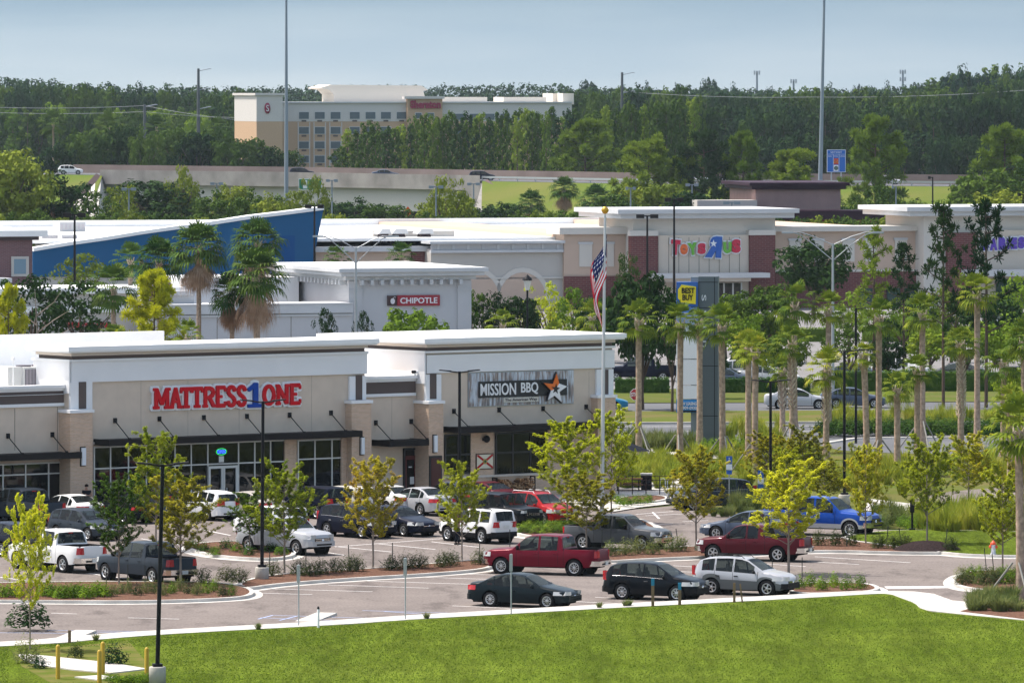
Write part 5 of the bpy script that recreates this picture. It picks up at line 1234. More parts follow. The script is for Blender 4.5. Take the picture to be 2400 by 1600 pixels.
lamp(1806,1215,893,'black two-armed lamp post rising through the orange tree at right',base=False)
lamp(1979,1187,822,'tall black lamp post with one arm right of the orange tree',arms=1,base=True,span=1.3)
lamp(2055,1080,768,'black lamp post behind the leaning palm with two arms',base=False)
lamp(2006,1040,722,'black one-armed lamp post farthest back among the palms',arms=1,base=False,span=1.4)
# double-arm street lights on the main road
def street(px_,row,top,label,span_px=95,d=None):
    b=G(px_,row); s_=F/b.y; h=(row-top)/s_; e=empty('street_light',b,0,label,'street light','silver street lights with two curved arms')
    q=M(); q.tube([(0,0,0),(0,0,h)],[.13,.08],10); q.build('pole',[metal_g],e)
    for sg in(-1,1):
        L2=span_px/s_; rise=26/s_
        q=M(); q.tube([(0,0,h-1.2),(sg*L2*.45,0,h-.1),(sg*L2*.8,0,h+rise*.8),(sg*L2,0,h+rise)],.04,6); q.tube([(0,0,h-.1),(sg*L2*.45,0,h+rise*.62),(sg*L2*.8,0,h+rise*1.02),(sg*L2,0,h+rise)],.035,6); a_=q.build('arm',[metal_g],e)
        q=M(); q.box((sg*(L2+.35),0,h+rise),(.8,.3,.14)); q.build('lamp_head',[metal_g],e)
street(834,905,580,'silver street light with two curved arms before the toothed-cornice restaurant',78)
street(1952,945,571,'silver street light with two curved arms before the right store wing',95)
# flagpole
fb=G(1411,1255); fb=G(1410,1240); e=empty('flagpole',fb,0,'silver flagpole with gold ball beside the restaurant corner','flagpole'); s_=F/fb.y; hh=(1240-503)/s_
q=M(); q.tube([(0,0,0),(.011*hh,0,hh)],[.12,.06],12); q.build('pole',[mat('flagpole_silver',(.6,.6,.61),.35,.5)],e)
q=M(); q.lathe([(0,-.2),(.11,-.16),(.2,0),(.15,.14),(0,.2)],14,(.011*hh,0,hh+.22)); q.build('gold_ball',[mat('gold',(.65,.38,.05),.3,.8)],e)
# flag hanging in folds: cloth with waves, stripes and stars by mesh colour slots
fr=mat('flag_red',(.68,.015,.04),.8); fw=mat('flag_white',(.88,.86,.86),.8); fn=mat('flag_navy',(.02,.03,.12),.8)
q=M(); NX,NY=26,39
W_F,H_F=5.2,2.75
grid=[]
topz=hh-1.0; ang=R(62)
for i in range(NX+1):
    for j in range(NY+1):
        u=i/NX; v=j/NY            # u along the fly, v down the hoist; the cloth hangs limp and gathers at the pole
        zr_=v*.40+u*.60; env=.78*math.sin(math.pi*min(1,zr_)**.8)**.8 if zr_<1 else 0
        x=-.08-env*min(1,u*2.2)*(1-.3*v)+.05*math.sin(v*9+u*8)*min(1,u*3)
        zz=topz-zr_*5.4; yy=.16*math.sin(u*10+v*5)*min(1,u*3)+.06*math.sin(v*12)
        x+=.011*zz
        grid.append((x+.011*hh,yy,zz))
q.v=grid
for i in range(NX):
    for j in range(NY):
        a=i*(NY+1)+j; q.f.append((a,a+1,a+NY+2,a+NY+1)); stripe=j*13//NY
        m_=0 if stripe%2==0 else 1
        if i<NX*.4 and j<NY*7/13: m_=2; 
        if m_==2 and i%2==1 and j%4==1+(i//2)%2*2: m_=1
        q.m.append(m_); q.sm.append(True)
fo=q.build('flag',[fr,fw,fn]); fo.location=fb; tag(fo,'american flag hanging limp in folds from the silver pole','flag')
sol=fo.modifiers.new('thickness','SOLIDIFY'); sol.thickness=.015
# store pylon sign
FPy=Fac(1655,432.0,R(-6)); py=empty('pylon_sign',FPy.O,R(-6),'tall slate grey pylon sign with blue and yellow top panel and blank white panels','pylon sign')
sl=mat('slate_panel',(.10,.125,.14),.45,.3); sl2=mat('slate_light',(.22,.25,.27),.45,.3)
q=M(); pt,pz=FPy.t,FPy.z
q.b2((pt(1637),0,0),(pt(1683),1.0,pz(1655,648)),0); q.b2((pt(1619),.1,0),(pt(1637)-.01,.9,pz(1655,648)-.02),1); q.build('tower',[sl,sl2],py)
q=M()
for rr in(662,722,858,975): q.b2((pt(1637)-.01,-.012,pz(1655,rr)),(pt(1683)+.01,-.002,pz(1655,rr)+.04))
q.b2((pt(1674),-.013,0),(pt(1674)+.04,-.003,pz(1655,649))); q.build('seam',[black_m],py)
for ch_,rr in(('S',698),('E',735),('R',772),('D',806)):
    text('letter',ch_,sw,py,((pt(1650)),-.04,pz(1655,rr)),.38,.28,.05,0,rot=-math.pi/2)
def panel(r1,r0,m,nm='sign_panel',a=1586,b=1636):
    q=M(); q.b2((pt(a),-.25,pz(1610,r0)),(pt(b),.55,pz(1610,r1)),0); return q.build(nm,[m],py)
bb=mat('panel_blue',(.01,.10,.42),.5); wp_=mat('panel_white',(.86,.86,.90),.6)
panel(661,718,bb); panel(720,733,mat('panel_sky',(.08,.2,.55),.5)); panel(735,779,mat('panel_pale_blue',(.25,.32,.55),.5)); panel(781,840,wp_); panel(842,901,wp_); panel(903,934,wp_); panel(936,966,mat('panel_leasing',(.02,.25,.60),.5))
text('lettering','NSIGN',wp_,py,(pt(1615),-.28,pz(1610,770)),.95,.4,.05,.01)
text('lettering','NOW LEASING',wp_,py,(pt(1612),-.28,pz(1610,945)),1.15,.2,.04,.02)
text('lettering','5-909-0930',wp_,py,(pt(1614),-.28,pz(1610,955)),1.05,.2,.04,.01)
q=M(); q.b2((pt(1588),-.27,pz(1610,965)),(pt(1634),-.251,pz(1610,961))); q.build('black_strip',[black_m],py)
q=M(); a,b=pt(1590),pt(1632); zt_,zb_2=pz(1610,667),pz(1610,712); w_=b-a; h_=zt_-zb_2
q.prism([(a+w_*.2,zt_),(b,zt_-h_*.1),(b-.02,zb_2),(a+w_*.18,zb_2+h_*.08),(a,zb_2+h_*.3),(a,zt_-h_*.25)],-.33,-.252,0); q.build('yellow_tag',[mat('tag_yellow',(.86,.68,.01),.5)],py,fix=True)
text('lettering','BEST',black_m,py,(pt(1614),-.36,zt_-h_*.30),.82,.36,.04,.025); text('lettering','BUY',black_m,py,(pt(1613),-.36,zt_-h_*.66),.68,.36,.04,.025)
# stop sign
b=G(1490,1040); e=empty('stop_sign',b,0,'red octagonal STOP sign beside the first palm','stop sign'); h=(1040-937)/(F/b.y)
q=M(); q.tube([(0,0,0),(0,0,h+.8)],.035,6); q.build('post',[metal_g],e)
oc=lambda r:[(r*math.cos(math.pi/8+k*math.pi/4),h+.35+r*math.sin(math.pi/8+k*math.pi/4)) for k in range(8)]
q=M(); q.prism(oc(.40),-.06,-.04,0); q.prism(oc(.36),-.07,-.061,1); q.build('sign_plate',[sw,mat('stop_red',(.45,.01,.02),.5)],e,fix=True)
text('lettering','STOP',sw,e,(0,-.08,h+.35),.6,.26,.02,.03)
# parking signs for disabled bays
def dis(px_,row,top,label):
    b=G(px_,row); e=empty('parking_sign',b,0,label,'parking sign'); s_=F/b.y; h=(row-top)/s_
    q=M(); q.tube([(0,0,0),(0,0,h)],.03,6); q.build('post',[metal_g],e)
    q=M(); q.box((0,-.05,h-.15),(.32,.02,.42),0); q.box((0,-.05,h-.52),(.32,.02,.28),1); q.box((0,-.05,h-.80),(.30,.02,.22),0); q.build('sign_plate',[bb,sw],e)
    q=M(); q.lathe([(0,-.07),(.035,-.07)],8,(0,0,h-.05),'y'); q.tube([(0,-.07,h-.1),(0,-.07,h-.2),(.07,-.07,h-.28)],.015,4); q.lathe([(.05,-.066),(.075,-.07),(.08,-.066)],10,(-.01,0,h-.24),'y'); q.build('wheelchair_symbol',[sw],e)
dis(1709,1195,1071,'blue and white disabled parking sign behind the patio suv'); dis(1783,1190,1104,'small blue disabled parking sign half hidden in the tall grass')
# blue highway services sign
b=G(1960,436,ZD); b=P(1960,400,1092); e=empty('highway_sign',(b.x,b.y,ZD-1.5),0,'blue highway services board reading NEXT RIGHT on two posts','road sign'); s_=F/b.y
W2_,H2_=44/s_,53/s_; zb_=HC-(404-YH)/s_-(ZD-1.5)
for sx_ in(-.5,.5):
    q=M(); q.tube([(sx_*W2_*.52,.1,0),(sx_*W2_*.52,.1,zb_+H2_*.5)],.12,6); q.build('post',[metal_g],e)
q=M(); q.b2((-W2_/2,-.1,zb_),(W2_/2,.08,zb_+H2_),0); q.b2((-W2_/2+.08,-.13,zb_+.08),(W2_/2-.08,-.101,zb_+H2_-.08),1); q.build('sign_board',[sw,mat('road_sign_blue',(.01,.13,.50),.5)],e)
q=M(); q.b2((-W2_/2+.08,-.145,zb_+H2_*.79),(W2_/2-.08,-.131,zb_+H2_*.8)); 
for xx in(-W2_*.17,W2_*.14): q.b2((xx,-.144,zb_+.1),(xx+.05,-.131,zb_+H2_*.79))
q.build('divider',[sw],e)
text('lettering','NEXT RIGHT',sw,e,(0,-.15,zb_+H2_*.885),W2_*.6,.28,.02); 
for tx,xx,ww in(('GAS',-.34,.18),('FOOD',-.02,.22),('LODGING',.33,.28)): text('lettering',tx,sw,e,(W2_*xx,-.15,zb_+H2_*.71),W2_*ww,.2,.02)
q=M(); q.b2((-W2_*.135,-.15,zb_+H2_*.35),(W2_*.11,-.135,zb_+H2_*.62),0); q.b2((-W2_*.135,-.15,zb_+H2_*.05),(W2_*.11,-.135,zb_+H2_*.32),1); q.lathe([(0,-.165),(.35,-.165)],12,(-.03,0,zb_+H2_*.185),'y',mi=2); q.tube([(-.4,-.165,zb_+H2_*.4),(-.25,-.165,zb_+H2_*.55),(-.05,-.165,zb_+H2_*.42),(.18,-.165,zb_+H2_*.55),(.3,-.165,zb_+H2_*.4)],.05,4,3); q.build('logo_plate',[mat('logo_red',(.6,.05,.03),.5),sw,mat('logo_grey',(.08,.14,.11),.5),MATS['tag_yellow']],e)
# green sign under the bridge, orange diamond
b=P(727,432,1150); e=empty('road_sign',b,0,'green road sign with a white and green shield below the bridge','road sign')
q=M(); q.b2((-1.95,-.1,-.95),(1.95,0,.95),0); q.b2((-1.85,-.13,-.85),(1.85,-.101,.85),1); q.b2((-1.2,-.15,-.7),(-.5,-.131,.7),0); q.build('sign_board',[sw,mat('sign_green',(.0,.18,.09),.5)],e)
q=M(); q.b2((.3,-.15,.1),(1.4,-.131,.3),0); q.b2((.5,-.15,-.4),(1.3,-.131,-.2),0); q.build('marking',[sw],e)
for sx_ in(-1.2,1.2): q=M(); q.tube([(sx_,.2,-b.z),(sx_,.2,.9)],.08,6); q.build('post',[metal_g],e)
b=P(956,496,1000); e=empty('roadwork_sign',b,R(0),'orange diamond roadwork sign in the trees below the bridge','road sign')
q=M(); q.prism([(0,-.78),(.62,0),(0,.78),(-.62,0)],-.05,0,0); q.b2((-.25,-.06,-.02),(.25,-.051,.03),1); q.b2((-.2,-.06,-.15),(.2,-.051,-.1),1); q.b2((-.2,-.06,.11),(.2,-.051,.16),1); q.build('diamond_plate',[mat('orange_sign',(.85,.10,.01),.6,emit=(.9,.12,.02),es=.0),black_m],e,fix=True)
q=M(); q.tube([(0,.05,-b.z),(0,.05,0)],.05,6); q.build('post',[metal_g],e)
# store lot shoebox lamps
def shoebox(px_,top,d,label,heads=2,wpx=48,m=bronze,base_row=None):
    s_=F/d; b=P(px_,top,d); h=b.z; e=empty('parking_lot_light',(b.x,b.y,0),0,label,'lamp post','parking lot lights with box heads'); q=M(); q.tube([(0,0,0),(0,0,h)],[.14,.09],8); q.build('pole',[m],e)
    w_=wpx/s_/2
    for sg in([-1,1] if heads>=2 else [-1]):
        q=M(); q.b2((sg*.3,-.28,h-.28),(sg*w_,.28,h+.1)); q.b2((0,-.06,h-.12),(sg*.3,.06,h)); q.build('lamp_head',[m],e)
for a in((175,502,612,'dark parking light standing before the blue wall',2,52,bronze),(737,482,690,'dark parking light at the tall end of the blue wall',2,44,bronze),(1517,505,680,'dark parking light before the left brick column of the tower',2,52,bronze),(1580,466,672,'tall dark parking light before the tower sign panel',2,44,bronze),
  (12,443,900,'grey parking light at the far left above the trees',2,34,mast_m),(302,442,900,'grey parking light above the dark round tree',2,34,mast_m),(508,429,920,'grey parking light left of the tall mast',2,30,mast_m),(778,422,930,'grey parking light right of the green road sign',2,28,mast_m),
  (1022,437,900,'grey parking light before the bridge opening',2,34,mast_m),(1110,430,940,'grey parking light by the bridge end',2,30,mast_m),(1478,440,900,'grey parking light above the store tower left end',2,24,mast_m),(1622,432,920,'grey parking light behind the store tower',2,30,mast_m),(1715,474,880,'dark double light left of the pink stone building',2,40,mast_m),
  (2186,415,930,'thin black parking light on the grass bank at right',1,22,black_m),(2100,437,900,'grey parking light behind the right store wing',1,20,mast_m),(2398,455,880,'dark parking light at the right edge',2,24,bronze)): shoebox(*a)
b=G(1236,860); e=empty('lantern_post',b,0,'black lantern lamp before the blank store arch','lamp post'); h=b.y/F*(860-680); q=M(); q.tube([(0,0,0),(0,0,h)],.08,8); q.build('pole',[black_m],e)
q=M(); q.lathe([(.16,h),(.34,h+.8),(0,h+.82)],6,smooth=False); q.build('lantern_glass',[mat('lantern_glass',(.6,.6,.55),.3)],e); q=M(); q.lathe([(.42,h+.8),(.38,h+.95),(.05,h+1.25),(0,h+1.3)],8); q.build('cap',[black_m],e)
# power poles and wires
def power(px_,top,d,label,arms=3,sg=1):
    b=P(px_,top,d); e=empty('power_pole',(b.x,b.y,0),0,label,'power pole','steel power poles over the woods'); q=M(); q.tube([(0,0,0),(0,0,b.z)],[.55,.3],8); q.build('pole',[mat('power_pole_brown',(.10,.11,.12),.8)],e)
    for k in range(arms):
        z_=b.z-.3-k*4.6; q=M(); q.tube([(0,0,z_-.3),(sg*2.6,0,z_+.25),(sg*3.1,0,z_+.2)],.11,5); q.build('cross_arm',[mast_m],e)
power(465,161,1650,'tall brown power pole against the sky left of the hotel'); power(339,245,1650,'shorter power pole in front of the woods at left',1); power(1458,170,1700,'power pole with zigzag arms above the pines right of the hotel')
wr=mat('wire_grey',(.35,.37,.38),.6)
def wires(pts,n,dz,label):
    q=M(); 
    for k in range(n):
        for (a,b) in zip(pts,pts[1:]):
            u,v=P(*a),P(*b); u.z-=k*dz; v.z-=k*dz; seg=[u.lerp(v,t_/8)+Vector((0,0,-4*(v-u).length*.012*(t_/8)*(1-t_/8))) for t_ in range(9)]
            q.tube(seg,.05,3,cap=False)
    tag(q.build('power_line',[wr]),label,'power line')
wires([(-60,250,1640),(339,248,1650),(560,282,1640)],1,1,'sagging wire crossing the woods left of the hotel')
wires([(-60,262,1640),(339,262,1650),(560,276,1640)],1,1,'lower sagging wire crossing the woods left of the hotel')
wires([(1458,215,1700),(1900,228,1700),(2450,208,1700)],1,1,'pale wire crossing the dark woods at right')
# cell towers on the horizon
for p_,t_,hh_ in((1774,167,35),(1860,187,22),(2116,165,30)):
    b=P(p_,t_,2600); e=empty('cell_tower',(b.x,b.y,0),0,{1774:'thin cell tower left of the right mast on the horizon',1860:'faint small cell tower beside the right mast',2116:'stout cell tower with two antenna rings on the horizon at right'}[p_],'cell tower'); q=M(); q.tube([(0,0,0),(0,0,b.z)],[.6,.35],8); q.build('pole',[mast_m],e)
    for k in range(2 if p_==2116 else 1):
        q=M()
        for g in range(8): q.box((1.1*math.cos(g*.785),1.1*math.sin(g*.785),b.z-.6-k*2.8),(.2,.2,1.6))
        q.lathe([(1.1,b.z-.6-k*2.8),(1.1,b.z-.5-k*2.8),(0,b.z-.5-k*2.8)],8); q.build('antenna_ring',[mast_m],e)
# ================= small things near the lot =================
def post(px_,row,top,r,m,nm,label,cat,cap=None,zb=.12,lean=0,square=False,group=None):
    b=G(px_,row,zb); h=(row-top)/(F/b.y); q=M()
    if square: q.box((0,0,h/2-.1),(r*2,r*1.2,h+.2),0); 
    else: q.lathe([(r,-.2),(r,h-r),(r*.7,h-r*.4),(0,h)],14)
    if cap: q.lathe([(r*1.02,h-r*2.4),(r*1.02,h-r),(r*.7,h-r*.38),(0,h+.01)],14,mi=1)
    o=q.build(nm,[m,cap or m],fix=True); o.location=b; o.rotation_euler=(0,lean,0); return tag(o,label,cat,group)
yel=mat('bollard_yellow',(.46,.29,.005),.5)
post(136,1590,1509,.085,yel,'bollard','yellow bollard leftmost of the four by the slab','bollard')
post(241,1579,1502,.085,yel,'bollard','yellow bollard behind the foremost one of the middle pair','bollard')
post(233,1600,1521,.085,yel,'bollard','foremost yellow bollard of the middle pair','bollard')
post(344,1594,1515,.085,yel,'bollard','yellow bollard just left of the nearest lamp post','bollard')
sgnb=mat('sign_back',(.38,.39,.40),.5,.5)
for p_,r_,t_,lb in((700,1467,1322,'thin grey sign post left of the white marker at the lawn edge'),(950,1452,1306,'thin grey sign post in the middle of the lawn edge'),(1198,1440,1297,'thin grey sign post in front of the dark green sedan')):
    b=G(p_,r_,.1); h=(r_-t_)/(F/b.y); e=empty('sign_post',b,R(-8),lb,'sign post','grey sign posts seen edge on at the lawn edge'); q=M(); q.tube([(0,0,-.1),(0,0,h)],.03,6); q.build('post',[metal_g],e)
    q=M(); q.box((.0,-.05,h-.38),(.10,.30,.72)); q.build('sign_plate',[sgnb],e)
post(746,1470,1420,.05,white_m,'marker_post','short white marker post with black cap at the lawn edge','marker post',black_m)
wood=mat('post_wood',(.22,.15,.09),.9,var=.2,scale=3); bt=mat('post_blue_tip',(.03,.22,.36),.7)
def wpost(px_,row,top,label,tip=True,lean=0,r=.065):
    b=G(px_,row,.1); h=(row-top)/(F/b.y); e=empty('wooden_post',b,0,label,'wooden post'); e.rotation_euler=(0,lean,0); q=M(); q.box((0,0,h/2-.1),(r*2,r*1.6,h+.2)); q.build('post',[wood],e)
    if tip: q=M(); q.box((0,0,h-.13),(r*2.1,r*1.7,.3)); q.build('painted_tip',[bt],e)
wpost(1530,1421,1356,'thick wooden post with blue tip before the black crossover door'); wpost(1593,1418,1366,'blue tipped wooden post before the black crossover front wheel')
wpost(1721,1412,1365,'grey upright wooden post before the silver crossover',False,0,.055); wpost(1740,1412,1367,'leaning thin wooden stake before the silver crossover',False,-.12,.035)
wpost(163,1506,1476,'short pale post in the lawn at lower left',False,0,.06)
# thin tree stakes
stk_m=mat('stake_dark',(.04,.045,.04),.8)
for i,(p_,r_,t_,ln_) in enumerate(((632,1336,1290,0),(717,1330,1285,0),(819,1326,1276,-.05),(920,1316,1271,0),(1123,1320,1268,.03),(1195,1308,1240,.0),(1411,1290,1240,0),(1591,1283,1238,-.15),(1676,1262,1232,0),(2077,1279,1232,.1),(2113,1276,1236,-.15),(2214,1290,1238,.12),(2311,1325,1283,-.1),(2330,1345,1296,-.1),(1985,1282,1220,0),(1810,1346,1310,0),(1880,1357,1305,0),(249,1375,1328,0),(299,1378,1322,0),(340,1375,1325,0),(2390,1330,1275,.05))):
    b=G(p_,r_,.1); h=(r_-t_)/(F/b.y); q=M(); q.tube([(0,0,-.1),(0,0,h)],.022,5); o=q.build('tree_stake',[stk_m]); o.location=b; o.rotation_euler=(0,ln_,0); tag(o,'thin dark stake beside a young tree in a planting bed','stake','thin dark stakes round the young trees')
# hydrant
b=G(2328,1298,.16); e=empty('fire_hydrant',b,0,'grey fire hydrant with orange red top and caps on the right lawn','fire hydrant')
q=M(); q.lathe([(.15,-.1),(.15,.03),(.11,.05),(.11,.45),(.12,.47)],14); q.build('barrel',[mat('hydrant_grey',(.5,.52,.55),.5)],e)
hr_=mat('hydrant_red',(.65,.07,.015),.5); q=M(); q.lathe([(.15,.46),(.15,.5),(.12,.56),(.07,.62),(.03,.64),(.03,.69),(0,.69)],14); q.build('bonnet',[hr_],e)
for c_,ax in(((-.1,0,.36),-1),((.1,0,.36),1)): q=M(); q.lathe([(.075,0),(.08,.07*ax),(.05,.11*ax),(0,.11*ax)],12,c_,'x'); q.build('cap',[hr_],e)
# black box on a post (right)
b=G(2138,1248); e=empty('control_box',b,0,'black box on a thin post with a square foot at the kerb','control box'); q=M(); q.tube([(0,0,0),(0,0,1.3)],.06,6); q.build('post',[black_m],e); q=M(); q.box((0,0,.1),(.3,.3,.25)); q.build('foot',[black_m],e); q=M(); q.box((0,0,1.35),(.22,.22,.62)); q.build('box',[black_m],e)
# slabs by the bollards
for pts_,nm in(([(40,1532),(70,1532),(260,1552),(345,1566),(260,1576),(170,1568),(110,1560),(60,1548)],'concrete_slab'),([(175,1585),(235,1581),(275,1586),(230,1592)],'concrete_slab')):
    q=M(); w3=px(pts_,.16); q.prism([(v.x,v.y) for v in w3],.05,.17,0,'xy'); tag(q.build(nm,[concrete],fix=True),kind='structure')
sheet('bare_soil',px([(30,1528),(300,1500),(360,1570),(270,1600),(120,1600),(50,1560)],.12),.126,mat('bare_soil',(.17,.145,.055),.95,c2=(.075,.115,.014),scale=.7))
# patio: railing, umbrella, bench, bin
b=G(1450,1160); rl=empty('railing',b,R(-9),'brown metal railing around the restaurant patio','railing')
q=M(); n_=7; Lr=4.6
for k in range(n_): q=M(); q.tube([(Lr*k/(n_-1),0,0),(Lr*k/(n_-1),0,1.1)],.03,6); q.build('post',[mat('rail_brown',(.05,.03,.025),.6)],rl)
for z_ in(.3,.6,.85,1.08): q=M(); q.tube([(0,0,z_),(Lr,0,z_)],.022,5); q.build('rail',[MATS['rail_brown']],rl)
b=G(1452,1140); um=empty('patio_umbrella',b,R(20),'black square patio umbrella beside the restaurant corner','umbrella'); q=M(); q.tube([(0,0,0),(0,0,2.5)],.035,8); q.build('pole',[metal_g],um)
q=M(); q.add([(-1.4,-1.4,2.05),(1.4,-1.4,2.05),(1.4,1.4,2.05),(-1.4,1.4,2.05),(0,0,2.75),(0,0,2.6)],[(0,1,4),(1,2,4),(2,3,4),(3,0,4),(1,0,5),(2,1,5),(3,2,5),(0,3,5)]); q.build('canopy',[mat('umbrella_black',(.012,.015,.022),.8)],um)
b=G(1515,1150); e=empty('litter_bin',b,0,'dark slatted litter bin with pale lid inside the patio railing','bin'); q=M(); q.box((0,0,.45),(.6,.55,.9)); q.build('body',[black_m],e); q=M(); q.box((0,0,.95),(.66,.6,.09)); q.build('lid',[concrete],e)
for kk,(p_,r_) in enumerate(((1472,1152),)):
    b=G(p_,r_); e=empty('patio_table',b,0,'brown picnic table on the restaurant patio','table'); 
    q=M(); q.box((0,0,.74),(1.6,.75,.05)); q.build('table_top',[MATS['log_end']],e)
    for sy in(-.7,.7): q=M(); q.box((0,sy,.44),(1.6,.28,.05)); q.build('bench',[MATS['log_end']],e)
    for sx_ in(-.6,.6): q=M(); q.box((sx_,0,.36),(.06,1.3,.06)); q.box((sx_,0,.37),(.08,.08,.72)); q.build('leg',[black_m],e)
b=G(1547,1156); e=empty('bike_rack',b,R(-10),'row of white bent-tube bike hoops by the patio','bike rack')
for k in range(4):
    q=M(); x=k*.42; q.tube([(x,0,0),(x,0,.7),(x+.06,0,.82),(x+.2,0,.86),(x+.26,0,.8),(x+.3,0,.7),(x+.3,0,0)],.025,6); q.build('hoop',[white_m],e)
# ================= vegetation =================
rn=random.Random(11)
bark=mat('bark',(.12,.085,.065),.95,var=.3,scale=5); bark_p=mat('pale_bark',(.26,.215,.18),.95,var=.25,scale=6); palm_bark=mat('palm_bark',(.38,.28,.21),.95,var=.35,scale=5); boot_m=mat('palm_boots',(.46,.38,.29),.95,var=.35,scale=6)
lm=dict(
 yel=leaf_mat('leaf_yellow',(.46,.52,.02),(.70,.70,.04),(.70,.58,.05),.5),
 yg=leaf_mat('leaf_yellow_green',(.22,.31,.02),(.50,.52,.03),(.62,.44,.04),.45,1.1),
 org=leaf_mat('leaf_orange_green',(.22,.26,.02),(.50,.44,.03),(.64,.30,.03),.45,1.1),
 grn=leaf_mat('leaf_green',(.06,.13,.012),(.17,.26,.02),(.34,.36,.03),.22,1.0),
 mid=leaf_mat('leaf_mid',(.035,.075,.010),(.085,.14,.016),(.16,.20,.022),.15,.25),
 lit=leaf_mat('leaf_light',(0.112,0.161,0.017),(0.224,0.266,0.028),(0.336,0.336,0.028),.2,.3),
 drk=leaf_mat('leaf_dark',(.010,.034,.008),(.030,.066,.011),(.06,.095,.014),.1,.3),
 pin=leaf_mat('needle_green',(.016,.046,.014),(.045,.088,.018),(.085,.13,.022),.10,.22),
 pnl=leaf_mat('needle_light',(.11,.18,.018),(.22,.29,.03),(.32,.36,.045),.25,.3),
 pny=leaf_mat('needle_yellow',(.36,.40,.012),(.58,.56,.02),(.62,.44,.04),.4,.8),
 far=leaf_mat('far_green',(.013,.040,.022),(.032,.068,.030),(.055,.095,.035),.12,.08),
 sab=leaf_mat('palm_green',(.075,.13,.015),(.21,.26,.02),(.42,.40,.05),.22,1.6),
 wsh=leaf_mat('palm_dark_green',(0.027,0.075,0.015),(0.075,0.135,0.022),(0.135,0.180,0.030),.12,.8),
 dead=leaf_mat('dead_frond',(.26,.15,.09),(.44,.29,.19),(.50,.36,.26),.3,1.5),
 gra=leaf_mat('ornamental_grass',(0.156,0.216,0.022),(0.312,0.336,0.036),(0.432,0.372,0.084),.4,.9),
 grd=leaf_mat('grey_grass',(0.091,0.130,0.033),(0.182,0.208,0.065),(0.286,0.247,0.117),.4,.9),
 shr=leaf_mat('shrub_green',(0.070,0.140,0.011),(0.182,0.294,0.017),(0.308,0.392,0.028),.35,2.0),
 shd=leaf_mat('shrub_dark',(0.029,0.046,0.016),(0.072,0.091,0.023),(0.143,0.117,0.039),.25,2.0),
 hdg=leaf_mat('hedge_green',(0.019,0.058,0.010),(0.058,0.117,0.016),(0.091,0.156,0.016),.25,1.0))
def rv(r):
    while True:
        v=Vector((r.uniform(-1,1),r.uniform(-1,1),r.uniform(-1,1)))
        if .05<v.length<=1: return v
def leaf(q,p,n,s,r,asp=.6):
    n=(n+rv(r)*.55).normalized(); a=n.orthogonal().normalized(); a=Matrix.Rotation(r.uniform(0,6.28),3,n)@a; b=n.cross(a)*s*asp; a=a*s
    o=len(q.v); q.v+=[tuple(p-a),tuple(p+b),tuple(p+a),tuple(p-b)]; q.f.append((o,o+1,o+2,o+3)); q.m.append(0); q.sm.append(False)
def clump(q,c,r,n,s,rd,flat=.8,up=.25):
    for _ in range(n):
        d=rv(rd).normalized(); rr=r*(.55+.5*rd.random()); p=Vector((c[0]+d.x*rr,c[1]+d.y*rr,c[2]+d.z*rr*flat)); leaf(q,p,d+Vector((0,0,up)),s*rd.uniform(.7,1.25),rd)
PROT={}
def proto(key,fn):
    if key not in PROT: PROT[key]=fn()
    return PROT[key]
def round_tree(seed,nc=95,pl=46,ls=.027,base=.22,shape='round',hole=0):
    """unit tree: height 1, crown width about 1; trunk and crown meshes"""
    r=random.Random(seed); c=M(); t_=M()
    for i in range(nc):
        for _ in range(30):
            v=rv(r); 
            if v.length>.45: break
        zc=base+(1-base)*.52; hz=(1-base)*.46
        lump=1+.22*math.sin(3*math.atan2(v.y,v.x)+seed)+.12*math.sin(5*v.z+seed*2)
        if shape=='round': p=(v.x*.42*lump,v.y*.42*lump,zc+v.z*hz*(1 if v.z>0 else .8))
        elif shape=='flat': p=(v.x*.46*lump,v.y*.46*lump,zc+v.z*hz*.8)
        else:
            k=1-.45*max(0,v.z); p=(v.x*.40*k*lump,v.y*.40*k*lump,zc+v.z*hz)
        clump(c,p,r.uniform(.07,.125),pl,ls,r,.75)
    t_.tube([(0,0,-.02),(.01,0,base*.6),(.0,.01,base+.15),(.02,0,.7)],[.032,.024,.018,.006],7)
    for k in range(6):
        g=k*1.05+r.random(); t_.tube([(0,0,base*.7+k*.03),(math.cos(g)*.15,math.sin(g)*.15,base+.2+k*.03),(math.cos(g)*.3,math.sin(g)*.3,base+.38+k*.03)],[.014,.009,.003],5)
    return t_,c
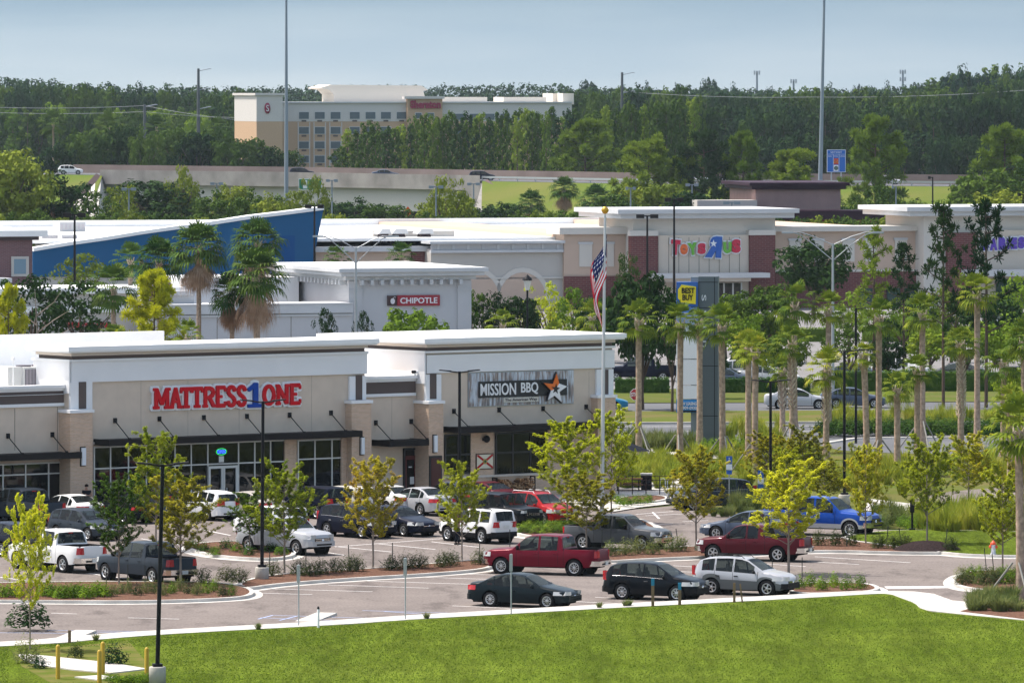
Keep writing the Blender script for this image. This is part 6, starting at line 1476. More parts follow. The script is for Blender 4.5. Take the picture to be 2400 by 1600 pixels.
def young_tree(seed,n_l=10,spread=.40,nleaf=24000,ls=.0128,h0=.24):
    r=random.Random(seed); t_=M(); c=M(); tips=[]
    t_.tube([(0,0,-.02),(.004,0,h0*.5),(0,0,h0),(.01,.0,.55),(.0,.01,.86)],[.0125,.011,.010,.006,.002],7)
    for k in range(n_l*3):
        z0=h0+(.86-h0)*(k/(n_l*3))**1.1*.95; g=k*2.4+r.uniform(-.4,.4)
        rel=(z0-h0)/(1-h0); ln=spread*(1.05-.72*rel)*(.75+.25*math.sin(min(1,rel*4)*1.57))*r.uniform(.75,1.12); rise=ln*r.uniform(.55,1.05)
        p0=Vector((0,0,z0)); p2=Vector((math.cos(g)*ln,math.sin(g)*ln,z0+rise*.85)); p1=p0.lerp(p2,.5)+Vector((0,0,-.02))
        t_.tube([p0,p1,p2],[.0045,.003,.001],4,cap=False)
        nt=9
        for j in range(nt):
            f=.30+.70*j/(nt-1); b=(p0.lerp(p1,f*2) if f<.5 else p1.lerp(p2,(f-.5)*2)); d=rv(r); d.z=abs(d.z)*.5+.05; e=b+d*ln*.36
            t_.tube([b,e],[.0014,.0006],3,cap=False); tips.append((b,e))
    m_=max(1,nleaf//len(tips))
    for b,e in tips:
        for _ in range(m_):
            f=r.uniform(.1,1.15); p=b.lerp(e,f)+rv(r)*.016; leaf(c,p,Vector((0,0,1)),ls*r.uniform(.6,1.3),r,.5)
    return t_,c
def pine_tree(seed,h0=.45,n=22,spread=.26,tuft=34,tl=.04,tr=.045,sparse=False):
    r=random.Random(seed); t_=M(); c=M()
    t_.tube([(0,0,-.02),(.004,0,.5),(-.003,.003,1.0)],[.014,.010,.003],7)
    for k in range(n):
        f=k/(n-1); z0=h0+(.97-h0)*f; g=k*2.4+r.uniform(-.5,.5); ln=spread*(1.0-.68*f)*(.55+.45*math.sin(min(1,f*3.5+.25)*1.57))*r.uniform(.6,1.15)
        p0=Vector((0,0,z0)); p2=Vector((math.cos(g)*ln,math.sin(g)*ln,z0+ln*r.uniform(.1,.45)))
        t_.tube([p0,p0.lerp(p2,.5)-Vector((0,0,.008)),p2],[.004,.003,.0015],4,cap=False)
        for j in range(4 if not sparse else 3):
            b=p0.lerp(p2,[1,.72,.48,.9][j])+rv(r)*.028
            for _ in range(tuft):
                d=(rv(r).normalized()+Vector((0,0,.45))).normalized(); a=d.orthogonal().normalized(); a=Matrix.Rotation(r.uniform(0,6.3),3,d)@a*.0045
                s=b+d*tr*.15; e=b+d*tr*r.uniform(.8,1.15); o=len(c.v); c.v+=[tuple(s-a),tuple(s+a),tuple(e+a*.7),tuple(e-a*.7)]; c.f.append((o,o+1,o+2,o+3)); c.m.append(0); c.sm.append(False)
    # top
    for _ in range(tuft*2):
        d=(rv(r).normalized()+Vector((0,0,.4))).normalized(); a=d.orthogonal().normalized()*.005; b=Vector((0,0,.97)); e=b+d*tr*1.1; o=len(c.v); c.v+=[tuple(b-a),tuple(b+a),tuple(e+a),tuple(e-a)]; c.f.append((o,o+1,o+2,o+3)); c.m.append(0); c.sm.append(False)
    return t_,c
def forest_tree(seed,h0=.08,conic=.25,nc=50,pl=28,ls=.022,w=.26):
    r=random.Random(seed); t_=M(); c=M()
    t_.tube([(0,0,-.02),(.004,0,.5),(0,.0,.95)],[.012,.009,.003],5)
    for i in range(nc):
        f=(i+.5)/nc; z0=h0+(.965-h0)*f; wd=w*(1-conic*f)*(.7+.3*math.sin(i*1.7+seed))*math.sqrt(max(.05,1-((f-.45)/.62)**4)); g=i*2.4+r.random(); rr=wd*r.uniform(.35,1)
        clump(c,(math.cos(g)*rr,math.sin(g)*rr,z0),r.uniform(.035,.062),pl,ls,r,.9,.35)
    return t_,c
def fan_leaf(q,base,dirv,length,blade,nb,r,droop=.35,mi=0,w=.05,spread=2.3):
    """one fan palm leaf: petiole then pleated blades"""
    d=dirv.normalized(); side=d.cross(Vector((0,0,1))); side=side.normalized() if side.length>.01 else Vector((1,0,0)); up=side.cross(d).normalized()
    mid=base+d*length; mid.z-=droop*length*.35
    d2=(d-Vector((0,0,droop*.8))).normalized(); up2=side.cross(d2).normalized()
    o=len(q.v); a=side*.012; q.v+=[tuple(base-a),tuple(base+a),tuple(mid+a),tuple(mid-a)]; q.f.append((o,o+1,o+2,o+3)); q.m.append(mi); q.sm.append(False)
    for k in range(nb):
        g=-spread/2+spread*k/(nb-1); v=(d2*math.cos(g)+side*math.sin(g)); fold=up2*(.12 if k%2 else -.04)
        ln=blade*(.78+.22*math.cos(g))*r.uniform(.85,1.15); wv=v.cross(up2).normalized()*w
        p1=mid+(v+fold)*ln*.42; p2=mid+v*ln*.80-Vector((0,0,1))*ln*(.04+droop*.18); p3=mid+v*ln*.98-Vector((0,0,1))*ln*(.14+droop*.75)
        o=len(q.v); q.v+=[tuple(mid),tuple(p1-wv),tuple(p1+wv),tuple(p2-wv*.6),tuple(p2+wv*.6),tuple(p3)]; q.f+=[(o,o+1,o+2),(o+1,o+3,o+4,o+2),(o+3,o+5,o+4)]; q.m+=[mi]*3; q.sm+=[False]*3
def palm(seed,h=8.0,nl=30,boots=0.0,skirt=0,crown=1.0,lean=0,elr=122,droopy=.35):
    """metre-sized fan palm: trunk, fronds, optional boots lattice and dead skirt"""
    r=random.Random(seed); t_=M(); f=M(); dd=M(); bt_=M()
    top=Vector((lean*h,0,h)); pts=[Vector((lean*h*(k/6)**1.5,0,h*k/6)) for k in range(7)]
    t_.tube([Vector((0,0,-.1))]+pts[1:],[.25,.20,.185,.18,.18,.19,.19],12)
    t_.lathe([(.34,-.1),(.27,.15),(.22,.5)],12)
    if boots>0:
        nb=int(boots*h/.16)
        for k in range(nb):
            z_=h-boots*h*(k/nb); xo=lean*h*(z_/h)**1.5
            for j in range(3):
                g=k*1.1+j*2.094; c=Vector((xo+math.cos(g)*.20,math.sin(g)*.20,z_)); n=Vector((math.cos(g),math.sin(g),0)); sd=Vector((-math.sin(g),math.cos(g),0)); 
                e=c+n*.10+Vector((0,0,.24))+sd*.12*(1 if k%2 else -1)
                bt_.tube([c-n*.04-Vector((0,0,.1)),c+n*.02,e],[.07,.055,.03],4,cap=True,smooth=False)
    for k in range(7):
        g=k*.9; n=Vector((math.cos(g),math.sin(g),0)); c=top+n*.14-Vector((0,0,.25)); bt_.tube([c,c+n*.14+Vector((0,0,.25))],[.045,.02],4,smooth=False)
    for k in range(nl):
        fr_=k/(nl-1); el=R(84-elr*fr_**.9); g=k*2.39996+r.uniform(-.25,.25)
        d=Vector((math.cos(g)*math.cos(el),math.sin(g)*math.cos(el),math.sin(el)))
        fan_leaf(f,top+Vector((0,0,.0)),d,crown*r.uniform(.75,1.05),crown*r.uniform(.66,.92),11,r,droopy*(.45+fr_),0,.066*crown,2.5)
    if skirt:
        for k in range(skirt):
            g=k*2.4+r.random(); el=R(r.uniform(-86,-28)); d=Vector((math.cos(g)*math.cos(el),math.sin(g)*math.cos(el),math.sin(el)))
            fan_leaf(dd,top-Vector((0,0,r.uniform(.1,.6)*crown)),d,crown*r.uniform(.5,1.0),crown*r.uniform(.5,.8),9,r,.6,0,.035,1.5)
        for k in range(4):
            g=k*1.6+r.random(); c=top+Vector((math.cos(g),math.sin(g),.1))*crown*.95
            clump(dd,(c.x,c.y,c.z-.1),.42*crown,90,.05,r,.8)
    return t_,f,bt_,dd
def grass_clump(seed,n=150,h=1.0,w=.9):
    r=random.Random(seed); q=M()
    for _ in range(n):
        g=r.uniform(0,6.28); rr=r.uniform(0,.18)*w; b=Vector((math.cos(g)*rr,math.sin(g)*rr,-.03)); hh=h*r.uniform(.6,1.1); o_=w*r.uniform(.1,.62); e=Vector((math.cos(g)*o_,math.sin(g)*o_,hh*r.uniform(.7,1))); m_=b.lerp(e,.5)+Vector((0,0,hh*.16)); s=Vector((-math.sin(g),math.cos(g),0))*.014
        o=len(q.v); q.v+=[tuple(b-s),tuple(b+s),tuple(m_+s),tuple(m_-s),tuple(e)]; q.f+=[(o,o+1,o+2,o+3),(o+3,o+2,o+4)]; q.m+=[0,0]; q.sm+=[False,False]
    return q
def shrub_mesh(seed,n=420,ls=.055,spiky=False):
    r=random.Random(seed); q=M()
    for _ in range(n):
        d=rv(r).normalized(); d.z=abs(d.z)*.95; l_=1+.18*math.sin(4*math.atan2(d.y,d.x)+seed); rr=.5*(.6+.45*r.random())*l_
        p=Vector((d.x*rr,d.y*rr,.05+d.z*rr*1.75*(1.15 if spiky else 1)))
        leaf(q,p,d+Vector((0,0,.3)),ls*r.uniform(.7,1.3),r,.45 if not spiky else .22)
    for _ in range(14 if spiky else 6):
        d=rv(r); d.z=abs(d.z)+.6; d.normalize(); q.tube([(0,0,0),tuple(d*(.85 if spiky else .5))],[.012,.004],4,cap=False); 
        if spiky:
            for k in range(8): leaf(q,d*(.4+.07*k)+rv(r)*.04,Vector((0,0,1)),ls,r,.35)
    return q
def place(key,mk,mats,loc,sc,label,cat,group=None,rz=None,name='tree',names=('trunk','crown','boot','dead_fronds')):
    """mk builds the part meshes once; each placed thing is an empty with its part objects"""
    k2=(key,)+tuple(m.name if m else '' for m in mats)
    if k2 not in PROT:
        raw=proto(('raw',key),mk); PROT[k2]=[(nm,q.mesh(nm,[m])) for nm,q,m in zip(names,raw,mats) if q is not None and q.f and m is not None]
    e=empty(name,loc,rn.uniform(0,6.28) if rz is None else rz,label,cat,group); e.scale=sc if hasattr(sc,'__len__') else (sc,sc,sc)
    for nm,me in PROT[k2]:
        o=bpy.data.objects.new(nm,me); COL.objects.link(o); o.parent=e
    return e
def tree(px_,top,wpx,kind,leafk,label,cat='tree',row=None,d=None,group=None,name=None,z0=0.0,bk=None,seedn=3):
    if d is None: d=dist(row,z0)
    x=(px_-1200)/F*d; h=HC-(top-YH)/F*d-z0; w_=wpx/F*d
    kd={'round':('round',lambda s:round_tree(s)),'flat':('flat',lambda s:round_tree(s,60,40,.03,.25,'flat')),'cone':('cone',lambda s:round_tree(s,70,40,.028,.15,'cone')),
        'open':('open',lambda s:round_tree(s,46,34,.024,.25,'round')),
        'young':('young',lambda s:young_tree(s)),'pine':('pine',lambda s:pine_tree(s)),'bigpine':('bigpine',lambda s:pine_tree(s,.25,34,.42,70,.05,.062)),'sparsepine':('sparsepine',lambda s:pine_tree(s,.36,24,.26,26,.04,.04,True)),
        'forest':('forest',lambda s:forest_tree(s)),'farpine':('farpine',lambda s:forest_tree(s,.30,.45,34,24,.020,.17))}[kind]
    h*=1.06
    uw={'round':.86,'flat':.95,'cone':.80,'open':.86,'young':.74,'pine':.58,'bigpine':.70,'sparsepine':.46,'forest':.46,'farpine':.36}[kind]
    s=rn.randrange(seedn)+1
    nm=name or {'pine':'pine_tree','bigpine':'pine_tree','sparsepine':'pine_tree','farpine':'pine_tree'}.get(kind,'tree')
    tag_=(kd[0],s)
    return place(tag_,lambda:kd[1](s),(bk or (bark_p if kind=='young' else bark),lm[leafk]),(x,d,z0),(w_/uw,w_/uw,h),label,cat,group,name=nm)
# ---- young trees of the lot (base column,row, top row, crown width, leaf) ----
GY='young staked trees in the parking lot beds'
for a in ((70,1530,1163,125,'yel','bright yellow narrow tree at the left edge nearest the camera'),
 (279,1374,1110,150,'grn','green young tree before the dark grey pickup at left'),
 (423,1374,1105,185,'org','orange yellow tree right of the nearest lamp post'),
 (366,1290,1003,150,'yg','tall yellow green tree reaching above the canopy at left'),
 (585,1297,1148,115,'grn','small green tree left of the lamp post in the middle bed'),
 (667,1348,1088,170,'yg','round yellow green tree just right of the lamp post'),
 (874,1336,1072,160,'org','olive orange tree before the dark blue crossover'),
 (1083,1318,1088,135,'yg','yellow green tree before the open door of the white suv'),
 (1374,1292,1112,160,'org','olive tree between the red suv and the dark grey pickup'),
 (1330,1240,978,175,'yel','tall bright yellow tree against the restaurant corner'),
 (1432,1225,952,135,'yel','bright yellow tree just right of the flagpole'),
 (1631,1288,1048,150,'org','olive brown tree right of the dark grey pickup'),
 (1848,1346,1085,205,'yel','spreading yellow tree in front of the dull red pickup'),
 (2029,1279,1038,120,'yg','yellow green tree before the nose of the blue pickup'),
 (2173,1280,1020,150,'yg','large yellow green tree standing in dark mulch mound'),
 (2270,1200,1012,140,'yg','yellow green tree behind the mulch mound tree, on the verge'),
 (2350,1345,1092,145,'yg','yellow green tree behind the nearest palm at right'),
 (1798,1170,1010,130,'org','orange tree just right of the blue parking sign'),(1888,1168,1002,140,'org','orange tree among the palms, right of the one by the parking sign'),(1842,1190,1045,120,'yg','lower yellow green tree between two orange trees'),
 (1932,1200,1075,110,'org','olive orange tree behind the blue pickup'),
 (2395,1200,1060,120,'org','orange green tree cut by the right edge')):
    tree(a[0],a[2],a[3],'young',a[4],a[5],'tree',row=a[1],group=GY,name='young_tree',seedn=5)
# ---- palms ----
def palm_at(px_,crow,row,kind,label,lean=0,cr=1.25,leafk='sab',d=None,group='sabal palms along the verge'):
    if d is None: d=dist(row)
    cr*=.71 if kind!='w' else .8
    h=HC-(crow-YH)/F*d; x=(px_-1200)/F*d-lean*h
    key=('palm',kind); par={'a':dict(boots=.06,nl=30,droopy=.25),'b':dict(boots=.6,nl=30,droopy=.25),'c':dict(boots=.15,nl=22,droopy=.4),'w':dict(boots=.1,nl=46,skirt=70,droopy=.35,elr=104)}[kind]
    sc=h/8.0; cs=cr
    k=('palm',kind,round(h),round(cr,1),round(lean,2)); hh=round(h)
    return place(k,lambda:palm(rn.randrange(99),hh,crown=cr,lean=lean,**par),(palm_bark,lm[leafk],boot_m,lm['dead'] if kind=='w' else None),(x,d,0),(1,1,h/hh),label,'palm',group,name='palm_tree')
for a in ((1497,752,1065,'a','palm nearest the stop sign, first of the row',0,1.3),
 (1590,758,1085,'a','palm before the blank white panels of the pylon sign',-.012,1.25),
 (1640,755,1052,'c','slender palm in front of the slate pylon sign tower',0,.95),
 (1697,765,1088,'a','tall palm just right of the pylon sign',.01,1.35),
 (1754,815,1100,'a','dark trunked palm, left of a close pair',0,1.15),
 (1772,825,1115,'a','pale trunked palm, right of a close pair',.01,1.1),
 (1834,868,1022,'b','short booted palm beside the rough patterned one',0,1.0),
 (1857,805,1060,'b','palm with rough crisscross trunk left of the thickest',0,1.25),
 (1934,868,1078,'b','thickest palm with crisscross trunk in the middle of the verge',-.01,1.35),
 (2040,830,1100,'c','leaning pale palm with thin ragged crown',.03,.9),
 (2060,745,1098,'a','tall palm behind the leaning ragged one',0,1.15),
 (2103,910,1115,'c','short palm with hanging dead stalks',0,1.0),
 (2150,870,1090,'a','palm with pale blossoms right of the short one',0,1.15),
 (2162,735,1050,'a','tall palm with dark crown left of the tall pines',0,1.25),
 (2252,805,1102,'b','palm with crisscross upper trunk in front of the tall pines',0,1.1),
 (2285,690,1040,'a','tallest palm right of the tall pines',-.015,1.35),
 (2352,850,1070,'c','full light green palm near the right edge',0,1.35),
 (2400,800,1110,'c','light green palm cut by the right edge',0,1.35),
 (1862,715,1000,'c','broad palm with long fronds behind the close row',0,1.6),
 (1942,725,1000,'a','palm before the street light right of the broad one',0,1.2),
 (2368,955,1140,'a','low light palm under the full one at right edge',0,1.2),
 (2368,1012,1408,'a','nearest palm, braced by stakes at the right edge',-.06,1.6),
 (2230,1250,1250,'a','x',0,1.0)):
    if a[4]=='x': continue
    palm_at(*a[:5],lean=a[5],cr=a[6])
GWp='tall fan palms with brown skirts behind the shops'
for a in ((466,585,912,'w','tall fan palm with brown skirt, its trunk rising left of the pair',1.9),(604,572,905,'w','tallest crown of the two stacked fan palms',1.8),(600,650,915,'w','lower and wider crown of the two stacked fan palms',2.0),(544,690,912,'w','dark fan palm left of the stacked pair',1.5),(374,618,900,'w','brown skirted fan palm left of the tall one',1.7)):
    palm_at(*a[:5],cr=a[5],leafk='wsh',group=GWp)
for a in ((306,610,860,'a','bushy grey green palm against the blue wall',1.5,'wsh'),(266,675,915,'a','dark round headed palm left of the yellow pine',1.9,'wsh'),(440,792,935,'c','light green palm just behind the mattress shop roof',1.3,'sab'),(265,790,935,'c','pale palm top poking over the left roof',1.1,'sab'),
   (1178,762,870,'c','yellow green palm behind the restaurant roof',1.5,'sab'),(1300,785,880,'c','low yellow green palm behind the restaurant roof, left of the flag',1.2,'sab'),(1388,745,900,'c','yellow green palm behind the flagpole',1.5,'sab')):
    palm_at(*a[:5],cr=a[5],leafk=a[6],group='palms just behind the shops')
for a in ((788,605,760,'a','small palm behind the street light at the pale store wall',1.3,'wsh'),(941,602,760,'a','small palm in front of the brick column of the pale store',1.4,'wsh'),(1245,480,560,'w','dark palm left of the lone tall palm before the grass bank',2.0,'wsh'),(1322,445,565,'w','lone tall palm against the grass bank',1.9,'wsh'),(1398,470,560,'w','large ragged dark palm at the grass bank',2.3,'wsh'),(1858,487,600,'w','left of two palms before the pink stone building',1.9,'wsh'),(1945,487,600,'w','right of two palms before the pink stone building',2.1,'wsh'),
  (255,300,470,'a','shaggy date palm at the edge of the left woods',3.2,'mid'),(368,300,470,'a','grey date palm left of the tall power pole',2.8,'mid'),(125,290,470,'a','far left date palm before the woods',3.0,'mid'),(510,305,470,'a','date palm close to the hotel end tower',2.6,'mid')):
    palm_at(*a[:5],cr=a[5],leafk=a[6],group='palms in the distance')
# ---- trees between shops and stores ----
GMid='trees in the store parking lots'
for a in ((1906,563,180,'round','drk',745,'dark round tree before the right store wing'),
 (1505,640,165,'round','drk',960,'dark oak hanging over the far pickup left of the pylon sign'),
 (1575,690,110,'open','drk',966,'dark leaning oak trunk behind the pylon sign'),
 (1100,683,110,'open','grn',850,'green tree behind the restaurant roof beside the toothed cornice'),
 (1150,690,80,'open','drk',850,'dark slim tree left of the black lantern'),(1215,695,110,'round','drk',850,'dark bushy tree under the black lantern'),
 (1290,668,140,'open','yg',840,'light yellow green tree before the tan store wall'),(1345,680,110,'open','grn',845,'green tree touching the flag'),(1420,700,120,'round','drk',850,'dark bush between flagpole and brick base'),
 (962,722,175,'flat','grn',900,'spreading light green tree under the CHIPOTLE sign'),(762,728,60,'open','drk',890,'small dark tree left of the silver street light'),(852,735,50,'open','drk',890,'small dark shrub tree right of the silver street light'),
 (75,655,190,'open','drk',905,'dark green tree with bare pale limbs at left'),(190,668,210,'open','drk',900,'dark feathery tree before the red lettering at left'),(195,600,130,'open','lit',760,'light green thin tree before the blue wall'),
 (1700,690,130,'round','mid',850,'dull green tree behind the palm right of the pylon'),(1800,668,140,'round','mid',850,'bushy tree behind the palms under the tower'),(1760,790,110,'round','drk',890,'dark shrub tree behind the close palm pair'),
 (1990,690,120,'open','grn',830,'light green young tree left of the branching pine'),(2120,730,130,'open','grn',840,'green tree behind the tall palms'),(2230,640,130,'open','lit',850,'light tree between the two tall pines'),(2330,700,150,'round','drk',860,'dark round bush tree at right under the purple sign'),(2390,650,140,'open','grn',840,'green tree at the right edge before the store'),(2180,770,130,'round','grn',880,'light green bush behind the tall palms'),
 (20,690,90,'bigpine','pny',925,'yellow pine top cut by the left edge'),(1470,600,60,'open','mid',780,'small tree before the brick base by the flag')):
    tree(a[0],a[1],a[2],a[3],a[4],a[6],row=a[5],group=GMid)
tree(362,658,150,'bigpine','pny','bright yellow pine before the small CHIPOTLE sign',row=925)
for a in ((2211,508,135,'sparsepine','pin',955,'tall thin pine, left of the pair before the purple sign'),(2311,497,150,'sparsepine','pin',955,'tall thin pine, right of the pair before the purple sign'),(2048,562,130,'sparsepine','pnl',900,'branching pine right of the dark round tree'),(2118,590,110,'sparsepine','pin',905,'smaller pine left of the tall thin pair')):
    tree(a[0],a[1],a[2],a[3],a[4],a[6],row=a[5],group='pines across the road')
for a in ((1660,800,90,'round','drk',935,'dark round tree across the road just right of the pylon sign'),(1745,742,120,'open','grn',900,'green tree in the far lot behind the close palm pair'),(1842,780,110,'round','mid',905,'mid green tree in the far lot behind the crisscross palm'),(1990,760,120,'open','mid',900,'mid green tree in the far lot behind the branching pine'),(2075,790,90,'round','drk',905,'dark bush tree under the branching pine'),(2150,700,130,'open','grn',870,'green tree in the far lot under the smaller pine'),(2265,770,110,'open','mid',905,'mid green tree between tall palms before the far lot'),(2350,745,150,'round','grn',900,'green tree at right before the far lot'),(2400,860,130,'round','yg',985,'yellow green tree at the right edge beside the road')):
    tree(a[0],a[1],a[2],a[3],a[4],a[6],row=a[5],group=GMid)
# dead limbs
b=G(85,912); e=empty('dead_tree',b,0,'bare pale dead limbs in front of the dark tree at left','dead tree'); q=M(); r_=random.Random(5)
H_=(912-680)/(F/b.y)
q.tube([(0,0,0),(.1,0,H_*.5),(-.1,0,H_)],[.14,.08,.02],6)
for k in range(7): g=(-1)**k; z_=H_*(.2+.09*k); q.tube([(0,0,z_),(g*H_*.18,.1,z_+H_*.14),(g*H_*r_.uniform(.25,.42),.1,z_+H_*.26)],[.06,.035,.012],5)
q.build('trunk',[bark_p],e)
# ---- belt of trees between the stores and the highway ----
GB='broad trees between the stores and the highway'
DBs={'lit':'light green','drk':'dark green','mid':'mid green','grn':'green','yg':'yellow green'}
belt_=[(25,352,200,'lit','round'),(128,415,185,'drk','round'),(0,440,150,'mid','round'),(60,505,140,'mid','flat'),(225,455,110,'mid','open'),(285,440,90,'lit','open'),(378,425,225,'drk','round'),(320,470,110,'lit','open'),(428,395,85,'lit','open'),(500,455,120,'mid','round'),(540,438,110,'lit','round'),(600,452,120,'mid','round'),(640,462,110,'lit','round'),(690,455,100,'lit','open'),(738,420,85,'lit','open'),(770,470,110,'drk','round'),(832,470,130,'drk','round'),(905,482,120,'mid','round'),(1045,420,100,'lit','open'),(1062,458,130,'lit','round'),(1003,478,90,'lit','open'),(1112,488,120,'drk','round'),(1175,478,120,'drk','round'),(1290,505,130,'mid','round'),(1215,505,100,'mid','round'),(1350,488,110,'mid','round'),(1440,455,120,'mid','round'),(1500,440,100,'lit','round'),(1560,432,110,'lit','round'),(1615,450,120,'drk','round'),(1660,480,120,'mid','round'),(1995,485,110,'mid','round'),(2060,440,120,'mid','open'),(2110,470,130,'mid','round'),(2190,478,120,'mid','round'),(2262,425,90,'drk','cone'),(2310,400,160,'mid','round'),(2385,385,170,'mid','open'),(2340,450,150,'lit','round'),(2230,470,110,'lit','open'),(1740,510,120,'mid','flat'),(1850,520,150,'mid','flat'),(2020,510,120,'mid','flat')]
rb=random.Random(4)
for i,(x_,t_,w_,k_,s_) in enumerate(sorted(belt_)):
    tree(x_,t_,w_,s_,k_,'%s broad tree of the belt between the stores and the highway'%DBs[k_],d=rb.uniform(880,1010),group=GB+', '+DBs[k_])
# low scrub filling the belt foot
for i in range(46):
    x_=-20+i*54; 
    tree(x_,500+rb.uniform(-12,16) if 1080<x_<1500 or x_<1080 else 505,100,'flat','mid' if i%3 else 'lit','low bushy tree at the foot of the belt behind the white roofs',d=rb.uniform(850,880),group='low trees behind the white roofs')
# roadside pines on the bank
for a in ((1372,300,160,'bigpine','pnl','broad light green pine before the dark pines right of the hotel'),(1520,345,170,'bigpine','pnl','round light pine at the edge of the highway bank'),(1650,328,150,'bigpine','pin','dark pine on the bank with bare lower trunk'),(1742,330,120,'bigpine','pnl','yellow green pine on the bank right of the dark one'),(1852,368,170,'bigpine','pnl','low wide pine left of the right tall mast'),(2052,296,150,'bigpine','pnl','lone big yellow green pine right of the blue highway sign'),(2355,315,170,'bigpine','pnl','yellowish pine top near the right edge'),(1595,380,110,'bigpine','pnl','small light pine between the bank pines')):
    tree(a[0],a[1],a[2],a[3],a[4],a[5],d=1052 if a[0]!=1372 else 1200,group='pines along the highway bank')
# ---- oaks behind the highway, left ----
for i in range(14):
    x_=135+i*41; t_=interp([(130,330),(230,305),(400,300),(560,312),(660,350)],x_)+rb.uniform(-8,10)
    tree(x_,t_,rb.uniform(80,115),'round','mid' if i%4 else 'drk','olive green oak of the row just beyond the highway at left',d=1290+rb.uniform(0,30),group='oaks beyond the highway at left',z0=0)
# ---- pines before the hotel and to its right ----
TP=[(770,400),(790,365),(812,318),(850,300),(930,302),(1000,275),(1060,268),(1130,280),(1230,262),(1330,268),(1500,250),(1640,240)]
x_=778
while x_<1640:
    tree(x_,interp(TP,x_)+rb.uniform(-8,22),rb.uniform(44,66),'farpine' if rb.random()<.6 else 'forest','mid' if rb.random()<.6 else ('pin' if rb.random()<.6 else 'pnl'),'tall dense pine of the row beyond the highway in front of the hotel',d=rb.uniform(1290,1350),group='pines beyond the highway in front of the hotel')
    x_+=rb.uniform(9,13)
# ---- woods ----
FARW=[]
def wood(x0,x1,step,d0,d1,tops,kinds,label,group,jit=12,wd=(38,60),yoff=0):
    if d0>=1990:
        x_=x0
        while x_<x1: FARW.append((x_,interp(tops,x_)+rb.uniform(-jit,jit),rb.uniform(*wd),rb.uniform(d0,d1))); x_+=step*.7*rb.uniform(.7,1.3)
        return
    x_=x0
    while x_<x1:
        k_=rb.choice(kinds); tree(x_,interp(tops,x_)+rb.uniform(-jit,jit),rb.uniform(*wd)*1.45,rb.choice(('forest','round','round')),k_,label,d=rb.uniform(d0,d1),group=group,name='forest_tree'); x_+=step*rb.uniform(.7,1.3)
Lw='woodland tree beyond the highway at left of the hotel'; LG='woodland trees left of the hotel'
wood(-60,580,17,1650,1750,[(0,255),(200,262),(400,258),(600,265)],['mid','pin','mid','grn'],Lw,LG)
wood(-60,600,15,1800,1950,[(0,205),(200,216),(400,222),(600,225)],['pin','mid'],Lw,LG)
wood(-60,620,15,2050,2250,[(0,178),(100,186),(300,200),(600,205)],['pin','far'],Lw,LG,8)
Rw='woodland tree beyond the highway at right of the hotel'; RG='woodland trees right of the hotel'
wood(1560,2500,19,1380,1430,[(1560,330),(1800,330),(2000,320),(2400,330)],['pin','drk'],Rw,RG)
wood(1620,2500,16,1480,1560,[(1620,250),(1800,262),(2000,268),(2200,250),(2500,215)],['pin','drk','pin','mid'],Rw,RG)
wood(1330,2500,16,1700,1820,[(1330,222),(1600,222),(1800,228),(2000,225),(2200,215),(2500,190)],['pin','mid','mid'],Rw,RG)
wood(1330,2500,17,2000,2200,[(1330,205),(1500,205),(1660,200),(1850,210),(2100,204),(2250,182),(2500,168)],['far','pin'],Rw,RG,8)
wood(2200,2500,22,1850,1950,[(2200,190),(2290,170),(2500,165)],['mid','far'],Rw,RG,9,(60,90))
wood(560,1340,20,2500,2700,[(560,205),(700,200),(1000,198),(1340,195)],['far'],'distant woodland tree on the skyline behind the hotel','woodland trees behind the hotel',5,(50,70))
for a in ((40,196,46),(120,200,40),(230,208,44),(330,210,38),(470,212,44),(1440,206,44),(1520,204,50),(1720,205,52),(1800,210,44),(2080,202,50),(2150,196,56),(2330,178,70),(1375,189,50),(1660,184,50),(1590,196,34),(2240,172,80),(1950,205,40),(2010,200,36)): tree(a[0],a[1],a[2],'round','far','taller round crown standing above the far skyline',d=2400,group='taller crowns on the skyline')
# far-off wood reading as one mass
q=M(); r_=random.Random(8)
for i in range(620):
    d=r_.uniform(2700,3900); x=r_.uniform(-.085,.085)*d; hh=r_.uniform(17,23); 
    for j in range(16): f=r_.random(); clump(q,(x+r_.uniform(-5,5),d+r_.uniform(-4,4),hh*(.25+.7*f)),r_.uniform(2.2,3.6),5,1.7,r_,.8)
for (x_,t_,w_,d) in FARW:
    x=(x_-1200)/F*d; h=HC-(t_-YH)/F*d; wm=w_/F*d*.5
    for i in range(26):
        f=(i+.5)/26; g=i*2.4; rr=wm*.75*math.sqrt(max(.04,1-((f-.5)/.56)**4))*r_.uniform(.3,1)
        clump(q,(x+math.cos(g)*rr,d+math.sin(g)*rr,h*(.12+.84*f)),r_.uniform(1.1,1.7),16,.62,r_,.9,.35)
o=q.build('woodland',[lm['far']]); tag(o,'hazy far-off woodland along the horizon','woodland',kind='stuff')
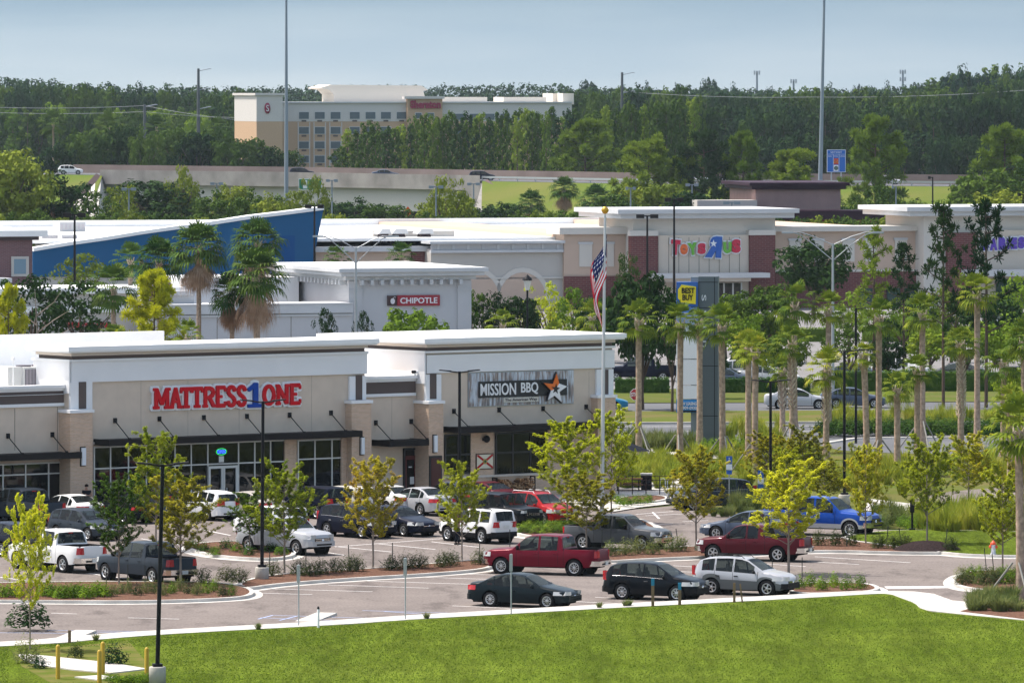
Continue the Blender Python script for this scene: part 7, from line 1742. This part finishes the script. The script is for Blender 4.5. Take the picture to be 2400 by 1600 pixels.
# ---- shrubs and grasses ----
SH={}
def shrub(px_,row,w_,h_,leafk,label,spiky=False,zb=.13,group=None,cat='shrub',nm='shrub'):
    s=rn.randrange(3); k=('shrub',s,spiky,leafk)
    if k not in SH: SH[k]=shrub_mesh(s+1,520 if not spiky else 620,.06 if not spiky else .07,spiky).mesh('shrub',[lm[leafk]])
    o=bpy.data.objects.new(nm,SH[k]); COL.objects.link(o); o.location=G(px_,row,zb); o.scale=(w_,w_,h_); o.rotation_euler=(0,0,rn.uniform(0,6)); return tag(o,label,cat,group)
def gclump(px_,row,w_,h_,leafk,label,group,zb=.05):
    s=rn.randrange(3); k=('grass',s,leafk)
    if k not in SH: SH[k]=grass_clump(s+1).mesh('grass_clump',[lm[leafk]])
    o=bpy.data.objects.new('grass_clump',SH[k]); COL.objects.link(o); o.location=G(px_,row,zb); o.scale=(w_,w_,h_); o.rotation_euler=(0,0,rn.uniform(0,6)); return tag(o,label,'ornamental grass',group)
for i in range(11): shrub(103+i*14,1399+rn.uniform(-5,3),.95,.72,'shr','clipped light green shrub in the left bed below the white pickup',group='light green shrubs in the left bed')
for i in range(3): shrub(-2+i*22,1398,.9,.7,'shr','clipped light green shrub at the far left of the left bed',group='shrubs at the far left end of the left bed')
for i in range(15): shrub(262+i*20,1394+rn.uniform(-10,4),.6,.62,rn.choice(['grd','grn','shd']),'small mixed shrub in the right half of the left bed',spiky=i%2==0,group='small mixed shrubs in the left bed')
for x_,r_2 in((478,1366),(530,1362),(560,1365),(638,1349),(700,1346),(725,1349),(752,1345),(788,1341),(820,1338),(836,1338),(918,1335),(952,1332),(982,1330),(1036,1328),(1058,1325),(1126,1322)): shrub(x_,r_2,1.0,.78,'shd','dark bronze shrub in the long strip behind the row of empty bays',True,group='bronze shrubs in the long mulched strip')
for x_,r_2 in((1430,1302),(1466,1300),(1495,1297),(1530,1298),(1575,1292),(1597,1290)): shrub(x_,r_2,.95,.8,'grd','olive shrub in the strip below the dark grey pickup',True,group='olive shrubs below the dark grey pickup')
for x_,r_2 in((1918,1277),(1958,1278),(1994,1278),(2058,1284),(2095,1285),(2122,1285),(2228,1290)): shrub(x_,r_2,.95,.8,'shd','dark bronze shrub in the mulch beside the right lawn',True,group='bronze shrubs beside the right lawn')
for x_,r_2 in((1873,1379),(1899,1374),(1926,1382),(1955,1376),(1984,1382),(2016,1379)): shrub(x_,r_2,.74,.78,'shr','rounded light green shrub in the short bed at the lawn edge',group='light green shrubs in the short bed')
for i in range(9): shrub(452+i*26,1284+(i%3)*8,.8,.55,'hdg' if i%2 else 'shr','low green shrub in the bed behind the middle lamp post',group='low shrubs in the middle bed')
for i in range(26): shrub(1218+ (i%13)*20+rn.uniform(-6,6),1236+(i//13)*12+rn.uniform(-3,3),1.1,.42,'grn','spreading juniper in the bed behind the burgundy pickup',True,group='spreading junipers in the centre bed',cat='juniper',nm='juniper')
for i in range(16): shrub(2255+(i%8)*20,1352+(i//8)*16+rn.uniform(-3,3),.8,.6,rn.choice(['grd','shd','shr']),'mixed shrub in the rounded bed at the right edge',i%2==0,group='mixed shrubs in the rounded bed')
for x_,r_2 in((1457,1182),(1470,1184),(1492,1180),(1518,1178),(1440,1176)): shrub(x_,r_2,.8,.6,'shr','green shrub in the small bed before the patio',group='green shrubs before the patio')
shrub(66,1470,2.0,1.3,'drk','dark leafy bush under the yellow tree at lower left'); shrub(62,1552,1.2,1.0,'grd','grey green bush at the slab corner',True); shrub(92,1565,.8,.6,'drk','low dark bush beside the slab'); shrub(178,1540,.7,.7,'shd','small dark bush left of the slab posts'); shrub(268,1556,1.15,.95,'drk','round dark bush behind the slab near the nearest lamp post')
for i in range(9): shrub(262+i*13,1598+rn.uniform(-6,2),.8,.35,'shr','bright green low plant at the foot of the nearest lamp post',group='low plants at the foot of the nearest lamp post')
MASS=[]
# tall grasses on the verge
for (x0,x1,r0,r1,n_,k_,w_,h_,lab) in ((1620,1950,1060,1100,40,'gra',1.3,1.2,'bright grass clump around the feet of the middle palms'),(1820,2010,1110,1150,24,'grd',1.2,1.1,'grey green grass clump right of the parking signs'),(1470,1620,1040,1058,30,'grd',1.2,1.2,'grey green grass clump by the pylon sign foot'),(1450,1760,1085,1145,75,'gra',1.4,1.15,'bright feathery grass clump between the patio and the palms'),(1700,1830,1010,1060,26,'gra',1.2,1.3,'feathery grass clump behind the close palm pair'),
  (1950,2400,985,1012,46,'grd',1.3,1.4,'tall grey green grass clump along the road edge'),(1690,1830,1170,1205,26,'grd',1.1,1.1,'grass clump behind the yellow tree'),(1960,2200,1085,1160,46,'gra',1.4,1.2,'bright grass clump under the palms at right'),
  (2150,2400,1212,1250,60,'gra',1.5,1.35,'tall bright grass clump behind the right lawn'),(2050,2150,1205,1232,16,'grd',1.0,1.0,'thin dry grass clump by the black box'),(2275,2400,1405,1437,26,'grd',1.15,.85,'grey green grass clump at the foot of the nearest palm'),(1640,1900,1205,1215,14,'grd',.8,.6,'low grass clump along the far kerb'),(2200,2400,1075,1130,24,'gra',1.3,1.2,'grass clump between the two right roads')):
    if n_ in(46,24) or r1==1060:      # the thick drifts nobody could count
        for i in range(n_): MASS.append((G(rn.uniform(x0,x1),rn.uniform(r0,r1),.03),w_*rn.uniform(.8,1.2),h_*rn.uniform(.75,1.2)))
        continue
    for i in range(n_): gclump(rn.uniform(x0,x1),rn.uniform(r0,r1),w_*rn.uniform(.8,1.2),h_*rn.uniform(.75,1.2),k_,lab,'grasses: '+lab)
q=M(); gm_=[grass_clump(k+1,110) for k in range(3)]
for i,(p_,w_,h_) in enumerate(MASS):
    g_=gm_[i%3]; o_=len(q.v); ca_,sa_=math.cos(i*1.7),math.sin(i*1.7)
    q.v+=[(p_.x+(x*ca_-y*sa_)*w_,p_.y+(x*sa_+y*ca_)*w_,p_.z+z_*h_) for x,y,z_ in g_.v]; q.f+=[tuple(k+o_ for k in f) for f in g_.f]; q.m+=g_.m; q.sm+=g_.sm
tag(q.build('ornamental_grass',[lm['gra']]),'drifts of tall ornamental grass among the palms and along the road edge','grass',kind='stuff')
for i in range(16): shrub(1650+(i%8)*17,1056+(i//8)*10,1.1,.9,'shr','bright green round shrub at the foot of the palms by the pylon sign',group='bright green shrubs by the pylon sign')
for i in range(44): shrub(1925+i*10.5,1018+rn.uniform(-5,3),1.5,1.15,'hdg','dark green hedge shrub along the inner road at right',group='dark hedge shrubs along the inner road')
for i in range(20): shrub(2090+rn.uniform(-40,150),1236+rn.uniform(-8,6),.8,.7,rn.choice(['shr','grd']),'mixed shrub in the bed by the black box',group='mixed shrubs by the black box')
for i in range(17): shrub(2130+i*17,1060+rn.uniform(-3,3),.8,.5,'grd','x') if False else None
# clipped hedges across the road
def hedge(x0,x1,row,h_,dep,leafk,label):
    a,b=G(x0,row),G(x1,row); L_=(b-a).length; q=M(); r_=random.Random(int(x0))
    n_=int(L_*70)
    for _ in range(n_):
        u=r_.random()*L_; s=r_.random()
        if s<.5: p=Vector((u,-dep/2+r_.uniform(-.05,.05),r_.random()*h_)); n=Vector((0,-1,.2))
        else: p=Vector((u,r_.uniform(-dep/2,dep/2),h_+r_.uniform(-.07,.08))); n=Vector((0,0,1))
        leaf(q,p,n,.13*r_.uniform(.7,1.3),r_)
    q.b2((.05,-dep/2+.08,0),(L_-.05,dep/2-.05,h_-.08))
    o=q.build('hedge',[lm[leafk]]); o.location=a; o.rotation_euler=(0,0,math.atan2(b.y-a.y,b.x-a.x)); tag(o,label,'hedge')
hedge(1440,1570,921,1.1,1.8,'hdg','clipped dark hedge across the road left of the pylon sign'); hedge(1690,1900,920,1.1,1.8,'hdg','clipped dark hedge across the road right of the pylon sign'); hedge(1925,2420,917,1.5,1.8,'hdg','long dark hedge across the road behind the palms at right'); hedge(2020,2420,800,1.2,2,'mid','low hedge row in the middle of the far parking lot')
hedge(1700,1960,800,1.2,2,'mid','low hedge island in the far parking lot before the tower')
# palm bracing stakes
br_m=mat('brace_wood',(.30,.29,.26),.9)
for (x_,row) in((1497,1065),(1590,1085),(1697,1088),(1765,1110),(1857,1060),(2060,1098),(2162,1050),(2384,1408)):
    b=G(x_,row); e=empty('palm_brace',b,rn.uniform(0,1),'wooden props leaning against a palm trunk','palm brace','wooden props against the palm trunks')
    for k in range(3): g=k*2.094; q=M(); q.tube([(math.cos(g)*1.5,math.sin(g)*1.5,0),(math.cos(g)*.2,math.sin(g)*.2,1.7)],.05,5); q.build('prop',[br_m],e)
# loose grass blades along the lawn crest and weeds at the kerb
q=M(); r_=random.Random(2)
for _ in range(30000):
    px_=r_.uniform(-20,2420); base=interp([(0,1516),(230,1500),(600,1476),(1200,1440),(1906,1402),(2086,1393),(2160,1430),(2400,1455)],px_); row=base+3+(1615-base)*r_.random()**1.3
    if 20<px_<380 and row<1600 and row>1515: continue
    b=G(px_,row,.12); hh=r_.uniform(.03,.065); dx=r_.uniform(-.06,.06); s=.022
    o=len(q.v); q.v+=[(b.x-s,b.y,.115),(b.x+s,b.y,.115),(b.x+dx,b.y+r_.uniform(-.04,.04),.12+hh)]; q.f.append((o,o+1,o+2)); q.m.append(0); q.sm.append(False)
tag(q.build('grass',[leaf_mat('lawn_blade',(.085,.140,.014),(.125,.185,.02),(.20,.24,.035),.45,.7)]),'short mown lawn grass','grass',kind='stuff')
for x_,r_2 in((1405,1424),(1466,1420),(606,1474),(1475,1419),(1000,1449),(225,1500)): gclump(x_,r_2,.55,.32,'grd','weed growing at the pale kerb of the lawn','weeds at the lawn kerb',.12)
# mulch mound
q=M(); q.lathe([(1.7,0),(1.3,.2),(.7,.38),(0,.45)],18); o=q.build('mulch_mound',[mat('dark_mulch',(.05,.035,.035),.95,c2=(.015,.012,.012),scale=14,bump=.6)]); o.location=G(2173,1287,.13); tag(o,'dark mulch mound round the foot of a tree','mulch mound')
# ================= people =================
def person(pos,yaw,label,shirt,trs,hair,pose,h=1.75):
    e=empty('person',pos,yaw,label,'person'); s=h/1.75
    skin=mat('skin',(.42,.24,.17),.6)
    def skinned(nm,verts,edges,rad,m,sub=1):
        me=bpy.data.meshes.new(nm); me.from_pydata([Vector(v)*s for v in verts],edges,[]); o=bpy.data.objects.new(nm,me); COL.objects.link(o)
        md=o.modifiers.new('skin','SKIN'); sv=me.skin_vertices[0].data
        for i,r in enumerate(rad): sv[i].radius=(r[0]*s,r[1]*s) if hasattr(r,'__len__') else (r*s,r*s)
        sv[0].use_root=True
        sb_=o.modifiers.new('sub','SUBSURF'); sb_.levels=sub; sb_.render_levels=sub
        dg=bpy.context.evaluated_depsgraph_get(); m2=bpy.data.meshes.new_from_object(o.evaluated_get(dg)); m2.materials.clear(); m2.materials.append(m)
        for p in m2.polygons: p.use_smooth=True; p.material_index=0
        bpy.data.objects.remove(o); return m2
    J=pose
    # skeleton: pelvis 0
    V_=[(0,0,.95),(0,0,1.15),(0,-.01,1.38),(0,-.02,1.49),(0,-.03,1.58),(0,-.035,1.69),
        J['shL'],J['elL'],J['wrL'],J['shR'],J['elR'],J['wrR'],(-.09,0,.90),J['knL'],J['anL'],J['toL'],(.09,0,.90),J['knR'],J['anR'],J['toR'],J['paL'],J['paR']]
    E_=[(0,1),(1,2),(2,3),(3,4),(4,5),(2,6),(6,7),(7,8),(2,9),(9,10),(10,11),(0,12),(12,13),(13,14),(14,15),(0,16),(16,17),(17,18),(18,19),(8,20),(11,21)]
    R_=[(.15,.11),(.14,.10),(.16,.11),.055,(.078,.09),(.07,.085),.06,.045,.03,.06,.045,.03,.09,.062,.042,.035,.09,.062,.042,.035,(.04,.02),(.04,.02)]
    # five fingers on each hand
    for base in(20,21):
        p=Vector(V_[base]); w_=Vector(V_[8 if base==20 else 11]); d=(p-w_).normalized(); sd=d.orthogonal().normalized()
        for k,(o_,ln) in enumerate(((-.03,.06),(-.012,.075),(.006,.08),(.024,.07))):
            a=p+sd*o_; V_+= [tuple(a+d*ln*.5),tuple(a+d*ln+Vector((0,.015,-.015)))]; i=len(V_); E_+=[(base,i-2),(i-2,i-1)]; R_+=[.009,.007]
        a=w_+sd*.045+d*.03; V_.append(tuple(a+d*.03)); E_.append((base,len(V_)-1)); R_.append(.010)
    me=skinned('body',V_,E_,R_,skin); b=bpy.data.objects.new('body',me); COL.objects.link(b); b.parent=e
    q=M(); 
    for sx_ in(-.028,.028): q.lathe([(0,-.115),(.011,-.112),(.012,-.10)],8,(sx_*s,-.035,1.665*s),'y',0)
    q.build('eyes',[black_m],b); q=M(); q.tube([(0,-.115*s,1.66*s),(0,-.14*s,1.63*s),(0,-.12*s,1.62*s)],[.008,.014,.01],6); q.tube([(-.025*s,-.115*s,1.595*s),(.025*s,-.115*s,1.595*s)],.006,5); q.build('nose_and_mouth',[skin],b)
    sh_v=[(0,0,.93),(0,0,1.15),(0,-.01,1.38),(0,-.015,1.45),J['shL'],tuple((Vector(J['shL'])+Vector(J['elL']))/2*1.0),J['shR'],tuple((Vector(J['shR'])+Vector(J['elR']))/2)]
    me=skinned('shirt',sh_v,[(0,1),(1,2),(2,3),(2,4),(4,5),(2,6),(6,7)],[(.175,.135),(.165,.125),(.185,.13),(.08,.08),.085,.072,.085,.072],shirt); o=bpy.data.objects.new('shirt',me); COL.objects.link(o); o.parent=e
    tr_v=[(0,0,.98),(0,0,.92),(-.09,0,.88),J['knL'],J['anL'],(.09,0,.88),J['knR'],J['anR']]
    me=skinned('trousers',tr_v,[(0,1),(1,2),(2,3),(3,4),(1,5),(5,6),(6,7)],[(.165,.125),(.165,.125),.105,.078,.062,.105,.078,.062],trs); o=bpy.data.objects.new('trousers',me); COL.objects.link(o); o.parent=e
    q=M(); q.lathe([(.098*s,1.66*s),(.104*s,1.71*s),(.085*s,1.765*s),(.04*s,1.79*s),(0,1.795*s)],14,(0,.0,0)); q.build('hair',[hair],e)
    for j in('anL','anR'):
        a=Vector(J[j])*s; q=M(); q.box((a.x,a.y-.07,.045),(.095,.27,.09)); q.build('shoe',[black_m],e)
    return e
dark_cloth=mat('dark_cloth',(.012,.014,.02),.9); hair_m=mat('dark_hair',(.015,.01,.008),.8)
POSE_A=dict(shL=(-.19,0,1.42),elL=(-.25,.03,1.17),wrL=(-.08,-.22,1.16),shR=(.19,0,1.42),elR=(.25,.03,1.17),wrR=(.07,-.23,1.22),knL=(-.10,-.02,.50),anL=(-.11,0,.09),toL=(-.11,-.12,.05),knR=(.10,-.02,.50),anR=(.12,0,.09),toR=(.12,-.12,.05),paL=(-.02,-.28,1.18),paR=(.02,-.29,1.26))
POSE_B=dict(shL=(-.19,0,1.42),elL=(-.26,-.05,1.18),wrL=(-.24,-.22,1.02),shR=(.19,0,1.42),elR=(.24,-.10,1.18),wrR=(.20,-.30,1.10),knL=(-.10,-.03,.50),anL=(-.12,0,.09),toL=(-.12,-.12,.05),knR=(.10,-.02,.50),anR=(.12,.03,.09),toR=(.12,-.09,.05),paL=(-.23,-.29,.98),paR=(.18,-.38,1.10))
person(G(203,1214,.06),R(-8),'person in dark clothes standing by the left brick pier with hands together',dark_cloth,dark_cloth,hair_m,POSE_A)
person(G(1072,1276),R(120),'person in dark clothes standing at the open door of the white suv',mat('brown_shirt',(.10,.05,.035),.9),dark_cloth,hair_m,POSE_B)
# open door of the white suv: a panel leaning out
b=G(1064,1272); e=None
# ================= haze =================
hzb=M(); hzb.b2((-1400,-60,-1.2),(1400,4300,60)); ho_=hzb.build('haze',[bpy.data.materials.new('haze')])
hm_=ho_.data.materials[0]; hm_.use_nodes=True; n=hm_.node_tree.nodes; n.clear(); out=n.new('ShaderNodeOutputMaterial'); v=n.new('ShaderNodeVolumePrincipled'); v.inputs['Density'].default_value=.000032; v.inputs['Color'].default_value=(.75,.88,1,1); v.inputs['Anisotropy'].default_value=.25
hm_.node_tree.links.new(v.outputs[0],out.inputs['Volume']); tag(ho_,'thin pale blue haze over the whole view','haze',kind='stuff')
